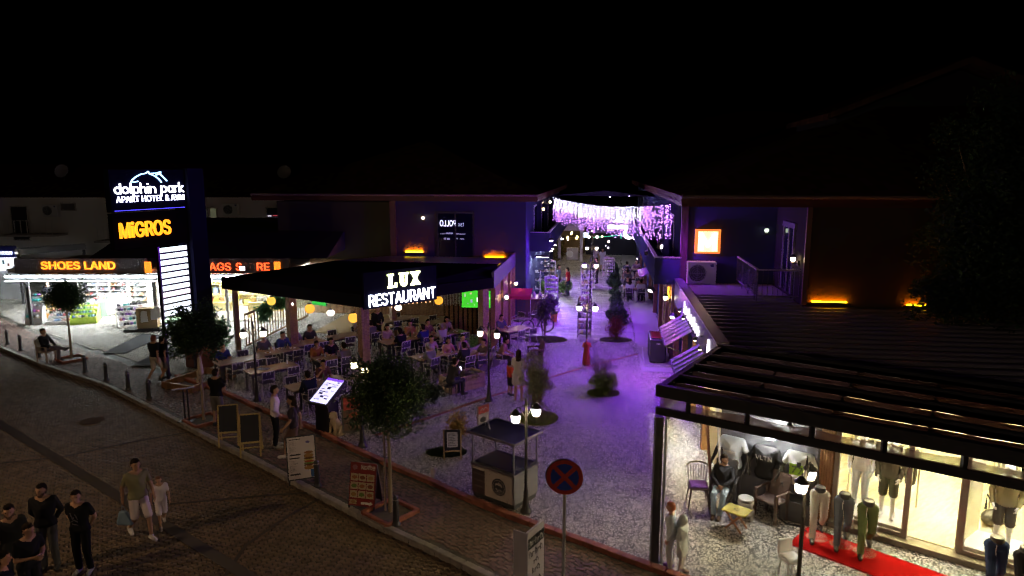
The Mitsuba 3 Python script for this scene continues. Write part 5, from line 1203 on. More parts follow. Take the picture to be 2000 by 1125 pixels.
for k, (v, e) in enumerate(((38.3, 1.0), (41.8, 1.0), (44.5, .6), (48.5, .5), (53, .4))):
    add(sf_, 'ceiling_light', awall(-5.9, -4.9, v - .5, v + .5, 2.86, 2.915), (1, 1, 1), emit=np.array((1, .97, .93)) * 130 * e, w=2.5)
for v in (37.0, 40.0, 43.2, 47, 51):
    add(sf_, 'divider', awall(-7.4, -5.0, v, v + .1, 0, 2.9), (.45, .42, .4))
for i, (px, py, v, k) in enumerate(((982, 581, 30.2, 55), (997, 554, 33.6, 45), (1007, 524, 37.5, 25), (1017, 519, 39.5, 25), (1032, 515, 41.0, 25))):
    p = atv(px, py, v)
    wall_lamp(('nearest', 'second', 'third', 'fourth', 'fifth')[i] + ' warm lamp on the left shop fronts, counted from the front', -4.42, v, p[2] - .1, 1, 0, k=k, group='lamps on the left shop fronts')
wl = thing('spot_lamp', 'glaring round white lamp on a pole before the left shops', 'lamp')
p = W(-3.3, 45.5, 0); q = ray(1073, 475); q = q * (p[1] / q[1]) + [0, 0, H]
add(wl, 'pole', tube([[q[0], q[1], 0], [q[0], q[1], q[2] - .1]], .03), DARK, 'satin')
add(wl, 'globe', sph(tuple(q), .17), (1, 1, 1), 'matte', True, emit=(560, 570, 590), w=8)
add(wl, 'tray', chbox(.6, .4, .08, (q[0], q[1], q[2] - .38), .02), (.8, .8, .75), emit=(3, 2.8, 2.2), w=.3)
for i, (v, k_) in enumerate(((37.6, 330), (40.6, 240), (44.0, 150))):  # strips added to whiten the alley floor below
    st_ = thing('strip_light', ('nearest', 'second', 'farthest')[i] + ' added white strip light under the left balcony', 'light', 'added strip lights under the left balcony')
    add(st_, 'housing', awall(-3.65, -2.9, v - .09, v + .09, 2.86, 2.94), DARK, 'satin'); add(st_, 'tube', awall(-3.6, -2.95, v - .06, v + .06, 2.82, 2.858), (1, 1, 1), emit=np.array((.96, .97, 1.0)) * k_); add(st_, 'hanger', awall(-3.3, -3.27, v - .02, v + .02, 2.94, 3.2), DARK)
# stalls, racks and shelves along the left
def rack(name, label, u, v, w, d, h, n, frame, cols, rz=0, group='racks along the alley', item='box'):
    k = thing(name, label, 'display rack', group)
    M = ALLEY @ M4((u, v, 0), rz)
    for i in range(n):
        z = .15 + (h - .2) * i / max(n - 1, 1)
        add(k, 'shelf', bx(-w / 2, w / 2, -d / 2, d / 2, z - .02, z), frame, 'satin', M=M)
    for sx in (-1, 1):
        for sy in (-1, 1): add(k, 'upright', bx(sx * w / 2 - .015, sx * w / 2 + .015, sy * d / 2 - .015, sy * d / 2 + .015, 0, h), frame, 'satin', M=M)
    ms_, cs_ = [], []
    for i in range(n):
        z = .15 + (h - .2) * i / max(n - 1, 1)
        for x in np.arange(-w / 2 + .07, w / 2 - .04, .12):
            if nr.random() < .85:
                hh = nr.uniform(.07, .17); ms_.append(cbox(.085, d * .6, hh, (x, -d * .1, z + hh / 2))); cs_.append(cols[nr.integers(len(cols))])
    if ms_: goods(k, 'goods', ms_, cs_, M=M)
    return k
MIX = [(.6, .55, .6), (.1, .1, .12), (.4, .25, .3), (.7, .68, .66), (.2, .15, .3), (.5, .4, .25)]
rack('display_rack', 'tall violet grid rack of postcards left of the alley lamp posts', -2.75, 37.6, .7, .4, 1.75, 7, (.5, .45, .55), [(.3, .2, .4), (.4, .3, .5), (.25, .2, .3)])
rack('display_rack', 'dark rack of sunglasses beside the nearest alley lamp post', -.75, 31.2, .6, .5, 1.75, 7, (.06, .06, .07), MIX)
rack('display_rack', 'silver rack behind the second alley lamp post', -.85, 38.6, .6, .5, 1.9, 7, (.6, .58, .62), MIX)
rack('display_rack', 'pale rack with white top behind the second lamp post', -.9, 44.3, .9, .6, 1.5, 5, (.7, .66, .7), MIX)
rack('display_rack', 'white rack with clothes at the left shop front', -4.2, 40.2, 1.2, .5, 1.7, 4, (.7, .7, .72), [(.1, .1, .11), (.7, .7, .72), (.3, .3, .35)])
rack('display_rack', 'dark rack with shirts further along the left shops', -4.0, 43.8, 1.3, .5, 1.7, 4, (.2, .2, .22), [(.1, .1, .11), (.6, .6, .65), (.3, .2, .3)])
rack('display_rack', 'small goods rack in front of the third left shop', -3.6, 46.5, .9, .5, 1.5, 5, (.5, .5, .5), MIX)
rack('display_rack', 'pink price board rack at the end of the hedge', .45, 49.5, .8, .15, 1.4, 6, (.65, .5, .6), [(.7, .5, .65), (.75, .7, .7)])
ct2 = thing('bar_counter', 'dark counter with pale wooden top before the left shop front', 'counter')
add(ct2, 'body', awall(-4.35, -2.95, 35.0, 36.2, 0, .95), (.12, .08, .08), 'satin')
add(ct2, 'top', awall(-4.45, -2.85, 34.9, 36.3, .952, 1.0), cls='pale_wood')
for k, (u, v, h, c) in enumerate(((-4.1, 35.5, .35, (.6, .6, .62)), (-3.8, 35.7, .28, (.3, .2, .35)), (-3.5, 35.4, .3, (.5, .45, .5)), (-3.2, 35.6, .2, (.45, .3, .5)))):
    solo('jar', ('white jar', 'violet jar', 'grey jar', 'small violet jar')[k] + ' standing on the dark counter of the left shop', 'jar', mv(lathe([(.001, 0), (.09, 0), (.1, h * .6), (.05, h * .85), (.05, h), (.001, h)], 12), ALLEY @ M4((u, v, 1.002))), c, 'gloss', 50, group='jars on the counter')
cnr = thing('parasol', 'small red cloth canopy folded over the left alley seats', 'parasol')
p = W(-4.0, 33.2)
add(cnr, 'canvas', mv(trimesh.Trimesh(np.array([[-.6, -.4, 1.5], [.6, -.4, 1.5], [.6, .5, 1.75], [-.6, .5, 1.75], [-.6, -.42, 1.35], [.6, -.42, 1.35]], float), np.array([[0, 1, 2], [0, 2, 3], [4, 5, 1], [4, 1, 0]]), process=False), M4(p, -AZ)), (.5, .05, .12), 'cloth')
for s in (-.55, .55): add(cnr, 'pole', tube([p + [s, .4, 0], p + [s, .4, 1.7]], .02), (.6, .6, .6), 'satin')
for i, (u, v, a, t) in enumerate(((-3.9, 32.0, 2.6, 'by the red canopy'), (-3.3, 33.4, 1.2, 'right of the red canopy'), (-3.2, 36.9, -1.6, 'at the dark counter'))):
    place(CHAIR, 'chair', f'white framed chair standing alone {t} in the alley', 'chair', ALLEY @ M4((u, v, 0), a), 'white framed restaurant chairs')
# bicycle
bk = thing('bicycle', 'black bicycle leaning by the left shops, front wheel toward the square', 'bicycle')
Mb_ = M4(G(1030, 652), .35)
for nm, x in (('wheel', 0), ('wheel_001', 1.02)):
    tor = mv(trimesh.creation.torus(.32, .022, major_sections=26, minor_sections=6), M4((x, 0, .34)) @ STAND)
    kx = bk + '__' + nm; USED.add(kx); put(kx, sk(tor, (.02, .02, .02), 'satin', 50), Mb_)
    add(kx, 'rim', mv(trimesh.creation.torus(.295, .008, major_sections=26, minor_sections=4), M4((x, 0, .34)) @ STAND), (.55, .55, .58), 'metal', M=Mb_)
    add(kx, 'spokes', cat([tube([(x, 0, .34), (x + .29 * math.cos(a), 0, .34 + .29 * math.sin(a))], .003, 3, False) for a in np.arange(14) * 2 * math.pi / 14] + [mv(cyl(.03, -.04, .04, n=8), M4((x, 0, .34)) @ STAND)]), (.5, .5, .5), 'metal', M=Mb_, kind='stuff')
add(bk, 'frame', cat([tube(q_, .018, 6) for q_ in ([(0, 0, .34), (.3, 0, .8)], [(.3, 0, .75), (.78, 0, .78)], [(.28, 0, .7), (.48, 0, .30), (.78, 0, .80)], [(.48, 0, .30), (1.02, 0, .34), (.78, 0, .78)], [(.78, 0, .78), (.96, 0, .92), (.98, 0, 1.0)], [(.84, 0, .82), (1.02, 0, .34)])]), (.03, .03, .035), 'satin', 50, M=Mb_)
add(bk, 'handlebar', tube([(.92, -.28, 1.04), (1.0, -.12, 1.02), (.98, 0, 1.0), (1.0, .12, 1.02), (.92, .28, 1.04)], .014, 6), (.05, .05, .05), 'satin', M=Mb_)
add(bk, 'saddle', m3.Manifold.batch_hull([ball((.22, -.07, .86), .035), ball((.22, .07, .86), .035), ball((.46, 0, .87), .025)]), (.03, .03, .03), 'satin', M=Mb_) if False else add(bk, 'saddle', fuse([m3.Manifold.batch_hull([ball((.22, -.07, .86), .035), ball((.22, .07, .86), .035), ball((.46, 0, .87), .025)])]), (.03, .03, .03), 'satin', M=Mb_)
# the far end of the alley
fe = thing('far_pavilion', 'white post pavilion with a chandelier at the far end of the alley', 'pavilion')
fv = 58.0
q = [atv(x, y, fv) for x, y in ((1090, 440), (1139, 440), (1136, 490), (1090, 480))]
add(fe, 'beam', awall(q[0][0], q[1][0], fv, fv + .2, q[0][2] - .45, q[0][2]), (.55, .45, .65), 'satin')
add(fe, 'roof', awall(q[0][0], q[1][0] + .3, fv - .2, fv + 7, q[0][2], q[0][2] + .15), (.3, .25, .35), 'satin')
for x in (q[0][0], q[1][0] - .25): add(fe, 'post', awall(x, x + .25, fv + .0, fv + .2, 0, q[0][2] - .45), (.6, .55, .65), 'satin')
add(fe, 'back_wall', awall(q[0][0] - 1, q[1][0], fv + 6, fv + 6.2, 0, 3.5), (.25, .17, .09))
add(fe, 'counter', awall(q[0][0] + .7, q[1][0] - .4, fv + 1.0, fv + 1.6, 0, 1.0), (.5, .45, .5), 'satin')
add(fe, 'emblem', mv(cyl(.3, 0, .03, n=20), ALLEY @ M4((atv(1112, 502, fv)[0], fv + .98, .5)) @ STAND), (.8, .8, .85), 'satin')
chn = thing('chandelier', 'glowing yellow chandelier in the far pavilion', 'chandelier')
cq = atv(1124, 466, fv + 1.5)
add(chn, 'ring', mv(trimesh.creation.torus(.7, .03, major_sections=20, minor_sections=5), ALLEY @ M4(cq)), (.4, .3, .1), 'metal')
for i in range(9):
    a = i * 2 * math.pi / 9
    add(chn, 'bulb', mv(sph((.7 * math.cos(a), .7 * math.sin(a), .1 + (.35 if i % 3 == 0 else 0)), .1, sub=1), ALLEY @ M4(cq)), (1, .9, .5), emit=(9, 6.5, 2.2), w=.6)
add(chn, 'chain', tube([W(*cq[:2], cq[2]), W(*cq[:2], cq[2] + 1.2)], .02), DARK)
def lit_box(name, label, px0, px1, py0, py1, v, e, group=None, cat_='sign'):
    a, c = atv(px0, py0, v), atv(px1, py1, v)
    k = thing(name, label, cat_, group)
    add(k, 'case', awall(a[0] - .04, c[0] + .04, v + .01, v + .12, c[2] - .04, a[2] + .04), DARK, 'satin')
    add(k, 'panel', awall(a[0], c[0], v - .02, v, c[2], a[2]), (.8, .8, .9), emit=e, w=.5)
    return k
lit_box('light_box_sign', 'small square pale blue light box right of the far pavilion', 1140, 1150, 454, 464, 56, (.7, 1.1, 1.5))
ht = thing('hotel_sign', 'white glowing lettering high at the far end below the light curtain', 'sign')
a0, a1 = atv(1187, 447, 62), atv(1227, 447, 62)
add(ht, 'lettering', mv(text('dolphin park hotel', .42, .05, True, a1[0] - a0[0]), ALLEY @ M4(((a0[0] + a1[0]) / 2, 62, a0[2]))), (1, 1, 1), emit=(4.5, 4.2, 5.6), w=.6)
add(ht, 'emblem', mv(strokes([arc(0, 0, .4, 20, 160), arc(.1, -.05, .3, 30, 120)], .09, .04), ALLEY @ M4(((a0[0] + a1[0]) / 2, 62, a0[2] + .45))), (.7, .8, 1), emit=(1.0, 1.3, 2.2), w=.2)
add(ht, 'rail', awall(a0[0], a1[0], 62.08, 62.16, a0[2] - .1, a0[2]), DARK, 'satin')
gl_ = thing('neon_line', 'thin green neon line on the far dark terrace', 'light')
add(gl_, 'tube', beam(W(*atv(1158, 464, 60)[:2], atv(1158, 464, 60)[2]), W(*atv(1230, 458, 60)[:2], atv(1230, 458, 60)[2]), .06), (.1, .8, .5), emit=(.03, .5, .26), w=.3)
add(gl_, 'tube', beam(W(*atv(1213, 466, 60)[:2], atv(1213, 466, 60)[2]), W(*atv(1213, 455, 60)[:2], atv(1213, 455, 60)[2]), .07), (.1, .8, .5), emit=(.05, .9, .4), w=.1)
dk = thing('far_terrace', 'dark terrace roof and railing behind the alley end', 'building')
q0, q1 = atv(1145, 452, 63), atv(1240, 492, 63)
add(dk, 'wall', awall(q0[0], q1[0] + 1, 63, 70, 0, q0[2]), (.04, .04, .06))
add(dk, 'ledge', awall(q0[0], q1[0] + 1, 62.7, 62.98, 2.0, 2.15), (.2, .15, .3), 'satin')
add(dk, 'side_wing', awall(-14, q0[0] - .05, 66, 70, 0, 4.0), (.05, .05, .05))
for i, (px, py, v, r_, e, t) in enumerate(((1156, 451, 58, .06, (6, 4, 3), 'orange bulb beside the light box'), (1176, 462, 57, .09, (8, 5, 2), 'warm bulb on the green neon line'), (1189, 472, 57, .10, (9, 7, 5), 'white globe below the green neon line'), (1091, 458, 57, .11, (9, 7, 4), 'globe left of the chandelier'), (1109, 468, 59, .08, (5, 4, 3), 'small globe under the chandelier'), (1239, 466, 50, .08, (6, 5, 4), 'small lamp at the right balcony end'), (1188, 484, 57, .07, (5, 4, 5), 'tiny lamp above the people in white'), (1183, 480, 57, .05, (4, 3, 4), 'tiny bulb beside the lamp over the people'))):
    solo('lamp', t + ' at the far end of the alley', 'lamp', mv(sph((0, 0, 0), r_, sub=1), ALLEY @ M4(atv(px, py, v))), (1, .9, .8), group='far alley lamps', emit=e, w=.3)
mo = thing('crescent_lamp', 'white glowing crescent on the far right balcony end', 'lamp')
add(mo, 'crescent', mv(mv(prism(Point(0, 0).buffer(.42).difference(Point(.22, .16).buffer(.40)), 0, .08), STAND), ALLEY @ M4(atv(1228, 457, 56))), (1, 1, 1), emit=(6, 5.5, 6), w=.4)
# ------------------------------------------------------------------ right shop fronts below the balcony
rs = thing('shop_arcade', 'wooden shop fronts with violet light below the right balcony', 'building')
add(rs, 'wall', awall(3.9, 4.0, 26.65, 60, 0, 3.2), (.16, .10, .08))
for v in (27.5, 30, 33.4, 37, 41, 46, 52):
    add(rs, 'post', awall(2.75, 2.94, v, v + .2, 0, 3.24), (.22, .1, .08) if v > 30 else (.25, .12, .2), 'satin')
for v in (28.7, 29.3, 31.5, 32.2):
    add(rs, 'panel', awall(2.86, 2.93, v, v + .4, .05, 2.6), cls='wood')
dp = thing('door_panel', 'pale yellow lit door frame at the right shop front', 'door')
add(dp, 'frame', awall(2.8, 2.9, 30.4, 30.5, 0, 2.5), (.6, .55, .3), 'satin'); add(dp, 'frame', awall(2.8, 2.9, 31.2, 31.3, 0, 2.5), (.6, .55, .3), 'satin'); add(dp, 'leaf', awall(2.86, 2.9, 30.5, 31.2, 0, 2.5), (.1, .08, .07), 'satin')
oq = [atv(x, y, 28.6) for x, y in ((1304, 560), (1319, 588))]
os_ = thing('script_sign', 'glowing orange shop sign with dark swirls hanging at the right shop front', 'sign')
add(os_, 'panel', awall(oq[0][0], oq[1][0], 28.6, 28.66, oq[1][2], oq[0][2]), (.9, .5, .1), emit=(1.8, .72, .08), w=1.0)
for k in range(3):
    add(os_, 'swirl', mv(strokes([[(0, 0), (.03, .2), (-.02, .35), (.04, .5), (0, .62)]], .025, .01), ALLEY @ M4((oq[0][0] + .09 + k * .12, 28.585, oq[1][2] + .03))), (.3, .1, .02))
wall_lamp('warm wall lamp under the glowing orange sign on the right', 2.75, 28.0, 2.35, -1, 0, k=45, group='lamps on the right shop fronts')
aw = thing('awning', 'small dark violet awning at the corner of the right shop front', 'awning', 'awnings on the right')
add(aw, 'canvas', mv(cat([prism([(0, 0), (1.0, -.35), (1.0, -.4), (0, -.06)], 0, 2.4)]), ALLEY @ M4((2.75, 35.0, 2.95)) @ np.array([[-1, 0, 0, 0], [0, 0, -1, 0], [0, 1, 0, 0], [0, 0, 0, 1.0]])), (.25, .22, .35), 'satin')
bt = thing('vending_cart', 'black cart with a red top standing in a white rail frame on the right strip', 'cart')
Mv = ALLEY @ M4((2.25, 27.7, 0))
add(bt, 'body', chbox(.62, 1.5, .95, (0, 0, .5), .04), (.02, .02, .022), 'satin', M=Mv)
add(bt, 'lid', mv(chbox(.5, .8, .05, (0, 0, 0), .01), M4((0, -.1, 1.0)) @ RX(.1)), (.55, .04, .1), 'satin', M=Mv)
add(bt, 'badge', cbox(.14, .01, .05, (0, -.76, .8)), (.6, .6, .6), 'satin', M=Mv)
add(bt, 'rail_frame', cat([tube([(-.55, .4, .05), (-.55, -1.25, .05), (.7, -1.25, .05), (.7, .4, .05)], .025, 6), tube([(-.55, .4, .35), (-.55, -1.25, .12)], .02, 6), tube([(.7, .4, .35), (.7, -1.25, .12)], .02, 6)]), (.7, .68, .72), 'satin', M=Mv)
mc = thing('parked_scooter', 'dark scooter parked behind the lower violet awning', 'scooter')
Mm = ALLEY @ M4((2.15, 21.2, 0), 1.45)
for nm, x in (('wheel', -.55), ('wheel_001', .6)):
    put(mc + '__' + nm, sk(mv(trimesh.creation.torus(.24, .06, major_sections=20, minor_sections=8), M4((x, 0, .3)) @ STAND), (.02, .02, .02), 'satin', 50), Mm)
add(mc, 'body', fuse([m3.Manifold.batch_hull([ball((-.6, 0, .6), .14), ball((.1, 0, .45), .12), ball((-.3, 0, .75), .12)]), bone((.1, 0, .4), .1, (.5, 0, .75), .1), bone((.5, 0, .75), .08, (.45, 0, 1.0), .05)]), (.05, .04, .09), 'gloss', 50, M=Mm)
add(mc, 'handlebar', tube([(.4, -.32, 1.02), (.47, 0, 1.02), (.4, .32, 1.02)], .02), DARK, 'satin', M=Mm)
add(mc, 'seat', chbox(.6, .26, .1, (-.35, 0, .86), .04), (.03, .03, .03), 'satin', M=Mm)
# terrace tables with guests on the right, far
for i, (u, v) in enumerate(((1.9, 40.5), (2.0, 44.5), (2.0, 48.5))):
    place(table_kit(1.3, .75, 'satin'), 'dining_table', ('nearest', 'middle', 'farthest')[i] + ' of the three dark tables on the right strip of the alley', 'table', ALLEY @ M4((u, v, 0)), 'alley tables')
# ------------------------------------------------------------------ clothes shop at the right with its pergola
SD = np.array([.86, -.51]); SN = np.array([-.51, -.86]); SQ = np.array([2.85, 16.0])     # facade: along, outward (alley frame)
def SW(s, o=0.0, z=0.0): return W(*(SQ + SD * s + SN * o), z)
SM = M4(SW(0), heading((SW(1) - SW(0))[:2]))         # local: x along the facade, -y outward
def sbx(s0, s1, o0, o1, z0, z1): return mv(bx(s0, s1, -o1, -o0, z0, z1), SM)
st = thing('clothes_shop', 'brightly lit clothes shop with glass front and open door at the right', 'shop')
FR = (.30, .25, .22)
add(st, 'wall', sbx(0.0, 2.22, -.2, 0, 0, 3.1), (.085, .085, .10), 'satin')
for k in range(4): add(st, 'wall_panel', sbx(.04 + k * .54, .55 + k * .54, .002, .016, .1, 3.0), (.095, .095, .115), 'satin')
add(st, 'column', sbx(2.225, 2.50, -.2, .05, 0, 3.1), cls='wood')
for k in range(5): add(st, 'slat', sbx(2.235 + k * .052, 2.272 + k * .052, .052, .075, .05, 3.05), (.36, .2, .1), 'satin')
add(st, 'plinth', sbx(2.51, 9.5, -.1, .22, 0, .12), (.20, .17, .15), 'satin')
add(st, 'floor', sbx(.2, 9.5, -4.5, -.11, .02, .13), cls='shop_floor')
def sfl(p, n, uv):
    a = mikit.fbm(p.x * 2 + p.y * 3, p.y * 14 - p.x * 12, 0.0, 3)
    return mi.Color3f(.62, .50, .26) * (.75 + .45 * a)
scene['shop_floor'] = two({'type': 'principled', 'base_color': mikit.proc(sfl), 'roughness': .35})
add(st, 'back_wall', sbx(.2, 9.6, -4.6, -4.5, 0, 3.1), (.62, .54, .36))
add(st, 'side_wall', sbx(.2, .3, -4.5, -.2, 0, 3.1), (.62, .58, .48)); add(st, 'side_wall', sbx(9.5, 9.6, -4.5, 0, 0, 3.1), (.62, .58, .48))
add(st, 'ceiling', sbx(.2, 9.6, -4.6, -.05, 2.95, 3.05), (.6, .58, .52))
for s, o in ((1.2, -1.2), (3.4, -.9), (3.4, -2.8), (5.2, -1.0), (5.2, -3.0), (7.2, -.9), (7.2, -2.8), (8.8, -1.5)):
    add(st, 'ceiling_light', sbx(s - .5, s + .5, o - .18, o + .18, 2.90, 2.948), (1, 1, 1), emit=np.array((1, .84, .42)) * 125, w=3)
add(st, 'window_light', sbx(2.7, 3.8, -.32, -.22, 2.85, 2.9), (1, 1, 1), emit=np.array((1, .87, .50)) * 90, w=1.5)
add(st, 'window_light', sbx(5.0, 6.8, -.32, -.22, 2.85, 2.9), (1, 1, 1), emit=np.array((1, .87, .50)) * 90, w=1.5)
for s in (2.51, 3.86, 4.82, 6.9, 9.2): add(st, 'mullion', sbx(s, s + .10, -.08, .02, .12, 2.95), FR, 'satin')
add(st, 'transom', sbx(2.62, 9.2, -.06, .005, 2.62, 2.68), FR, 'satin'); add(st, 'header', sbx(2.51, 9.5, -.09, .03, 2.952, 3.1), FR, 'satin')
for s0, s1 in ((2.615, 3.855), (4.925, 6.895), (7.005, 9.195)):
    wf = add(st, 'window', sbx(s0 + .001, s1 - .001, -.05, .0, .122, .2), FR, 'satin')
    p0, p1 = SW(s0, -.02), SW(s1, -.02)
    add(wf, 'pane', quad(p0 + [0, 0, .2], p1 + [0, 0, .2], p1 + [0, 0, 2.62], p0 + [0, 0, 2.62]), cls='pane')
    add(wf, 'display_floor', sbx(s0, s1, -1.0, -.09, .132, .26), (.66, .62, .54), 'satin')
dl = add(st, 'open_door', mv(bx(0, .07, 0, 1.0, .14, 2.6), SM @ M4((4.78, .1, 0), -.25)), FR, 'satin')
# display goods inside
for i, (s, o, n, lab) in enumerate(((3.2, -1.6, 16, 'black clothes on a rail behind the left shop window'), (5.9, -2.0, 18, 'dark jackets on a rail behind the right shop window'), (7.9, -3.4, 14, 'grey clothes on a rail at the back of the clothes shop'))):
    k = thing('clothes_rail', lab, 'clothes rail', 'clothes rails in the shop')
    add(k, 'rail', cat([tube([SW(s - .7, o, .13), SW(s - .7, o, 1.5), SW(s + .7, o, 1.5), SW(s + .7, o, .13)], .018, 6)]), (.4, .36, .3), 'metal')
    for j in range(n):
        x = s - .62 + 1.24 * j / (n - 1); c = nr.choice([.03, .05, .1, .25], p=[.4, .3, .2, .1])
        add(k, 'garment', mv(prism([(-.22, 0), (.22, 0), (.2, .62), (.06, .72), (-.06, .72), (-.2, .62)], -.025, .025), M4(SW(x, o, .72 + nr.uniform(-.03, .05)), heading(SN) - AZ + math.pi + nr.uniform(-.2, .2)) @ STAND), (c, c * .95, c * .9), 'cloth')
pl_ = thing('display_ladder', 'pale sloping display board leaning inside the clothes shop', 'display stand')
add(pl_, 'board', beam(SW(5.0, -1.2, .14), SW(4.7, -4.2, 1.1), .25, .05), (.55, .42, .25), 'satin')
bn = thing('black_bag', 'black bag on the floor inside the shop door', 'bag')
add(bn, 'body', sph(tuple(SW(5.3, -1.7, .3)), .2, (1.2, .9, .9)), (.02, .02, .02), 'satin', True); add(bn, 'strap', tube([SW(5.15, -1.7, .45), SW(5.15, -1.8, .75), SW(5.35, -1.7, .45)], .025, 6), (.02, .02, .02))
# mannequins
MANQ = figure(joints('stand', L=((-.25, -.03, 1.14), (-.20, .10, .94)), R=((.25, -.03, 1.14), (.20, .10, .94))), sleeve='long', legs='short', hair='none')
MANT = figure(joints('stand', L=((-.25, -.03, 1.14), (-.22, .10, .92)), R=((.25, -.03, 1.14), (.22, .10, .92))), sleeve='long', legs='long', hair='none')
def mannequin(label, P, pos, d, cols, s=1.0, skip=()):
    k = thing('mannequin', label, 'mannequin', 'shop mannequins')
    M = M4(pos, heading(d) - math.pi / 2, s)
    for nme, m in P.items():
        if nme in skip: continue
        b_ = nme.split('_0')[0]
        put(k + '__' + nme, sk(m, cols.get(b_, (.8, .78, .75)), 'cloth' if b_ in ('shirt', 'trousers', 'shorts') else 'satin', 50), M); USED.add(k + '__' + nme)
    return k, M
OUT = W(*SN) - W(0, 0)
mannequin('white mannequin in a pale grey tracksuit in the left shop window', MANT, SW(2.95, -.5, .26), OUT, {'shirt': (.68, .68, .74), 'trousers': (.6, .63, .7), 'shoe': (.8, .8, .8)})
mannequin('white mannequin in black shorts and jacket in the left shop window', MANQ, SW(3.5, -.45, .26), OUT, {'shirt': (.07, .065, .06), 'shorts': (.05, .05, .04), 'shoe': (.8, .8, .8)})
mannequin('white mannequin in a shiny olive jacket in the right shop window', MANQ, SW(5.5, -.45, .26), OUT, {'shirt': (.22, .2, .13), 'shorts': (.05, .045, .045), 'shoe': (.8, .8, .8)})
mannequin('white mannequin in dark clothes at the right edge of the window', MANT, SW(6.3, -.45, .26), OUT, {'shirt': (.1, .1, .1), 'trousers': (.06, .06, .08), 'shoe': (.8, .8, .8)})
legP = figure(joints('walk', step=.55), legs='long', hair='none', fine=True)
def legs_form(label, pos, d, col, shoe_c=(.03, .03, .03), patch=None, s=1.0):
    'a trouser form standing on a round base: no upper body'
    k = thing('trouser_mannequin', label, 'mannequin', 'trouser mannequins on the carpet')
    M = M4(pos, heading(d) - math.pi / 2, s)
    put(k + '__trousers', sk(legP['trousers'], col, 'cloth', True), M); USED.add(k + '__trousers')
    for n_ in ('shoe', 'shoe_001'): put(k + '__' + n_, sk(legP[n_], shoe_c, 'satin', 50), M); USED.add(k + '__' + n_)
    add(k, 'waist_cap', mv(lathe([(.001, .03), (.105, .02), (.115, -.05), (.11, -.08)], 14), M4((0, -.01, 1.09))), (.03, .03, .035), 'satin', 40, M=M)
    add(k, 'base', cyl(.22, .0, .02, (0, .03), 20), (.3, .2, .16), 'satin', M=M)
    for x, z in ((-.17, .56), (-.17, .45)) if patch is not None else (): add(k, 'patch', cbox(.05, .12, .09, (x, .0, z)), patch, 'cloth', M=M)
    add(k, 'drawstring', tube([(.03, .11, 1.0), (.04, .125, .9), (.03, .12, .8)], .008, 4), (.7, .7, .7), M=M)
side_d = W(-.25, -1) - W(0, 0)
legs_form('trouser form in cream cargo trousers, leftmost on the red carpet', G(1595, 1049), side_d, (.66, .63, .55))
legs_form('trouser form in dark grey joggers with white patches, second on the carpet', G(1642, 1063), side_d, (.10, .115, .15), patch=(.7, .7, .72))
legs_form('trouser form in olive green joggers with white patches, third on the carpet', G(1688, 1079), side_d, (.10, .13, .06), patch=(.7, .7, .72))
legs_form('trouser form in dark blue jeans before the right shop window', G(1935, 1160), side_d, (.035, .05, .11))
legs_form('trouser form in black jeans at the right edge of the picture', G(1992, 1185), side_d, (.03, .03, .035))
# T-shirt busts on the dark wall
TSH = figure(joints('stand', L=((-.30, .02, 1.18), (-.36, .10, .96)), R=((.30, .02, 1.18), (.36, .10, .96))), sleeve='short', legs='bare', hair='none', fine=True)
def bust(label, px, py, col, prints):
    s, z = onplane(px, py, SW(0, .16), (SW(1) - SW(0))[:2])
    k = thing('shirt_bust', label, 'shirt bust', 'shirt busts on the dark wall')
    M = M4(SW(s, .19, z - 1.22 * 1.2), heading(OUT) - math.pi / 2, 1.2)
    put(k + '__shirt', sk(TSH['shirt'], col, 'cloth', True), M); USED.add(k + '__shirt')
    body = TSH['body'].copy(); keep = (np.abs(body.vertices[:, 0]) > .215) & (body.vertices[:, 2] > .86) & (body.vertices[:, 2] < 1.36); body.update_faces(keep[body.faces].all(1))
    put(k + '__arms', sk(body, (.02, .02, .022), 'satin', True), M); USED.add(k + '__arms')
    for m, c in prints: add(k, 'print', mv(m, M @ M4((0, 0, 0), math.pi)), c, 'matte')
    add(k, 'wall_hook', cbox(.06, .25, .06, (0, -.12, 1.2)), (.05, .05, .05), 'satin', M=M)
PX = [(x, z) for x in (-.1, .1) for z in (0, 1)]
bust('white and pale blue T-shirt bust, first on the dark wall', 1432, 878, (.62, .70, .80), [(cbox(.26, .012, .015, (0, -.155, 1.24)), (.8, .82, .85)), (cbox(.2, .012, .012, (.0, -.155, 1.21)), (.75, .78, .82))])
bust('black T-shirt bust with white letters VLTN, middle of the dark wall', 1497, 898, (.018, .018, .02), [(mv(text('VLTN', .085, .012, True), M4((0, -.15, 1.27))), (.8, .8, .78))])
bust('white T-shirt bust with a green print, last on the dark wall', 1563, 910, (.72, .74, .70), [(cbox(.28, .012, .2, (0, -.148, 1.2)), (.35, .62, .08)), (mv(text('77', .12, .014, True), M4((0, -.151, 1.14))), (.12, .18, .1)), (cbox(.07, .014, .1, (.02, -.152, 1.3)), (.05, .06, .08))])
wsl = thing('wall_spot', 'square white glowing spot lamp on the wall above the black T-shirt', 'lamp')
s, z = onplane(1509, 849, SW(0, .2), (SW(1) - SW(0))[:2])
add(wsl, 'case', sbx(s - .11, s + .11, .02, .2, z - .09, z + .09), DARK, 'satin'); add(wsl, 'lens', sbx(s - .085, s + .085, .201, .38, z - .07, z + .07), (1, 1, .9), emit=np.array((1, .95, .84)) * 420, w=4.0)
w_ = thing('corner_lamp', 'added hooded light tube under the dark fascia that throws warm light on the gravel', 'lamp')  # tube added for the warm gravel patch, hood added to bound it
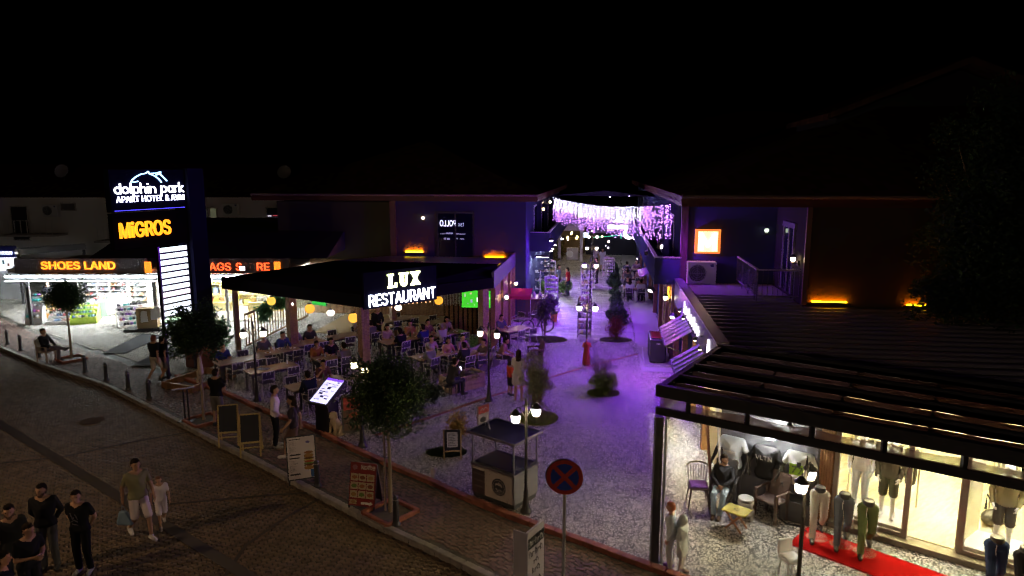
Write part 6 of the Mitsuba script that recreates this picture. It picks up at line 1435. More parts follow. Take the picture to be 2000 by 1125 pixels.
add(w_, 'tube', awall(2.86, 2.92, 17.3, 19.5, 2.50, 2.52), (1, .9, .7), emit=np.array((1, .80, .42)) * 1200); add(w_, 'hood', awall(2.755, 2.775, 17.2, 19.6, 2.27, 2.548), DARK, 'satin'); add(w_, 'bracket', awall(2.84, 2.94, 17.25, 19.55, 2.522, 2.548), DARK, 'satin')
add(sr, 'side_wall', awall(2.985, 3.03, 16.72, 19.8, 0, 2.54), (.66, .58, .42), 'stucco')
stn = thing('sign_stand', 'brown sloping easel by the corner of the dark wall', 'easel')
a_, b_ = G(1392, 925), G(1372, 925)
add(stn, 'leg', beam(SW(.05, .5, 0), SW(-.28, .3, 2.3), .05), (.25, .12, .08), 'satin'); add(stn, 'leg', beam(SW(.3, .5, 0), SW(-.02, .3, 2.3), .05), (.6, .55, .5), 'satin'); add(stn, 'top', beam(SW(-.36, .3, 2.32), SW(.06, .3, 2.3), .09, .07), (.3, .14, .1), 'satin')
# red carpet
cp_ = [SW(1.55, 1.25), SW(9.2, 1.25), SW(9.2, .24), SW(2.0, .24)]
cpp = [G(1540, 1063), G(1577, 1030)]
e_ = G(1705, 1125) - G(1540, 1063); e_ /= np.linalg.norm(e_)
q4 = [cpp[0], cpp[0] + e_ * 7.0, cpp[1] + e_ * 7.0, cpp[1]]
solo('carpet', 'bright red carpet along the front of the clothes shop', 'carpet', prism([tuple(p[:2]) for p in q4], .003, .02), (.27, .008, .009), 'cloth')
# pergola
PA, PE = W(1.12, 12.66), W(2.75, 15.95); pd = (W(.89, -.456) - W(0, 0)); pe = PE - PA
def PP(s, t, z): p = PA + pd * s + pe * t; return np.array([p[0], p[1], z])
pg = thing('pergola', 'black pergola with rolled fabric roof over the clothes shop front', 'pergola')
BLK = (.02, .02, .022)
Lp = 8.6
add(pg, 'front_beam', beam(PP(-.06, 0, 3.47), PP(Lp, 0, 3.47), .14, .22), BLK, 'satin')
add(pg, 'lower_rail', beam(PP(-.06, 0, 3.075), PP(Lp, 0, 3.075), .1, .14), BLK, 'satin')
add(pg, 'back_beam', beam(PP(-.06, 1, 3.47), PP(Lp, 1, 3.47), .14, .2), BLK, 'satin')
for s in (0.0, Lp): add(pg, 'side_beam', beam(PP(s, .015, 3.45), PP(s, .985, 3.45), .12, .2), BLK, 'satin')
add(pg, 'side_rail', beam(PP(0, .02, 3.05), PP(0, .9, 3.05), .08, .1), BLK, 'satin')
add(pg, 'post', beam(PP(0, 0, 0), PP(0, 0, 2.96), .15), BLK, 'satin'); add(pg, 'post', beam(PP(7.8, 0, 0), PP(7.8, 0, 2.96), .13), BLK, 'satin')
ds = thing('drain_pipe', 'thin pale metal pipe on the inside of the pergola corner post', 'pipe')
add(ds, 'pipe', tube([PP(.12, .02, .05), PP(.12, .02, 2.9)], .028, 8), (.5, .5, .5), 'metal')
add(ds, 'shoe', tube([PP(.12, .02, .0), PP(.12, .02, .06)], .04, 8), (.4, .4, .4), 'metal')
scene['film'] = {'type': 'blendbsdf', 'weight': .55, 'a': {'type': 'thindielectric'}, 'b': two({'type': 'diffuse', 'reflectance': rgb(.42, .25, .25)})}
bay = 1.06
for i in range(8):
    add(pg, 'band_post', beam(PP(i * bay + .55, 0, 3.14), PP(i * bay + .55, 0, 3.36), .07), BLK, 'satin')
for i in range(9):
    s0, s1 = max(0.01, i * bay - .51), i * bay + .51
    if s1 > Lp: continue
    n = 7; top = [PP(s0 + (s1 - s0) * k / n, 0, 3.30 + (.05 if i == 0 else -.03 * math.sin(math.pi * k / n))) for k in range(n + 1)]; bot = [PP(s0 + (s1 - s0) * k / n, 0, 3.14) for k in range(n + 1)]
    V = np.array(top + bot); F_ = [[k, k + 1, n + 2 + k] for k in range(n)] + [[k, n + 2 + k, n + 1 + k] for k in range(n)]
    add(pg, 'band_panel', trimesh.Trimesh(V, np.array(F_), process=False), cls='film')
NT = 4
for t in range(1, NT): add(pg, 'cross_bar', beam(PP(.02, t / NT, 3.52), PP(Lp, t / NT, 3.52), .09, .07), BLK, 'satin')
for t in range(NT): add(pg, 'folded_cloth', cat([trimesh.Trimesh(np.array([PP(.03 + (Lp - .05) * k / 12, (t + f) / NT, 3.505 - .012 * math.sin(k * math.pi / 12 * 6) ** 2 * (f > .8)) for k in range(13) for f in (.592, 1.004)]), np.array([[2 * k + a for a in q] for k in range(12) for q in ((0, 2, 3), (0, 3, 1))]), process=False)]), (.012, .011, .013), 'matte')
for i in range(7): add(pg, 'rafter', beam(PP(i * 1.4 + .1, .02, 3.40), PP(i * 1.4 + .1, .98, 3.40), .06, .09), BLK, 'satin')
scene['awning_cloth'] = {'type': 'principledthin', 'base_color': rgb(.03, .015, .015), 'roughness': .7, 'diff_trans': .6}
for t in range(NT):
    for i in range(6):
        s0, s1 = i * 1.4 + .12, min(i * 1.4 + 1.48, Lp)
        nn, kk_ = 8, 5
        V, F_ = [], []
        for a in range(nn + 1):
            for c in range(kk_ + 1):
                fx, fy = a / nn, c / kk_
                sag = .16 * math.sin(math.pi * fy) ** 1.0 * (1 + .3 * math.sin(math.pi * fx)) + .012 * math.sin(math.pi * fx) * (1 if fy > .9 else 0)
                V.append(PP(s0 + (s1 - s0) * fx, (t + .01 + .585 * fy) / NT, 3.50 - sag))
        for a in range(nn):
            for c in range(kk_):
                q = a * (kk_ + 1) + c; F_ += [[q, q + kk_ + 1, q + kk_ + 2], [q, q + kk_ + 2, q + 1]]
        add(pg, 'roof_panel', trimesh.Trimesh(np.array(V), np.array(F_), process=False), cls='awning_cloth', smooth=True)
# small cameras and bolts under the rail
cm = thing('security_camera', 'small dark camera under the pergola front beam', 'camera')
q = PP(2.3, .03, 3.25); add(cm, 'dome', sph(tuple(q), .05, sub=1), BLK, 'gloss', True); add(cm, 'mount', tube([q, q + [0, 0, .15]], .015), BLK)
# chairs, tables and stools before the dark wall
wc = thing('spindle_chair', 'dark wooden spindle back chair with a violet seat pad at the pergola', 'chair')
Mw = M4(G(1362, 985), heading(G(1372, 1040)[:2] - G(1362, 985)[:2]) + math.pi / 2)
Mw = M4(G(1362, 985), heading(side_d) + math.pi / 2 + .25)
add(wc, 'seat', chbox(.44, .42, .04, (0, 0, .45), .015), (.06, .035, .03), 'satin', M=Mw)
add(wc, 'cushion', chbox(.38, .36, .05, (0, -.01, .495), .02), (.14, .06, .3), 'cloth', M=Mw)
for x in (-1, 1):
    for y in (-1, 1): add(wc, 'leg', tube([(x * .17, y * .16, .44), (x * .23, y * .22, 0)], [.022, .015], 6), (.05, .03, .025), 'satin', M=Mw)
for i in range(8):
    x = -.19 + .38 * i / 7; add(wc, 'spindle', tube([(x, .18, .46), (x * 1.15, .26, .86)], .009, 5), (.05, .03, .025), 'satin', M=Mw)
add(wc, 'top_rail', tube([(-.25, .24, .84), (-.15, .28, .90), (0, .29, .92), (.15, .28, .90), (.25, .24, .84)], .022, 6), (.12, .09, .04), 'satin', M=Mw)
def armchair(label, pos, d, col):
    k = thing('plastic_armchair', label, 'chair', 'dark armchairs at the pergola')
    M = M4(pos, heading(d) + math.pi / 2)
    add(k, 'seat', chbox(.5, .48, .05, (0, 0, .42), .02), col, 'satin', M=M)
    add(k, 'backrest', mv(chbox(.48, .05, .58, (0, 0, 0), .04), M4((0, .26, .70)) @ RX(-.2)), col, 'satin', M=M)
    for s in (-1, 1):
        add(k, 'armrest', cat([chbox(.06, .5, .04, (s * .27, 0, .64), .015)]), col, 'satin', M=M)
        for y in (-.22, .2): add(k, 'leg', beam((s * .27, y, 0), (s * .26, y * .9, .63 if y < 0 else .66), .055), col, 'satin', M=M)
    return k
armchair('empty dark brown plastic armchair beside the white stool', G(1505, 1010), W(-.9, -.75) - W(0, 0), (.055, .035, .03))
armchair('dark armchair under the seated man in the black top', G(1412, 985), W(-.35, -1) - W(0, 0), (.03, .028, .03))
ytb = thing('low_table', 'small low table with a mustard yellow top and brown crossed legs', 'table')
My = M4(G(1437, 1035), heading(SD) - AZ - .1)
My = M4(G(1437, 1032), heading(e_) + .05)
add(ytb, 'top', chbox(.52, .42, .03, (0, 0, .42), .008), (.62, .47, .08), 'satin', M=My)
add(ytb, 'ring', mv(trimesh.creation.annulus(.045, .055, .004, sections=16), M4((.0, 0, .438))), (.1, .08, .05), M=My)
for s in (-1, 1):
    add(ytb, 'leg', beam((-.18, s * .15, .41), (.18, s * .15, 0), .03), (.24, .11, .05), 'satin', M=My); add(ytb, 'leg', beam((.18, s * .13, .41), (-.18, s * .13, 0), .03), (.24, .11, .05), 'satin', M=My)
ws = thing('plastic_stool', 'white plastic stool with round openings between the chairs', 'stool')
Ms_ = M4(G(1455, 1010))
add(ws, 'top', lathe([(.001, .47), (.15, .47), (.17, .455), (.17, .43), (.001, .43)], 18), (.75, .75, .74), 'satin', 40, M=Ms_)
for a in np.arange(4) * math.pi / 2 + .4: add(ws, 'leg', beam((.14 * math.cos(a), .14 * math.sin(a), .43), (.2 * math.cos(a), .2 * math.sin(a), 0), .10, .025), (.72, .72, .71), 'satin', M=Ms_)
for z in (.15, .36): add(ws, 'hoop', mv(trimesh.creation.annulus(.15 + (.43 - z) * .12, .165 + (.43 - z) * .12, .06, sections=18), M4((0, 0, z))), (.72, .72, .71), 'satin', M=Ms_)
rstl = thing('round_seat', 'white rounded plastic seat at the bottom edge beside the lamp post', 'stool')
add(rstl, 'seat', mv(fuse([m3.Manifold.batch_hull([ball((x, y, .44), .05) for x in (-.13, .13) for y in (-.11, .11)])]), M4(G(1541, 1132), .3)), (.75, .73, .74), 'satin', 50)
add(rstl, 'backrest', mv(fuse([m3.Manifold.batch_hull([ball((x, .17, z), .03) for x in (-.13, .13) for z in (.5, .72)])]), M4(G(1541, 1132), .3)), (.75, .73, .74), 'satin', 50)
for x in (-.12, .12):
    for y in (-.1, .1): add(rstl, 'leg', mv(tube([(x, y, .42), (x * 1.3, y * 1.3, 0)], .018), M4(G(1541, 1132), .3)), (.6, .6, .6), 'satin')
cx = thing('cable_box', 'black crate with cables on the ground behind the brown armchair', 'crate')
add(cx, 'box', sbx(1.6, 2.2, .1, .5, 0, .45), (.03, .03, .035), 'satin'); add(cx, 'cable', tube([SW(1.6, .55, .02), SW(1.8, .7, .02), SW(2.1, .62, .02), SW(2.25, .8, .02)], .015), (.02, .02, .02))
# two white coated child mannequins at the pergola post
CM1 = figure(joints('stand'), sleeve='long', legs='long', hair='short')
mk, Mk = mannequin('child mannequin with orange hair in a pale blue white suit by the pergola post', CM1, G(1308, 1112), W(-.9, .2) - W(0, 0), {'body': (.62, .36, .28), 'hair': (.62, .2, .1), 'shirt': (.66, .72, .76), 'trousers': (.66, .68, .68), 'shoe': (.25, .12, .5)}, s=.78)
for z in (.3, .62, 1.0): add(mk, 'strap', cbox(.05, .04, .03, (.12, -.06, z)), (.02, .02, .02), M=Mk)
CM2 = figure(joints('stand'), sleeve='long', legs='dress', hair='none')
mk, Mk = mannequin('child mannequin in a hooded white coat behind the orange haired one', CM2, G(1330, 1118), W(.8, -.5) - W(0, 0), {'body': (.66, .66, .62), 'shirt': (.66, .70, .69), 'shoe': (.55, .5, .42)}, s=.66)
add(mk, 'hood', fuse([m3.Manifold.batch_hull([ball((0, 0, 1.66), .13), ball((0, -.05, 1.55), .12), ball((0, -.1, 1.42), .09)])]), (.66, .72, .70), 'cloth', 60, M=Mk)
add(mk, 'backpack', fuse([m3.Manifold.batch_hull([ball((x, -.2, z), .07) for x in (-.1, .1) for z in (1.05, 1.35)])]), (.62, .66, .64), 'cloth', 60, M=Mk)
# ------------------------------------------------------------------ bollards, signs, boards, cart
BOL = kit(('post', lathe([(.001, 0), (.10, 0), (.10, .02), (.075, .07), (.065, .1), (.058, .5), (.066, .515), (.066, .54), (.058, .555), (.058, .60), (.062, .61), (.045, .65), (.02, .67), (.001, .675)], 14), (.03, .03, .032), 'satin', 40), ('collar', lathe([(.0605, .575), (.0605, .59)], 14), (.4, .36, .34), 'satin'))
for i, (px, py, t) in enumerate(((15, 673, 'at the left edge of the picture'), (41, 684, 'second from the left edge'), (77, 698, 'beside the seated man'), (167, 727, 'right of the small tree'), (208, 743, 'before the first grey mat'), (251, 761, 'between the two grey mats'), (291, 778, 'nearest the walking couple'), (620, 950, 'behind the white menu board'), (774, 1025, 'at the foot of the front tree'), (1036, 1165, 'beside the tilted white board'))):
    place(BOL, 'bollard', f'black cast iron bollard {t}', 'bollard', M4(G(px, py), i * .3), 'bollards along the kerb')
ns = thing('traffic_sign', 'round blue no stopping sign with a red cross on a grey pole', 'traffic sign')
p = G(1100, 1165)
r_ = ray(1100, 930); zc = H + r_[2] * p[1] / r_[1]
Mn = M4((p[0], p[1], zc), -.12)
add(ns, 'pole', tube([p, [p[0], p[1], zc + .28]], .03, 8), (.34, .33, .33), 'satin')
def disc(r0, r1, y0, y1):
    m = prism(Point(0, 0).buffer(r1, quad_segs=10).difference(Point(0, 0).buffer(r0, quad_segs=10)) if r0 else Point(0, 0).buffer(r1, quad_segs=10), 0, y1 - y0)
    return mv(mv(m, STAND), M4((0, y1 - .04, 0)))
add(ns, 'back_plate', disc(0, .325, 0, .03), (.09, .09, .10), 'satin', M=Mn @ M4((-.012, .02, 0)))
add(ns, 'blue_disc', disc(0, .315, -.01, -.004), (.02, .05, .28), 'satin', M=Mn)
cross = unary_union([LineString([(-.3, -.3), (.3, .3)]).buffer(.038), LineString([(-.3, .3), (.3, -.3)]).buffer(.038)]).intersection(Point(0, 0).buffer(.26))
add(ns, 'red_band', mv(mv(prism(unary_union([Point(0, 0).buffer(.318, quad_segs=12).difference(Point(0, 0).buffer(.245, quad_segs=12)), cross]), 0, .006), STAND), M4((0, -.0465, 0))), (.42, .045, .03), 'satin', M=Mn)
def aboard(name, label, px, py, d, w, h, frame, panel, tilt=.22, group='boards on the pavement', legs=True):
    'folding board; returns key and the matrix of its front face (x across, z up, facing -y)'
    k = thing(name, label, 'sign board', group)
    M = M4(G(px, py), heading(d) + math.pi / 2) @ RX(-tilt)
    Mb2 = M4(G(px, py), heading(d) + math.pi / 2) @ M4((0, 2 * h * math.sin(tilt), 0)) @ RX(tilt)
    for s in (-1, 1):
        add(k, 'leg', bx(s * w / 2 - .02, s * w / 2 + .02, -.015, .015, 0, h), frame, 'satin', M=M)
        add(k, 'leg', bx(s * w / 2 - .02, s * w / 2 + .02, -.015, .015, 0, h - .02), frame, 'satin', M=Mb2)
    return k, M, Mb2
KN = np.array([RDIR[1], -RDIR[0]]);  KN = -KN if KN[1] > 0 else KN            # towards the street
fd = np.array([-.35, -.94])
YW = (.44, .32, .12)
for lab, px, py in (('empty blackboard on a yellow wooden easel, the left one of two', 447, 872), ('empty blackboard on a yellow wooden easel, the right one of two', 490, 893)):
    k, M, M2 = aboard('blackboard', lab, px, py, np.array([.25, -.97]), .5, 1.15, YW, None, group='blackboards on the pavement')
    add(k, 'board', bx(-.23, .23, -.022, -.004, .42, 1.12), (.025, .027, .035), 'satin', M=M); add(k, 'rail', bx(-.25, .25, -.03, .01, .37, .41), YW, 'satin', M=M); add(k, 'rail', bx(-.25, .25, -.02, .01, .24, .27), YW, 'satin', M=M)
    add(k, 'top_rail', bx(-.25, .25, -.025, .02, 1.122, 1.15), YW, 'satin', M=M); add(k, 'back_panel', bx(-.23, .23, .0, .012, .5, 1.1), (.03, .03, .035), 'satin', M=M2)
k, M, M2 = aboard('menu_board', 'white menu board with a burger picture standing on the kerb', 592, 945, np.array([.35, -.94]), .62, 1.12, (.03, .03, .03), None)
add(k, 'panel', bx(-.32, .32, -.024, -.006, .14, 1.14), (.62, .55, .55), 'satin', M=M); add(k, 'back_panel', bx(-.3, .3, -.01, .01, .1, 1.1), (.03, .03, .03), 'satin', M=M2)
add(k, 'frame', cat([bx(-.345, -.32, -.03, .0, .11, 1.16), bx(.32, .345, -.03, .0, .11, 1.16), bx(-.32, .32, -.03, 0, .115, .139), bx(-.32, .32, -.03, 0, 1.141, 1.165)]), (.04, .04, .04), 'satin', M=M)
for z, w_, x, h_ in ((1.09, .26, -.14, .02), (.72, .26, -.14, .035), (.64, .24, -.16, .03), (.25, .24, -.16, .04)): add(k, 'text_line', bx(x - w_ / 2, x + w_ / 2, -.0275, -.0245, z - h_ / 2, z + h_ / 2), (.05, .04, .05), M=M)
add(k, 'small_print', cat([bx(-.28, -.28 + (.10 + .1 * ((i * 7) % 5) / 5), -.0265, -.0245, z, z + .008) for i, z in enumerate(np.arange(.32, .60, .028))] + [bx(-.28, -.28 + (.10 + .1 * ((i * 3) % 5) / 5), -.0265, -.0245, z, z + .008) for i, z in enumerate(np.arange(.78, 1.05, .028))]), (.3, .26, .27), M=M, kind='stuff')
bur = [(.17, .38, .12, .05, (.30, .16, .06)), (.17, .45, .13, .025, (.12, .05, .03)), (.17, .49, .13, .02, (.14, .24, .05)), (.17, .53, .12, .025, (.35, .08, .04)), (.17, .57, .13, .02, (.45, .33, .08)), (.17, .61, .12, .03, (.13, .06, .03)), (.17, .67, .12, .05, (.33, .18, .07)), (.17, .75, .11, .035, (.28, .13, .05))]
for x, z, rx, rz, c in bur: add(k, 'picture', mv(sph((0, 0, 0), 1, (rx, .006, rz), 1), M4((x, -.026, z))), c, 'matte', True, M=M)
add(k, 'badge', bx(.2, .32, -.029, -.0245, .15, .33), (.03, .09, .25), 'satin', M=M); add(k, 'picture', mv(sph((0, 0, 0), 1, (.05, .005, .03), 1), M4((.16, -.026, 1.0))), (.12, .1, .3), M=M)
k, M, M2 = aboard('menu_board', 'red board reading kofte with rows of food pictures and an arrow', 706, 995, np.array([-.22, -.97]), .6, 1.02, (.04, .03, .03), None)
add(k, 'panel', bx(-.31, .31, -.024, -.006, .08, 1.04), (.22, .025, .022), 'satin', M=M); add(k, 'back_panel', bx(-.29, .29, -.01, .01, .08, 1.0), (.05, .03, .03), 'satin', M=M2)
add(k, 'lettering', mv(text('kofte', .105, .004, True, .34), M4((.12, -.0245, .90))), (.75, .68, .62), M=M); add(k, 'logo', mv(cyl(.06, 0, .003, n=14), M4((-.2, -.0245, .93)) @ STAND), (.30, .14, .18), M=M)
for r in range(3):
    for c in range(3):
        x, z = -.2 + c * .195, .71 - r * .19
        pk = add(k, 'picture', bx(x - .09, x + .09, -.0268, -.0245, z - .075, z + .085), (.48, .36, .25), 'satin', M=M)
        add(pk, 'dish', mv(sph((0, 0, 0), 1, (.065, .005, .045), 1), M4((x, -.0275, z))), [(.32, .14, .05), (.35, .22, .06), (.22, .08, .04), (.14, .22, .05), (.4, .25, .1)][(r * 3 + c * 2) % 5], M=M)
pk = add(k, 'picture', bx(-.29, -.12, -.0268, -.0245, .11, .21), (.45, .33, .2), M=M); add(pk, 'dish', mv(sph((0, 0, 0), 1, (.06, .005, .035), 1), M4((-.2, -.0275, .16))), (.35, .2, .08), M=M)
add(k, 'arrow', mv(mv(prism([(-.09, .12), (.12, .12), (.12, .095), (.2, .145), (.12, .2), (.12, .172), (-.09, .172)], 0, .003), STAND), M4((.08, -.0247, .0))), (.75, .7, .66), M=M)
# tall white tilted board near the bottom edge
k = thing('sale_board', 'tall narrow white sale board turned sideways at the bottom edge', 'sign board', 'boards on the pavement')
p = G(1044, 1165); Mt_ = M4(p, heading(np.array([.95, -.3])) + math.pi / 2 - .22)
Mt_ = M4(p, 1.0)
add(k, 'panel', chbox(.58, .05, 1.32, (0, 0, .70), .01), (.55, .5, .5), 'satin', M=Mt_)
add(k, 'side_frame', bx(-.315, -.291, -.04, .25, .05, 1.36), (.4, .38, .42), 'satin', M=Mt_)
add(k, 'header', bx(-.27, .27, -.0275, -.0255, 1.02, 1.22), (.03, .03, .03), M=Mt_)
for n_, z, c, h_ in ((5, 1.07, (.5, .48, .45), .1), (5, .86, (.05, .035, .04), .11), (2, .70, (.06, .04, .05), .07), (3, .52, (.05, .04, .04), .1), (4, .26, (.05, .03, .04), .13)):      # worn lettering nobody can read any more
    add(k, 'worn_print', mv(strokes([[(i * .092 - n_ * .046, 0), (i * .092 - n_ * .046, h_ * (.6 + .4 * ((i * 3 + n_) % 2))), (i * .092 - n_ * .046 + .05, h_ * .55), (i * .092 - n_ * .046 + .05, 0)][:3 + (i + n_) % 2] for i in range(n_)], .02, .003, 3), M4((.02, -.0278 if z > 1 else -.0257, z))), c, M=Mt_)
add(k, 'foot', chbox(.6, .4, .05, (0, 0, .02), .01), (.08, .08, .08), 'satin', M=Mt_)
# price list on a wooden easel, small red poster sign, red poster in the bushes
k, M, M2 = aboard('menu_easel', 'wooden easel with a black and white price list beside the food cart', 884, 898, np.array([.1, -1]), .44, .82, (.36, .24, .12), None, tilt=.14)
add(k, 'board', bx(-.205, .205, -.024, -.006, .26, .80), (.02, .02, .025), 'satin', M=M); add(k, 'paper', bx(-.14, .14, -.027, -.0245, .34, .74), (.55, .52, .58), 'satin', M=M)
add(k, 'print', cat([bx(-.11, .11 - .04 * (i % 3), -.029, -.0272, z, z + .016) for i, z in enumerate(np.arange(.38, .70, .043))]), (.1, .1, .14), M=M, kind='stuff'); add(k, 'rail', bx(-.22, .22, -.03, .012, .215, .25), (.36, .24, .12), 'satin', M=M)
k = thing('poster_sign', 'small red and white poster sign on a stand behind the food cart', 'sign', 'posters')
p = G(944, 862); Mq = M4(p, .75)
add(k, 'pole', cbox(.04, .04, .45, (0, 0, .22)), DARK, 'satin', M=Mq); add(k, 'frame', chbox(.42, .04, .66, (0, 0, .75), .01), (.22, .16, .15), 'satin', M=Mq)
add(k, 'red_field', bx(-.19, .19, -.026, -.021, .84, 1.06), (.34, .05, .04), 'satin', M=Mq); add(k, 'white_field', bx(-.19, .19, -.026, -.021, .44, .835), (.55, .52, .46), 'satin', M=Mq)
add(k, 'picture', mv(sph((0, 0, 0), 1, (.11, .006, .09), 1), M4((-.03, -.027, .66))), (.06, .06, .06), M=Mq); add(k, 'picture', mv(sph((0, 0, 0), 1, (.09, .006, .06), 1), M4((.06, -.027, .53))), (.12, .16, .06), M=Mq)
add(k, 'scribble', mv(strokes([[(-.12, 0), (-.05, .06), (0, .0), (.06, .07), (.13, .02)]], .025, .003), M4((0, -.0262, .93))), (.6, .5, .45), M=Mq)
k = thing('poster_sign', 'red and brown poster stand half hidden by the front tree crown', 'sign', 'posters')
p = G(690, 845); Mq = M4(p, .5)
add(k, 'frame', chbox(.62, .05, 1.15, (0, 0, .6), .01), (.06, .055, .05), 'satin', M=Mq); add(k, 'red_field', bx(-.27, .27, -.031, -.026, .72, 1.1), (.30, .05, .035), 'satin', M=Mq); add(k, 'dark_field', bx(-.27, .27, -.031, -.026, .1, .715), (.10, .06, .04), 'satin', M=Mq)
add(k, 'picture', mv(sph((0, 0, 0), 1, (.16, .006, .08), 1), M4((.02, -.032, .55))), (.28, .08, .05), M=Mq)
# glowing tilted menu on a black lectern
k = thing('menu_lectern', 'black lectern with a tilted glowing white menu in front of the restaurant', 'lectern')
p = G(612, 850); p = G(622, 840)
q00, q10, q11, q01 = [G(x, y, z) for x, y, z in ((605, 783, 1.0), (637, 790, 1.0), (672, 747, 1.45), (640, 739, 1.45))]
ex, ey = q10 - q00, q01 - q00; nz = np.cross(ex, ey); nz /= np.linalg.norm(nz)
def lp(a, b, h): return q00 + ex * a + ey * b + nz * h
def slab(a0, a1, b0, b1, h0, h1):
    V = [lp(a, b, h) for h in (h0, h1) for b in (b0, b1) for a in (a0, a1)]
    return trimesh.Trimesh(np.array(V), BOXF, process=False)
add(k, 'case', slab(-.09, 1.09, -.06, 1.06, -.08, -.002), (.02, .02, .03), 'satin')
add(k, 'page', slab(0, 1, 0, 1, 0, .006), (.9, .9, 1), emit=(.85, .82, 1.45), w=1.5)
add(k, 'violet_edge', slab(0, 1, .93, 1.03, .007, .012), (.3, .1, .6), emit=(.22, .08, .9), w=.3)
add(k, 'print', cat([slab(a, a + w_, b, b + .02 * h_, .0065, .009) for a, b, w_, h_ in ((.1, .80, .35, 1), (.55, .78, .35, 1), (.1, .72, .25, 1), (.6, .70, .25, 1), (.42, .58, .18, 5), (.1, .55, .2, 1), (.7, .52, .2, 1), (.1, .44, .5, 1.6), (.15, .34, .22, 3.5), (.55, .30, .25, 1), (.35, .22, .2, 4), (.65, .18, .2, 2), (.1, .12, .3, 1), (.75, .86, .12, 2.5))]), (.05, .05, .15), M=None, kind='stuff')
cc = (lp(.5, .4, -.08)); add(k, 'cabinet', cbox(.5, .42, .93, (0, 0, .465)), (.018, .018, .022), 'satin', M=M4((cc[0], cc[1], 0), heading(ex)))
add(k, 'neck', beam([cc[0], cc[1], .93], lp(.5, .5, -.08), .2), (.018, .018, .022), 'satin')
k = thing('podium', 'slim stand with a blank tilted blue grey top on the pavement', 'lectern')
p = G(366, 822); add(k, 'top', mv(chbox(.62, .44, .035, (0, 0, 0), .008), M4(p + [-.05, 0, 1.02], .5) @ RX(-.25)), (.26, .25, .34), 'satin')
for s in (-.06, .06): add(k, 'column', tube([p + [s, 0, .02], p + [s, 0, 1.0]], .022, 8), (.03, .03, .03), 'satin')
add(k, 'base', chbox(.45, .4, .03, tuple(p + [0, 0, .015]), .01), (.03, .03, .03), 'satin')
# stone animal figure by the kerb
k = thing('dog_statue', 'pale stone dog figure sitting by the brick edging', 'statue')
Md = M4(G(655, 848), -.4)
add(k, 'body', fuse([m3.Manifold.batch_hull([ball((0, .12, .18), .16), ball((0, -.02, .42), .12)]), m3.Manifold.batch_hull([ball((0, -.02, .42), .115), ball((0, -.06, .56), .085)]), m3.Manifold.batch_hull([ball((0, -.06, .62), .10), ball((0, -.17, .58), .06)]), ball((0, -.21, .60), .028),
    bone((-.09, -.08, .38), .05, (-.09, -.14, .05), .045), bone((.09, -.08, .38), .05, (.09, -.14, .05), .045), bone((-.14, .1, .16), .10, (-.15, -.04, .06), .06), bone((.14, .1, .16), .10, (.15, -.04, .06), .06), bone((-.08, -.04, .66), .04, (-.12, -.06, .54), .03), bone((.08, -.04, .66), .04, (.12, -.06, .54), .03), bone((0, .25, .1), .04, (.15, .28, .05), .03)], .03, 4), (.46, .36, .24), 'stucco', True, M=Md)
add(k, 'plinth', chbox(.5, .6, .1, (0, .02, .0), .02), (.42, .33, .22), 'stucco', M=Md)
# small white lamp block on the edging
k = thing('spot_block', 'small white garden spot lamp by the brick edging', 'lamp'); p = G(846, 932)
add(k, 'body', fuse([m3.Manifold.batch_hull([ball(tuple(p + [0, 0, .03]), .06), ball(tuple(p + [.01, 0, .19]), .075)])]), (.55, .5, .47), 'satin', 50); add(k, 'foot', cyl(.05, 0, .02, p[:2]), DARK)
# glass food cart
k = thing('food_cart', 'glass topped metal food cart with a round black emblem on the front', 'cart')
cF0, cF1 = G(921, 968), G(1003, 999); cdx = (cF1 - cF0)[:2]; cw = np.linalg.norm(cdx); Mc_ = M4(cF0, heading(cdx)); cd = .92
add(k, 'body', bx(0, cw, .02, cd, .12, .80), (.20, .19, .19), 'satin', M=Mc_); add(k, 'worktop', chbox(cw + .06, cd + .06, .05, (cw / 2, cd / 2, .83), .01), (.34, .33, .34), 'metal', M=Mc_)
add(k, 'inner_tray', bx(.06, cw - .06, .06, cd - .06, .857, .87), (.006, .006, .03), 'gloss', M=Mc_)
add(k, 'base', bx(.03, cw - .03, .05, cd - .03, 0, .12), (.04, .04, .04), 'satin', M=Mc_)
add(k, 'front_panel', bx(.42, cw - .04, -.012, .018, .14, .78), (.45, .41, .37), 'satin', M=Mc_); add(k, 'hatch', bx(.04, .40, -.01, .018, .14, .70), (.07, .05, .05), 'satin', M=Mc_); add(k, 'label_strip', bx(.04, .40, -.012, .016, .715, .77), (.55, .5, .46), 'satin', M=Mc_)
for z in (.3, .45, .6): add(k, 'louvre', bx(.06, .38, -.025, -.011, z, z + .03), (.11, .09, .09), 'satin', M=Mc_)
for i in range(26):
    x, z = nr.uniform(.45, cw - .08), nr.uniform(.17, .75)
    if abs(x - (cw + .4) / 2) < .26 and abs(z - .46) < .24: continue
    add(k, 'leaf_print', mv(mv(prism([(-.016, 0), (0, .006), (.016, 0), (0, -.006)], 0, .002), STAND), M4((x, -.0125, z), 0) @ RY(nr.uniform(0, 3))), (.12, .1, .1), M=Mc_)
ec = ((cw + .42) / 2, .46)
add(k, 'emblem', mv(mv(cyl(.2, 0, .006, n=26), STAND), M4((ec[0], -.013, ec[1]))), (.02, .02, .025), 'satin', M=Mc_)
add(k, 'emblem_print', mv(strokes([arc(0, 0, .165, 0, 360, 26)], .008, .003) , M4((ec[0], -.0192, ec[1]))), (.5, .47, .45), M=Mc_)
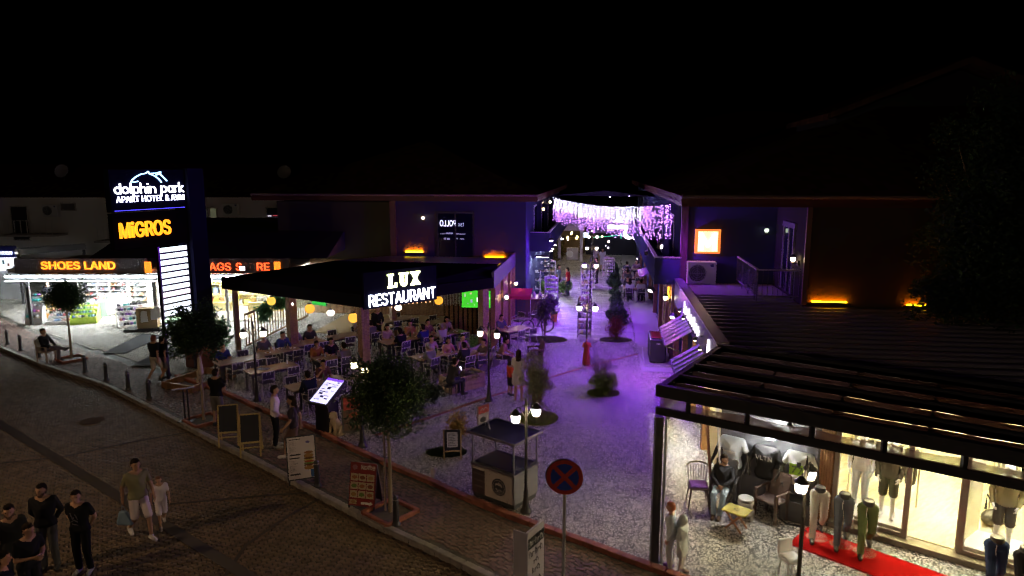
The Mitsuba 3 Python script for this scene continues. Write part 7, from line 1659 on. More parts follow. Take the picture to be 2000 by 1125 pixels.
add(k, 'emblem_print', mv(strokes([arc(0, .0, .10, 20, 160), arc(0, -.03, .10, 30, 150), [(-.09, -.05), (-.03, -.08), (.03, -.05), (.09, -.08)], [(-.06, -.11), (.06, -.11)], [(-.05, .05), (.05, .05)]], .014, .003), M4((ec[0], -.0192, ec[1]))), (.55, .52, .5), M=Mc_)
for x in (.02, cw - .02):
    for y in (.03, cd - .03): add(k, 'post', beam((x, y, .855), (x, y, 1.58), .03), (.42, .41, .42), 'metal', M=Mc_)
rc_ = add(k, 'roof', mv(bx(-.06, cw + .06, -.05, cd + .05, 1.58, 1.60), np.eye(4)), (.004, .004, .02), 'gloss', M=Mc_)
add(rc_, 'edge', cat([bx(-.08, cw + .08, -.075, -.051, 1.565, 1.615), bx(-.08, cw + .08, cd + .051, cd + .075, 1.565, 1.615), bx(-.08, -.061, -.05, cd + .05, 1.565, 1.615), bx(cw + .061, cw + .08, -.05, cd + .05, 1.565, 1.615)]), (.34, .33, .34), 'metal', M=Mc_)
for a, b in (((.03, .015), (cw - .03, .015)), ((.015, .04), (.015, cd - .04)), ((cw - .015, .04), (cw - .015, cd - .04)), ((.03, cd - .015), (cw - .03, cd - .015))):
    add(k, 'pane', quad((*a, .86), (*b, .86), (*b, 1.57), (*a, 1.57)), cls='pane', M=Mc_)
add(k, 'chimney_pipe', tube([(.1, .4, 1.6), (.1, .4, 1.72), (.22, .35, 1.76), (.32, .3, 1.62)], .02, 6), (.5, .48, .46), 'metal', M=Mc_)
for x in (.2, cw - .2): add(k, 'wheel', mv(mv(cyl(.09, -.02, .02, n=14), STAND), M4((x, .1, .09))), (.02, .02, .02), 'satin', M=Mc_)
# orange red dress on a bust
k = thing('dress_bust', 'orange red sleeveless dress on a tailor bust in the alley', 'mannequin')
Mdr = M4(G(1145, 719), .2, .76)
add(k, 'dress', lathe([(.001, 1.38), (.06, 1.37), (.15, 1.30), (.17, 1.18), (.125, .98), (.16, .82), (.19, .5), (.20, .22), (.18, .2)], 18), (.32, .07, .03), 'cloth', 50, M=Mdr)
add(k, 'shoulder', fuse([bone((-.15, 0, 1.28), .055, (-.2, 0, 1.14), .05), bone((.15, 0, 1.28), .055, (.2, 0, 1.14), .05)]), (.45, .12, .04), 'cloth', 50, M=Mdr); add(k, 'neck', cyl(.045, 1.36, 1.5), (.5, .3, .2), 'satin', 40, M=Mdr)
add(k, 'stand', cat([cyl(.02, .0, .3), cyl(.17, 0, .02)]), (.5, .45, .3), 'satin', M=Mdr)
# shop hat stand post of the pylon foot: timber edging
k = thing('planter_box', 'low timber edged planter at the foot of the sign pylon', 'planter')
Mpz = M4(G(385, 748), heading(PD))
for x0, x1, y0, y1 in ((-.9, 1.1, -.75, -.67), (-.9, 1.1, .62, .7), (-.9, -.82, -.668, .618), (1.02, 1.1, -.668, .618)): add(k, 'board', bx(x0, x1, y0, y1, 0, .22), cls='wood', M=Mpz)
# ------------------------------------------------------------------ trees and plants
def leaves(cs, size, col, spread=.3, seed=0, droop=0.0, lw=.45):
    'leaf faces at the points cs, colours varying leaf by leaf'
    r = np.random.default_rng(seed); n = len(cs)
    d = r.normal(size=(n, 3)); d[:, 2] = d[:, 2] * .7 - droop; d /= np.linalg.norm(d, axis=1, keepdims=True)
    s = np.cross(d, r.normal(size=(n, 3))); s /= np.linalg.norm(s, axis=1, keepdims=True) + 1e-9
    l = size * r.uniform(.7, 1.3, (n, 1)); w = l * lw
    V = np.stack([cs, cs + d * l * .5 + s * w * .5, cs + d * l, cs + d * l * .5 - s * w * .5], 1).reshape(-1, 3)
    f = np.array([[0, 1, 2], [0, 2, 3]]); F_ = (f[None] + 4 * np.arange(n)[:, None, None]).reshape(-1, 3)
    c = np.array(col)[None] * r.uniform(1 - spread, 1 + spread, (n, 1)) * (1 + r.normal(0, .06, (n, 3)))
    return trimesh.Trimesh(V, F_, process=False), np.clip(np.repeat(c, 4, 0), 0.004, 1)
def clump_points(center, rad, nclump, per, cr, seed, shell=.55):
    r = np.random.default_rng(seed); out = []
    for _ in range(nclump):
        v = r.normal(size=3); v /= np.linalg.norm(v); k = shell + (1 - shell) * r.random()
        c = np.array(center) + v * np.array(rad) * k * r.uniform(.72, 1.2)
        q = r.normal(size=(per, 3)); q /= np.linalg.norm(q, axis=1, keepdims=True)
        out.append(c + q * cr * (r.random((per, 1)) ** .5))
    return np.vstack(out)
def tree(name, label, cat_, base, crown_z, rad, col, n=110, per=45, cr=.22, leaf=.085, seed=1, trunk=(.05, .03), group=None, tcol=(.30, .24, .17), shell=.45, lean=(0, 0)):
    k = thing(name, label, cat_, group)
    b_ = np.array(base, float); c = b_ + np.array([lean[0], lean[1], crown_z])
    cs = clump_points(c, rad, n, per, cr, seed, shell)
    cs = np.vstack([cs, clump_points(c, np.array(rad) * .55, n // 3, per, cr, seed + 50, .1)])
    m, cc = leaves(cs, leaf, col, .45, seed)
    add(k, 'crown', m, cc, 'leaf', kind='stuff')
    r = np.random.default_rng(seed)
    if trunk:
        add(k, 'trunk', tube([b_, b_ + (c - b_) * .35 + [.015, .01, 0], b_ + (c - b_) * .75, c], [trunk[0], trunk[0] * .8, trunk[1], trunk[1] * .6], 8), tcol, 'matte', 50)
        for i in range(7):
            a = i * 2.4; e = c + np.array([math.cos(a) * rad[0] * .7, math.sin(a) * rad[1] * .7, r.uniform(-.3, .6) * rad[2]])
            s_ = b_ + (c - b_) * r.uniform(.68, .95)
            add(k, 'branch', tube([s_, (s_ + e) / 2 + [0, 0, .06], e], [trunk[1] * .5, trunk[1] * .35, .006], 5), tcol, 'matte')
    return k
DG = (.03, .052, .024)
t1 = tree('street_tree', 'small round headed tree in the pavement before the shoe shop', 'tree', G(140, 700), 2.52, (.78, .78, .62), DG, 120, 40, .2, .10, 3, group='trees along the pavement')
t2 = tree('street_tree', 'round headed tree with a rag tied round its trunk, left of the restaurant', 'tree', G(398, 820), 2.78, (.98, .98, .84), DG, 170, 45, .22, .10, 5, group='trees along the pavement')
t3 = tree('street_tree', 'round headed tree tied to a stake at the front of the square', 'tree', G(763, 1000), 2.75, (.9, .9, .86), (.055, .085, .038), 190, 55, .2, .085, 8, group='trees along the pavement')
p = G(398, 820); add(t2, 'rag', mv(fuse([m3.Manifold.batch_hull([ball((0, 0, 1.95), .06), ball((.02, 0, 1.5), .09)]), bone((-.05, 0, 1.55), .05, (-.09, -.03, 1.2), .03)]), M4(p)), (.5, .42, .32), 'cloth', 50)
p = G(763, 1000); add(t3, 'stake', tube([p + [-.12, .05, 0], p + [-.1, .05, 1.9]], .025, 6), (.34, .27, .2)); add(t3, 'tie', mv(trimesh.creation.torus(.08, .012, major_sections=12, minor_sections=4), M4(p + [-.05, .03, 1.3])), (.05, .05, .05))
for key, px, py in ((t1, 140, 702), (t2, 398, 822), (t3, 763, 1002)):
    q = G(px, py); rz = heading(RDIR)
    add(key, 'soil', mv(bx(-.38, .38, -.38, .38, .001, .012), M4(q, rz)), cls='dirt')
    for a in range(4): add(key, 'border', mv(chbox(.9, .09, .1, (0, .43, .03), .01), M4(q, rz + a * math.pi / 2)), cls='red_brick')
# big dark tree at the right edge
rb = ray(1935, 430); q = rb * (19 / rb[1]) + [0, 0, H]
bt_ = tree('large_tree', 'large dark tree filling the upper right edge', 'tree', (q[0], q[1], 0), q[2], (1.75, 1.75, 3.4), (.05, .085, .04), 420, 60, .42, .16, 21, trunk=(.22, .14), shell=.3)
cs = clump_points(np.array([q[0] - 1.2, q[1] - .3, q[2] - 2.1]), (1.0, .8, .55), 60, 55, .3, 77, .3); m, cc = leaves(cs, .15, (.05, .085, .04), .4, 78); add(bt_, 'crown', m, cc, 'leaf', kind='stuff')
cs = clump_points(np.array([q[0] + .6, q[1], q[2] + 2.2]), (1.1, 1.0, 1.4), 80, 55, .4, 79, .3); m, cc = leaves(cs, .15, (.05, .085, .04), .4, 80); add(bt_, 'crown', m, cc, 'leaf', kind='stuff')
def grass(parent, name, center, rx, ry, n, h, col, seed, rz=0.0):
    r = np.random.default_rng(seed); a = r.uniform(0, 2 * np.pi, n); k = r.random(n) ** .5
    P_ = np.stack([np.cos(a) * k * rx, np.sin(a) * k * ry, np.zeros(n)], 1); P_ = P_ @ M4((0, 0, 0), rz)[:3, :3].T + np.array(center)
    d = r.normal(0, .45, (n, 3)); d[:, 2] = 1; hh = h * r.uniform(.5, 1.2, (n, 1)) * (1.15 - k[:, None] * .6)
    s = np.cross(d, r.normal(size=(n, 3))); s /= np.linalg.norm(s, axis=1, keepdims=True); s *= .008 + .012 * h
    V = np.stack([P_ - s, P_ + s, P_ + d * hh], 1).reshape(-1, 3); F_ = np.arange(3 * n).reshape(-1, 3)
    c = np.repeat(np.array(col)[None] * r.uniform(.55, 1.45, (n, 1)), 3, 0)
    return add(parent, name, trimesh.Trimesh(V, F_, process=False), c, 'leaf', kind='stuff')
def patch(label, px, py, rx, ry, h, col, seed, n=2600):
    k = thing('grass_patch', label, 'grass', 'round planting patches', 'stuff')
    q = G(px, py)
    put(k, sk(lathe([(.001, .035), (rx * .6, .03), (rx * .86, .002), (rx * .86, -.01)], 20), cls='dirt'), np.diag([1, ry / rx, 1, 1]) + np.array([[0, 0, 0, q[0]], [0, 0, 0, q[1]], [0, 0, 0, 0], [0, 0, 0, 0]]))
    grass(k, 'blades', q, rx, ry, n, h, col, seed); return k
def shrub(label, px, py, rad, cz, col, seed, n=60, per=40, leaf=.07, cr=.16, name='shrub', cat_='shrub', group='shrubs of the square', twigs=10, shell=.3, lw=.45):
    k = thing(name, label, cat_, group); q = G(px, py)
    m, cc = leaves(clump_points(q + [0, 0, cz], rad, n, per, cr, seed, shell), leaf, col, .45, seed, lw=lw)
    m.vertices[:, 2] = np.abs(m.vertices[:, 2])
    add(k, 'foliage', m, cc, 'leaf', kind='stuff')
    r = np.random.default_rng(seed)
    for i in range(twigs):
        a = r.uniform(0, 6.28); e = q + np.array([math.cos(a) * rad[0] * .8, math.sin(a) * rad[1] * .8, cz + rad[2] * r.uniform(.2, .95)])
        add(k, 'stem', tube([q + np.array([math.cos(a), math.sin(a), 0]) * .05, (q + e) / 2 + [0, 0, .1], e], [.014, .01, .004], 4), (.16, .11, .07))
    return k
patch('round grass patch under the tall oleander', 1050, 817, .62, .60, .15, (.20, .24, .07), 31, 6500)
shrub('tall grey green oleander beside the woman in the white dress', 1048, 812, (.48, .45, 1.02), 1.08, (.22, .23, .13), 32, 150, 42, .11, .15, lw=.2, twigs=22)
patch('grass patch round the low green bush', 1178, 768, .55, .45, .12, (.13, .17, .06), 33, 4000)
shrub('low rounded green bush in the middle of the square', 1180, 764, (.52, .42, .34), .36, (.19, .27, .085), 34, 110, 45, .07, .13)
k = shrub('bare twiggy lavender shrub behind the low green bush', 1172, 752, (.55, .45, .5), .75, (.14, .11, .12), 35, 46, 14, .06, .12, twigs=38)
patch('dark patch round the red bush', 1202, 664, .75, .5, .09, (.10, .10, .06), 36)
shrub('rounded dark red bush in the alley', 1203, 662, (.42, .38, .45), .5, (.15, .045, .04), 37, 80, 30, .07, .2)
patch('dark grass patch at the front wheel of the bicycle', 1066, 664, .95, .6, .13, (.13, .15, .08), 38, 4000)
shrub('small violet leaved tree at the bicycle', 1062, 655, (.42, .4, .75), 1.25, (.09, .08, .11), 39, 70, 34, .10, .2, name='small_tree', cat_='tree')
shrub('golden ornamental grass tuft behind the price list easel', 893, 868, (.3, .3, .42), .5, (.38, .26, .08), 40, 60, 24, .16, .12, lw=.12)
patch('dark green ground cover below the price list easel', 872, 884, .55, .32, .14, (.04, .055, .03), 41)
shrub('bright green leafy plant right of the postcard rack', 1102, 577, (.55, .5, .35), .55, (.14, .24, .08), 42, 46, 30, .12, .18)
shrub('bright green leafy plant left of the postcard rack', 1064, 577, (.42, .4, .35), .5, (.15, .26, .08), 43, 40, 30, .12, .18)
shrub('violet leafed plant at the foot of the postcard rack', 1072, 612, (.55, .45, .42), .55, (.10, .08, .12), 44, 60, 34, .12, .18)
pt = thing('plant_pot', 'orange clay pot beside the violet leafed plant in the alley', 'pot')
add(pt, 'pot', lathe([(.001, 0), (.13, 0), (.18, .35), (.2, .36), (.2, .4), (.16, .4), (.001, .36)], 14), (.5, .22, .06), 'satin', 40, M=M4(G(1082, 628)))
grass(pt, 'plant', G(1082, 628) + [0, 0, .38], .15, .15, 80, .4, (.12, .15, .05), 45)
for i, (v, r_, h_) in enumerate(((34.3, .55, .5), (36.2, .34, .3), (37.9, .28, .26), (39.7, .3, .3), (41.8, .3, .3), (44.6, .42, .4), (47.2, .42, .42), (50, .36, .4), (53, .36, .4))):
    p = P_UV = W(.82, v)
    k = thing('hedge_shrub', ('front most wide spreading shrub', 'second shrub', 'third shrub', 'fourth shrub', 'fifth shrub', 'sixth tall shrub', 'seventh tall shrub', 'eighth shrub', 'farthest shrub')[i] + ' of the hedge line in the alley', 'shrub', 'hedge along the alley')
    m, cc = leaves(clump_points(p + [0, 0, h_ * .75], (r_, .75, h_ * .62), 60 if i == 0 else 34, 34, .17, 60 + i, .35), .14, (.06, .09, .06), .5, 90 + i)
    m.vertices[:, 2] = np.abs(m.vertices[:, 2]); add(k, 'foliage', m, cc, 'leaf', kind='stuff')
    for j in range(4): add(k, 'stem', tube([p + [.05 * j - .1, 0, 0], p + [.14 * j - .25, .1 * j - .2, h_ * .9]], [.02, .008], 5), (.12, .09, .06))
m, cc = leaves(clump_points(Mp[:3, 3] + Mp[:3, :3] @ np.array([ll / 2, .38, .5]), (ll / 2 - .1, .3, .1), 60, 26, .12, 51, .1), .06, (.16, .15, .08), .5, 52)
add(pb, 'plants', m, cc, 'leaf', kind='stuff')
k = thing('climbing_plant', 'green climbing plant on the lattice fence beside the left restaurant post', 'plant', 'plants at the restaurant')
for j, (c, r_, s_) in enumerate(((W(-14.7, 28.2, 1.35), (.35, .5, .6), 53), (W(-14.8, 29.8, 1.5), (.3, .5, .5), 54))):
    m, cc = leaves(clump_points(c, r_, 40, 30, .16, s_, .3), .11, (.08, .2, .09), .5, s_); add(k, 'foliage', m, cc, 'leaf', kind='stuff')
add(k, 'stem', tube([W(-14.7, 28.3, 0), W(-14.75, 28.5, 1.2), W(-14.8, 29.8, 1.6)], .015, 5), (.12, .09, .05))
k = thing('shrub', 'pale green plant by the canopy post in front of the bag shop', 'shrub', 'plants at the restaurant')
q = W(-15.9, 26.4); m, cc = leaves(clump_points(q + [0, 0, .8], (.5, .5, .65), 60, 30, .18, 55, .3), .12, (.1, .2, .1), .5, 56); add(k, 'foliage', m, cc, 'leaf', kind='stuff'); add(k, 'stem', tube([q, q + [0, 0, .9]], .02, 5), (.12, .09, .05))
k = thing('shrub', 'dark low bushes below the front tree crown at the restaurant edge', 'shrub', 'plants at the restaurant')
for j, (px, py) in enumerate(((800, 810), (840, 790), (755, 830), (700, 820))):
    q = G(px, py); m, cc = leaves(clump_points(q + [0, 0, .4], (.5, .4, .38), 40, 34, .16, 57 + j, .3), .1, (.035, .05, .03), .5, 61 + j); m.vertices[:, 2] = np.abs(m.vertices[:, 2]); add(k, 'foliage', m, cc, 'leaf', kind='stuff')
k = thing('small_tree', 'slim leafy tree by the far pavilion on the left of the alley', 'tree', 'far plants')
for j, (px, py, r_) in enumerate(((1085, 492, .8), (1075, 505, .6))):
    q = G(px, py + 14); m, cc = leaves(clump_points(q + [0, 0, 1.0], (r_, r_, .9), 40, 30, .3, 70 + j, .3), .2, (.14, .12, .05), .5, 71 + j); add(k, 'foliage', m, cc, 'leaf', kind='stuff')
# ------------------------------------------------------------------ people of the street
BLACK, NAVY, GREY, WHT = (.018, .018, .02), (.03, .04, .09), (.10, .10, .105), (.68, .66, .66)
CAM = np.array([0.0, -1.0])
def hd(px, py, z=1.66): q = G(px, py, z); q[2] = 0; return q
def foot(px, py, z=0.0): q = G(px, py, z); return np.array([q[0], q[1], z])
stand = joints()
# the group at the lower left, on the setts
BACK = dict(L=((-.25, -.10, 1.16), (-.12, -.16, .96)), R=((.25, -.10, 1.16), (.12, -.16, .96)))
PHN = dict(L=((-.23, .06, 1.14), (-.07, .30, 1.16)), R=((.23, .06, 1.14), (.07, .30, 1.18)))
RZ = ROADZ + .004
person('man in a dark zipped jacket and grey trousers with hands behind his back', foot(100, 1110, RZ), (.3, -1), joints(**BACK, turn=-.3), (.022, .022, .026), (.085, .085, .09), (.05, .05, .05), sleeve='long', fine=True, beard=True, group='group of men on the setts')
k, M = person('young man in black T-shirt with a faint print and black trousers', foot(166, 1118, RZ), (.05, -1), joints(**BACK, turn=.3), (.016, .016, .018), (.014, .014, .016), (.3, .3, .3), fine=True, group='group of men on the setts', s=.96)
add(k, 'print', mv(strokes([[(-.07, .12), (-.03, .0), (.02, .1), (.06, .0)], [(-.06, -.05), (.0, -.02), (.06, -.06)], [(-.04, -.1), (.05, -.12)]], .022, .004), M @ M4((0, .150, 1.22), math.pi)), (.09, .09, .11))
q = hd(14, 985, 1.66); q[2] = RZ
person('bearded man in dark clothes at the left edge, looking down to his right', q, (.7, -.6), joints(turn=-.3), (.03, .03, .032), (.03, .03, .035), fine=True, beard=True, group='group of men on the setts')
q = hd(46, 1022, 1.58); q[2] = RZ
k, M = person('man in black bending over a lit phone in his hands', q, (.95, -.45), joints(lean=.12, **PHN), (.017, .017, .02), (.02, .02, .022), fine=True, group='group of men on the setts', s=.97)
ph = thing('phone', 'phone with a pink glowing screen in the hands of the man in black', 'phone')
add(ph, 'case', chbox(.09, .17, .012, (0, 0, 0), .004), (.05, .05, .05), 'satin', M=M @ M4((0, .36, 1.21)) @ RX(.5)); add(ph, 'screen', bx(-.04, .04, -.075, .075, .0065, .008), (.5, .2, .4), M=M @ M4((0, .36, 1.21)) @ RX(.5), emit=(.30, .13, .30), w=.2)
q = hd(-2, 1078, 1.66); q[2] = RZ
person('man with a warmly lit face cut off by the lower left corner', q, (.9, .5), joints(), (.02, .02, .022), (.02, .02, .02), skin=(.5, .26, .15), fine=True, group='group of men on the setts')
# man and child walking
k, M = person('man in an olive T-shirt and white shorts walking with a blue bag', foot(277, 1050, RZ), (.75, -.66), joints('walk', step=-1), (.24, .22, .13), (.66, .56, .56), (.62, .58, .58), legs='short', fine=True)
bgk = thing('carrier_bag', 'pale blue carrier bag in the hand of the man in white shorts', 'bag')
wr = (M @ np.array([.25, -.16, .84, 1]))[:3]
wr = (M @ np.array([.255, -.14, .82, 1]))[:3]
add(bgk, 'bag', fuse([m3.Manifold.batch_hull([ball(tuple(wr + [x, y, z]), r_) for x, y, z, r_ in ((-.10, 0, -.42, .06), (.12, .03, -.44, .06), (-.05, 0, -.2, .04), (.05, 0, -.2, .04), (0, .05, -.4, .08))])]), (.20, .30, .42), 'satin', 50); add(bgk, 'handle', tube([wr + [-.05, 0, -.2], wr + [0, 0, .01], wr + [.05, 0, -.2]], .008, 4), (.20, .30, .42))
person('small child in white clothes walking beside the man in white shorts', foot(318, 1028, RZ), (.6, -.8), joints('walk', step=.6), (.66, .58, .58), (.64, .56, .57), (.5, .45, .45), hair_col=(.16, .08, .04), legs='short', s=.66)
# couple on the pavement, seated man at the tree
person('man in a black T-shirt and pale shorts walking away past the grey mats', foot(306, 745), (.2, 1), joints('walk', step=.7), (.022, .025, .03), (.5, .45, .36), legs='short', hair_col=(.2, .08, .05), s=.97)
person('woman in black walking close beside the man in pale shorts', foot(322, 742), (.3, 1), joints('walk', step=-.7), (.016, .016, .018), (.13, .12, .14), hair='tied', legs='short', s=.93)
pc_ = thing('plastic_armchair', 'brown wicker garden chair under the man beside the small tree', 'chair')
cpos, cdir = foot(92, 706), np.array([.97, -.1]); Mch = M4(cpos, heading(cdir) + math.pi / 2)
WK = (.34, .26, .2)
add(pc_, 'seat', chbox(.48, .46, .05, (0, 0, .42), .02), WK, 'satin', M=Mch); add(pc_, 'backrest', mv(chbox(.46, .05, .5, (0, 0, 0), .03), M4((0, .24, .68)) @ RX(-.2)), WK, 'satin', M=Mch)
for s in (-1, 1):
    add(pc_, 'armrest', chbox(.05, .46, .04, (s * .25, 0, .64), .012), WK, 'satin', M=Mch)
    for y in (-.2, .2): add(pc_, 'leg', beam((s * .24, y, 0), (s * .24, y, .64), .045), WK, 'satin', M=Mch)
Js = joints('sit', lean=-.1, R=((.25, .06, .80), (.16, .30, .62)), L=((-.25, .06, .80), (-.12, .34, .64)))
Js['kneR'], Js['ankR'], Js['toeR'] = np.array([.08, .45, .62]), np.array([-.05, .78, .52]), np.array([-.05, .92, .57])
person('man in a dark jacket sitting cross legged in the wicker chair by the small tree', cpos, cdir, Js, (.018, .018, .02), (.17, .15, .19), hair_col=(.02, .015, .01), sleeve='long')
# around the menu stand
person('man in a black T-shirt and grey shorts standing with his back to the street', foot(427, 832), (.2, 1), joints(L=((-.24, .08, 1.15), (-.12, .28, 1.1)), R=((.24, .08, 1.15), (.12, .28, 1.1))), (.014, .014, .016), (.14, .13, .125), (.06, .06, .06), legs='short', fine=True)
person('man in a white open shirt and black trousers looking at the menu', foot(540, 873), (.85, .25), joints(R=((.26, -.02, 1.15), (.2, .12, 1.0))), (.66, .56, .58), (.016, .016, .018), (.5, .46, .44), sleeve='long', fine=True)
person('woman in a dark top and brown shorts walking past the white menu board', foot(578, 898), (-.9, -.2), joints('walk', step=.9), (.05, .04, .06), (.16, .10, .09), (.6, .56, .56), hair='long', legs='short', fine=True)
# woman and child at the oleander
person('woman in a short white dress with long black hair, seen from behind', foot(1013, 782), (.15, 1), joints(L=((-.22, .06, 1.16), (-.10, .24, 1.2)), R=((.22, .06, 1.16), (.10, .24, 1.2))), (.62, .58, .5), (.6, .55, .5), (.4, .3, .22), hair='long', legs='dress', s=.98)
person('small boy in a red shirt and black shorts beside the woman in white', foot(996, 772), (.4, .3), joints(L=((-.22, .06, 1.16), (-.08, .22, 1.3))), (.4, .05, .03), (.02, .02, .022), legs='short', s=.68)
# man before the dark wall
sd_ = W(-.35, -1)[:2] - W(0, 0)[:2]
Jm = joints('sit', lean=-.32, turn=.9, L=((-.25, .02, .78), (-.05, .24, .66)), R=((.25, .02, .78), (.05, .24, .66)))
for k_, s in (('L', -1), ('R', 1)): Jm['kne' + k_], Jm['ank' + k_], Jm['toe' + k_] = np.array([s * .12, .46, .52]), np.array([s * .07, .62, .085]), np.array([s * .07, .78, .035])
person('bearded man in a black top and light blue jeans sitting by the dark wall', G(1408, 990), sd_, Jm, (.022, .022, .025), (.30, .40, .52), (.06, .04, .03), sleeve='long', fine=True, beard=True, skin=(.5, .31, .21), s=.9)
person('shop worker in dark clothes left of the small tree at the shoe shop', foot(99, 612), (.3, -1), joints(L=((-.24, .1, 1.15), (-.1, .3, 1.1))), (.02, .02, .025), (.03, .03, .035), sleeve='long')
# diners
SEATN = ('near left', 'near right', 'far left', 'far right')
def diner(n, i, shirt, cn, lean=.12, hair='short', turn=0.0, sleeve='short', who='person', hc=(.02, .015, .012), up=False, skin=SKIN):
    p, d = seatpos[(n, i)]
    J = joints('sit', lean=lean, turn=turn) if not up else joints('sit', lean=lean, turn=turn, R=((.24, .16, .80), (.08, .26, 1.02)))
    return person(f'diner in {cn}, {SEATN[i]}, at the {DESC[n]}', p, d[:2], J, shirt, (.06, .06, .075), hair_col=hc, group='guests of the restaurant', hair=hair, sleeve=sleeve, skin=skin)
PNK = (.5, .36, .34)
diner(1, 2, (.03, .04, .16), 'a blue top', .2)
diner(3, 3, (.05, .07, .16), 'a blue shirt', .15, sleeve='long'); diner(3, 2, (.10, .09, .1), 'a grey top', .1)
diner(5, 2, (.26, .2, .3), 'a lilac blouse', .2, 'long'); diner(5, 3, (.05, .05, .05), 'a black shirt', .1)
diner(4, 0, (.02, .025, .05), 'a navy jacket', .25, sleeve='long'); diner(4, 3, (.12, .06, .05), 'a brown top', .2, up=True)
diner(6, 2, (.3, .12, .05), 'an orange shirt', .2); diner(6, 1, (.24, .2, .27), 'a violet grey shirt', .1); diner(6, 3, (.02, .02, .022), 'a black top', .15, 'tied')
diner(7, 1, (.15, .14, .15), 'a grey shirt', .1); diner(7, 3, (.4, .36, .34), 'a pale shirt', .15, up=True)
diner(11, 0, (.02, .02, .022), 'a black shirt', .15); diner(11, 1, (.05, .05, .25), 'a bright blue shirt', .15); diner(11, 2, PNK, 'a pink top', .1, 'long'); diner(11, 3, (.42, .2, .08), 'an orange top', .1, up=True)
diner(10, 0, (.55, .52, .52), 'a white shirt', .2, hc=(.3, .26, .22)); diner(10, 2, (.2, .1, .1), 'a dark red shirt', .1); diner(10, 3, (.4, .3, .28), 'a beige top', .12, 'long')
diner(12, 0, (.2, .19, .2), 'a grey flecked shirt', .25, hc=(.25, .22, .2)); diner(12, 3, PNK, 'a pink shirt', .1)
diner(13, 0, (.03, .03, .035), 'a dark sweater', .12, sleeve='long'); diner(13, 2, (.42, .22, .16), 'a salmon top', .15, 'long'); diner(13, 3, (.26, .16, .18), 'a plum shirt', .12)
diner(14, 2, (.1, .1, .12), 'a dark shirt', .1)
person('waiter in black standing behind the long table near the sign corner post', foot(738, 676), (.5, -.8), joints(L=((-.24, .08, 1.15), (-.12, .28, 1.08)), R=((.24, .08, 1.15), (.12, .28, 1.08))), (.016, .018, .016), (.03, .03, .03), sleeve='long')
p = foot(884, 780) + [0, .1, 0]
k, M = person('person in dark clothes crouching over a bright phone beside the planter box', foot(880, 775), (.7, .6), joints('sit', lean=.3, L=((-.22, .16, .8), (-.06, .36, .86)), R=((.22, .16, .8), (.06, .36, .86))), (.05, .045, .05), (.04, .04, .05), sleeve='long', group='guests of the restaurant')
stl = thing('stool', 'small dark stool under the person with the bright phone', 'stool'); add(stl, 'seat', cyl(.18, .36, .41, n=14), (.06, .05, .05), M=M); [add(stl, 'leg', tube([(x, y, .36), (x * 1.2, y * 1.2, 0)], .015), (.06, .05, .05), M=M) for x in (-.12, .12) for y in (-.12, .12)]
ph = thing('phone', 'small bright phone screen held beside the planter box', 'phone'); add(ph, 'case', chbox(.08, .012, .15, (0, .44, .90), .003), DARK, M=M); add(ph, 'screen', bx(-.035, .035, .428, .4335, .83, .97), (.9, .9, 1), M=M, emit=(5, 5.5, 6.5), w=.2); add(ph, 'back_light', bx(-.03, .03, .447, .449, .84, .96), (.9, .9, 1), M=M, emit=(4, 4.5, 5), w=.2)
k, M = person('guest in a dark shirt leaning on the grey sofa', foot(945, 730), FD * -1, joints('sit', lean=-.05), (.10, .06, .06), (.04, .04, .05), group='guests of the restaurant')
person('guest in brown reaching across the low table near the woman in white', foot(975, 722), (.9, -.2), joints('sit', lean=.4), (.2, .11, .08), (.05, .04, .05), group='guests of the restaurant')
solo_ch = place(CHAIR, 'chair', 'white framed chair under the guest in brown near the woman in white', 'chair', M4(foot(975, 722), heading((.9, -.2)) - math.pi / 2), 'white framed restaurant chairs')
wc2 = thing('wicker_armchair', 'dark brown wicker armchair left of the alley gravel, behind the oleander', 'chair'); Mw2 = M4(foot(1045, 712), heading((-1, -.2)) + math.pi / 2)
add(wc2, 'seat', chbox(.55, .52, .1, (0, 0, .40), .03), (.07, .035, .03), 'satin', M=Mw2); add(wc2, 'backrest', mv(chbox(.6, .07, .55, (0, 0, 0), .03), M4((0, .27, .70)) @ RX(-.15)), (.10, .04, .035), 'satin', M=Mw2)
for s in (-1, 1):
    add(wc2, 'armrest', chbox(.08, .5, .06, (s * .29, 0, .66), .02), (.10, .05, .04), 'satin', M=Mw2)
    for y in (-.22, .22): add(wc2, 'leg', beam((s * .26, y, 0), (s * .27, y, .64), .05), (.05, .03, .03), 'satin', M=Mw2)
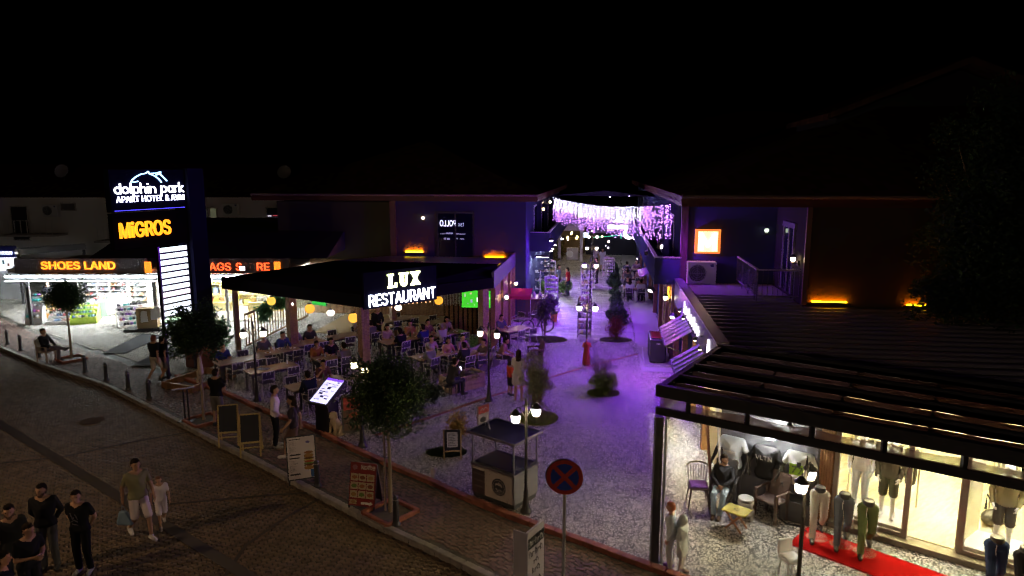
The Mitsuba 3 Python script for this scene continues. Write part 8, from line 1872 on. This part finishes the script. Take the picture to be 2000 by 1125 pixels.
# alley people
person('man in a red shirt and dark trousers standing at the left alley stalls', W(-2.05, 41.5), W(-1, .3)[:2] - W(0, 0)[:2], joints(), (.4, .03, .04), (.03, .03, .05))
person('person in grey behind the man in the red shirt', W(-2.7, 42.6), (1, -.4), joints(), (.2, .22, .3), (.04, .04, .05))
person('man in a white shirt and pale shorts facing the square far down the alley', W(.0, 52.5), (0, -1), joints(), (.62, .58, .64), (.5, .45, .5), legs='short')
person('person in a pale lilac top walking beside the man in the white shirt', W(-.55, 53.5), (.3, -1), joints('walk', step=.5), (.55, .45, .6), (.2, .18, .25))
person('person in brown leaning by the third lamp post', W(-.35, 46.5), (-1, .2), joints(), (.25, .14, .06), (.05, .04, .05))
for i, (u, v, f, c, t) in enumerate(((1.6, 40.0, (.2, 1), (.66, .64, .7), 'white T-shirt, left of the nearest dark table'), (2.25, 40.0, (-.1, 1), (.6, .58, .66), 'white shirt, right of the nearest dark table'), (1.5, 41.15, (.2, -1), (.06, .05, .07), 'black top across the nearest dark table'), (2.3, 41.2, (0, -1), (.3, .12, .14), 'red top across the nearest dark table'), (1.6, 44.0, (0, 1), (.1, .08, .12), 'dark shirt at the middle dark table'), (2.3, 44.0, (0, 1), (.35, .2, .22), 'pink top at the middle dark table'), (1.6, 45.1, (0, -1), (.2, .12, .1), 'brown shirt behind the middle dark table'), (2.4, 45.1, (0, -1), (.42, .28, .26), 'salmon shirt behind the middle dark table'), (1.7, 48.0, (0, 1), (.08, .07, .1), 'black shirt at the farthest dark table'), (2.4, 49.1, (0, -1), (.3, .2, .24), 'mauve top at the farthest dark table'))):
    d = W(*f)[:2] - W(0, 0)[:2]
    person('seated guest in a ' + t, W(u, v), d, joints('sit', lean=.1), c, (.05, .05, .06), group='guests on the right strip', hair='long' if i % 3 == 0 else 'short')
    place(CHAIR, 'chair', 'chair under the guest in a ' + t, 'chair', M4(W(u, v), heading(d) - math.pi / 2), 'chairs on the right strip')
# ------------------------------------------------------------------ the street's own lamps on the near pavement, outside the view
for lab_, x_, y_, k_, c_ in (('tall road lamp with a warm head on the near side of the street, leftmost', -15.0, 8.0, 2.6, (1, .66, .34)), ('tall road lamp on the near side of the street, nearest the men on the setts', -8.0, 0.5, .45, (1, .72, .58)), ('tall road lamp on the near side of the street facing the square', 3.5, -2.5, .95, (1, .72, .62))):
    sl_ = thing('road_lamp', lab_, 'street lamp', 'road lamps')
    p = np.array([x_, y_, ROADZ])
    add(sl_, 'pole', tube([p, p + [0, 0, 6.2], p + [.1, .25, 6.6], p + [.3, .9, 6.75]], [.09, .06, .05, .04], 8), (.2, .2, .2), 'satin', 40)
    add(sl_, 'head', chbox(.3, .6, .12, tuple(p + [.35, 1.1, 6.78]), .03), (.15, .15, .15), 'satin')
    add(sl_, 'bowl', sph(tuple(p + [.35, 1.1, 6.68]), .14, (1, 1.6, .7), 2), (1, .8, .5), 'matte', True, emit=np.array(c_) * 340 * k_, w=8)
# ------------------------------------------------------------------ how often each lamp is sampled
import re
for f_, pat in ((.12, '(row|clothes_shop|bag_shop)__ceiling_light'), (.3, 'shoe_shop__ceiling'), (.3, '__window_light|sign_pylon|lettering|chandelier|light_canopy|hotel_sign'), (.5, 'light_bar|spot_lamp'), (2.0, 'street_lamp__|wall_spot|light_curtain|^lantern'), (3.0, 'flood_light|corner_lamp'), (1.6, 'road_lamp')):
    for k_, d_ in scene.items():
        if 'emitter' in d_ and re.search(pat, k_):
            d_['emitter'] = {**d_['emitter'], 'sampling_weight': d_['emitter']['sampling_weight'] * f_}
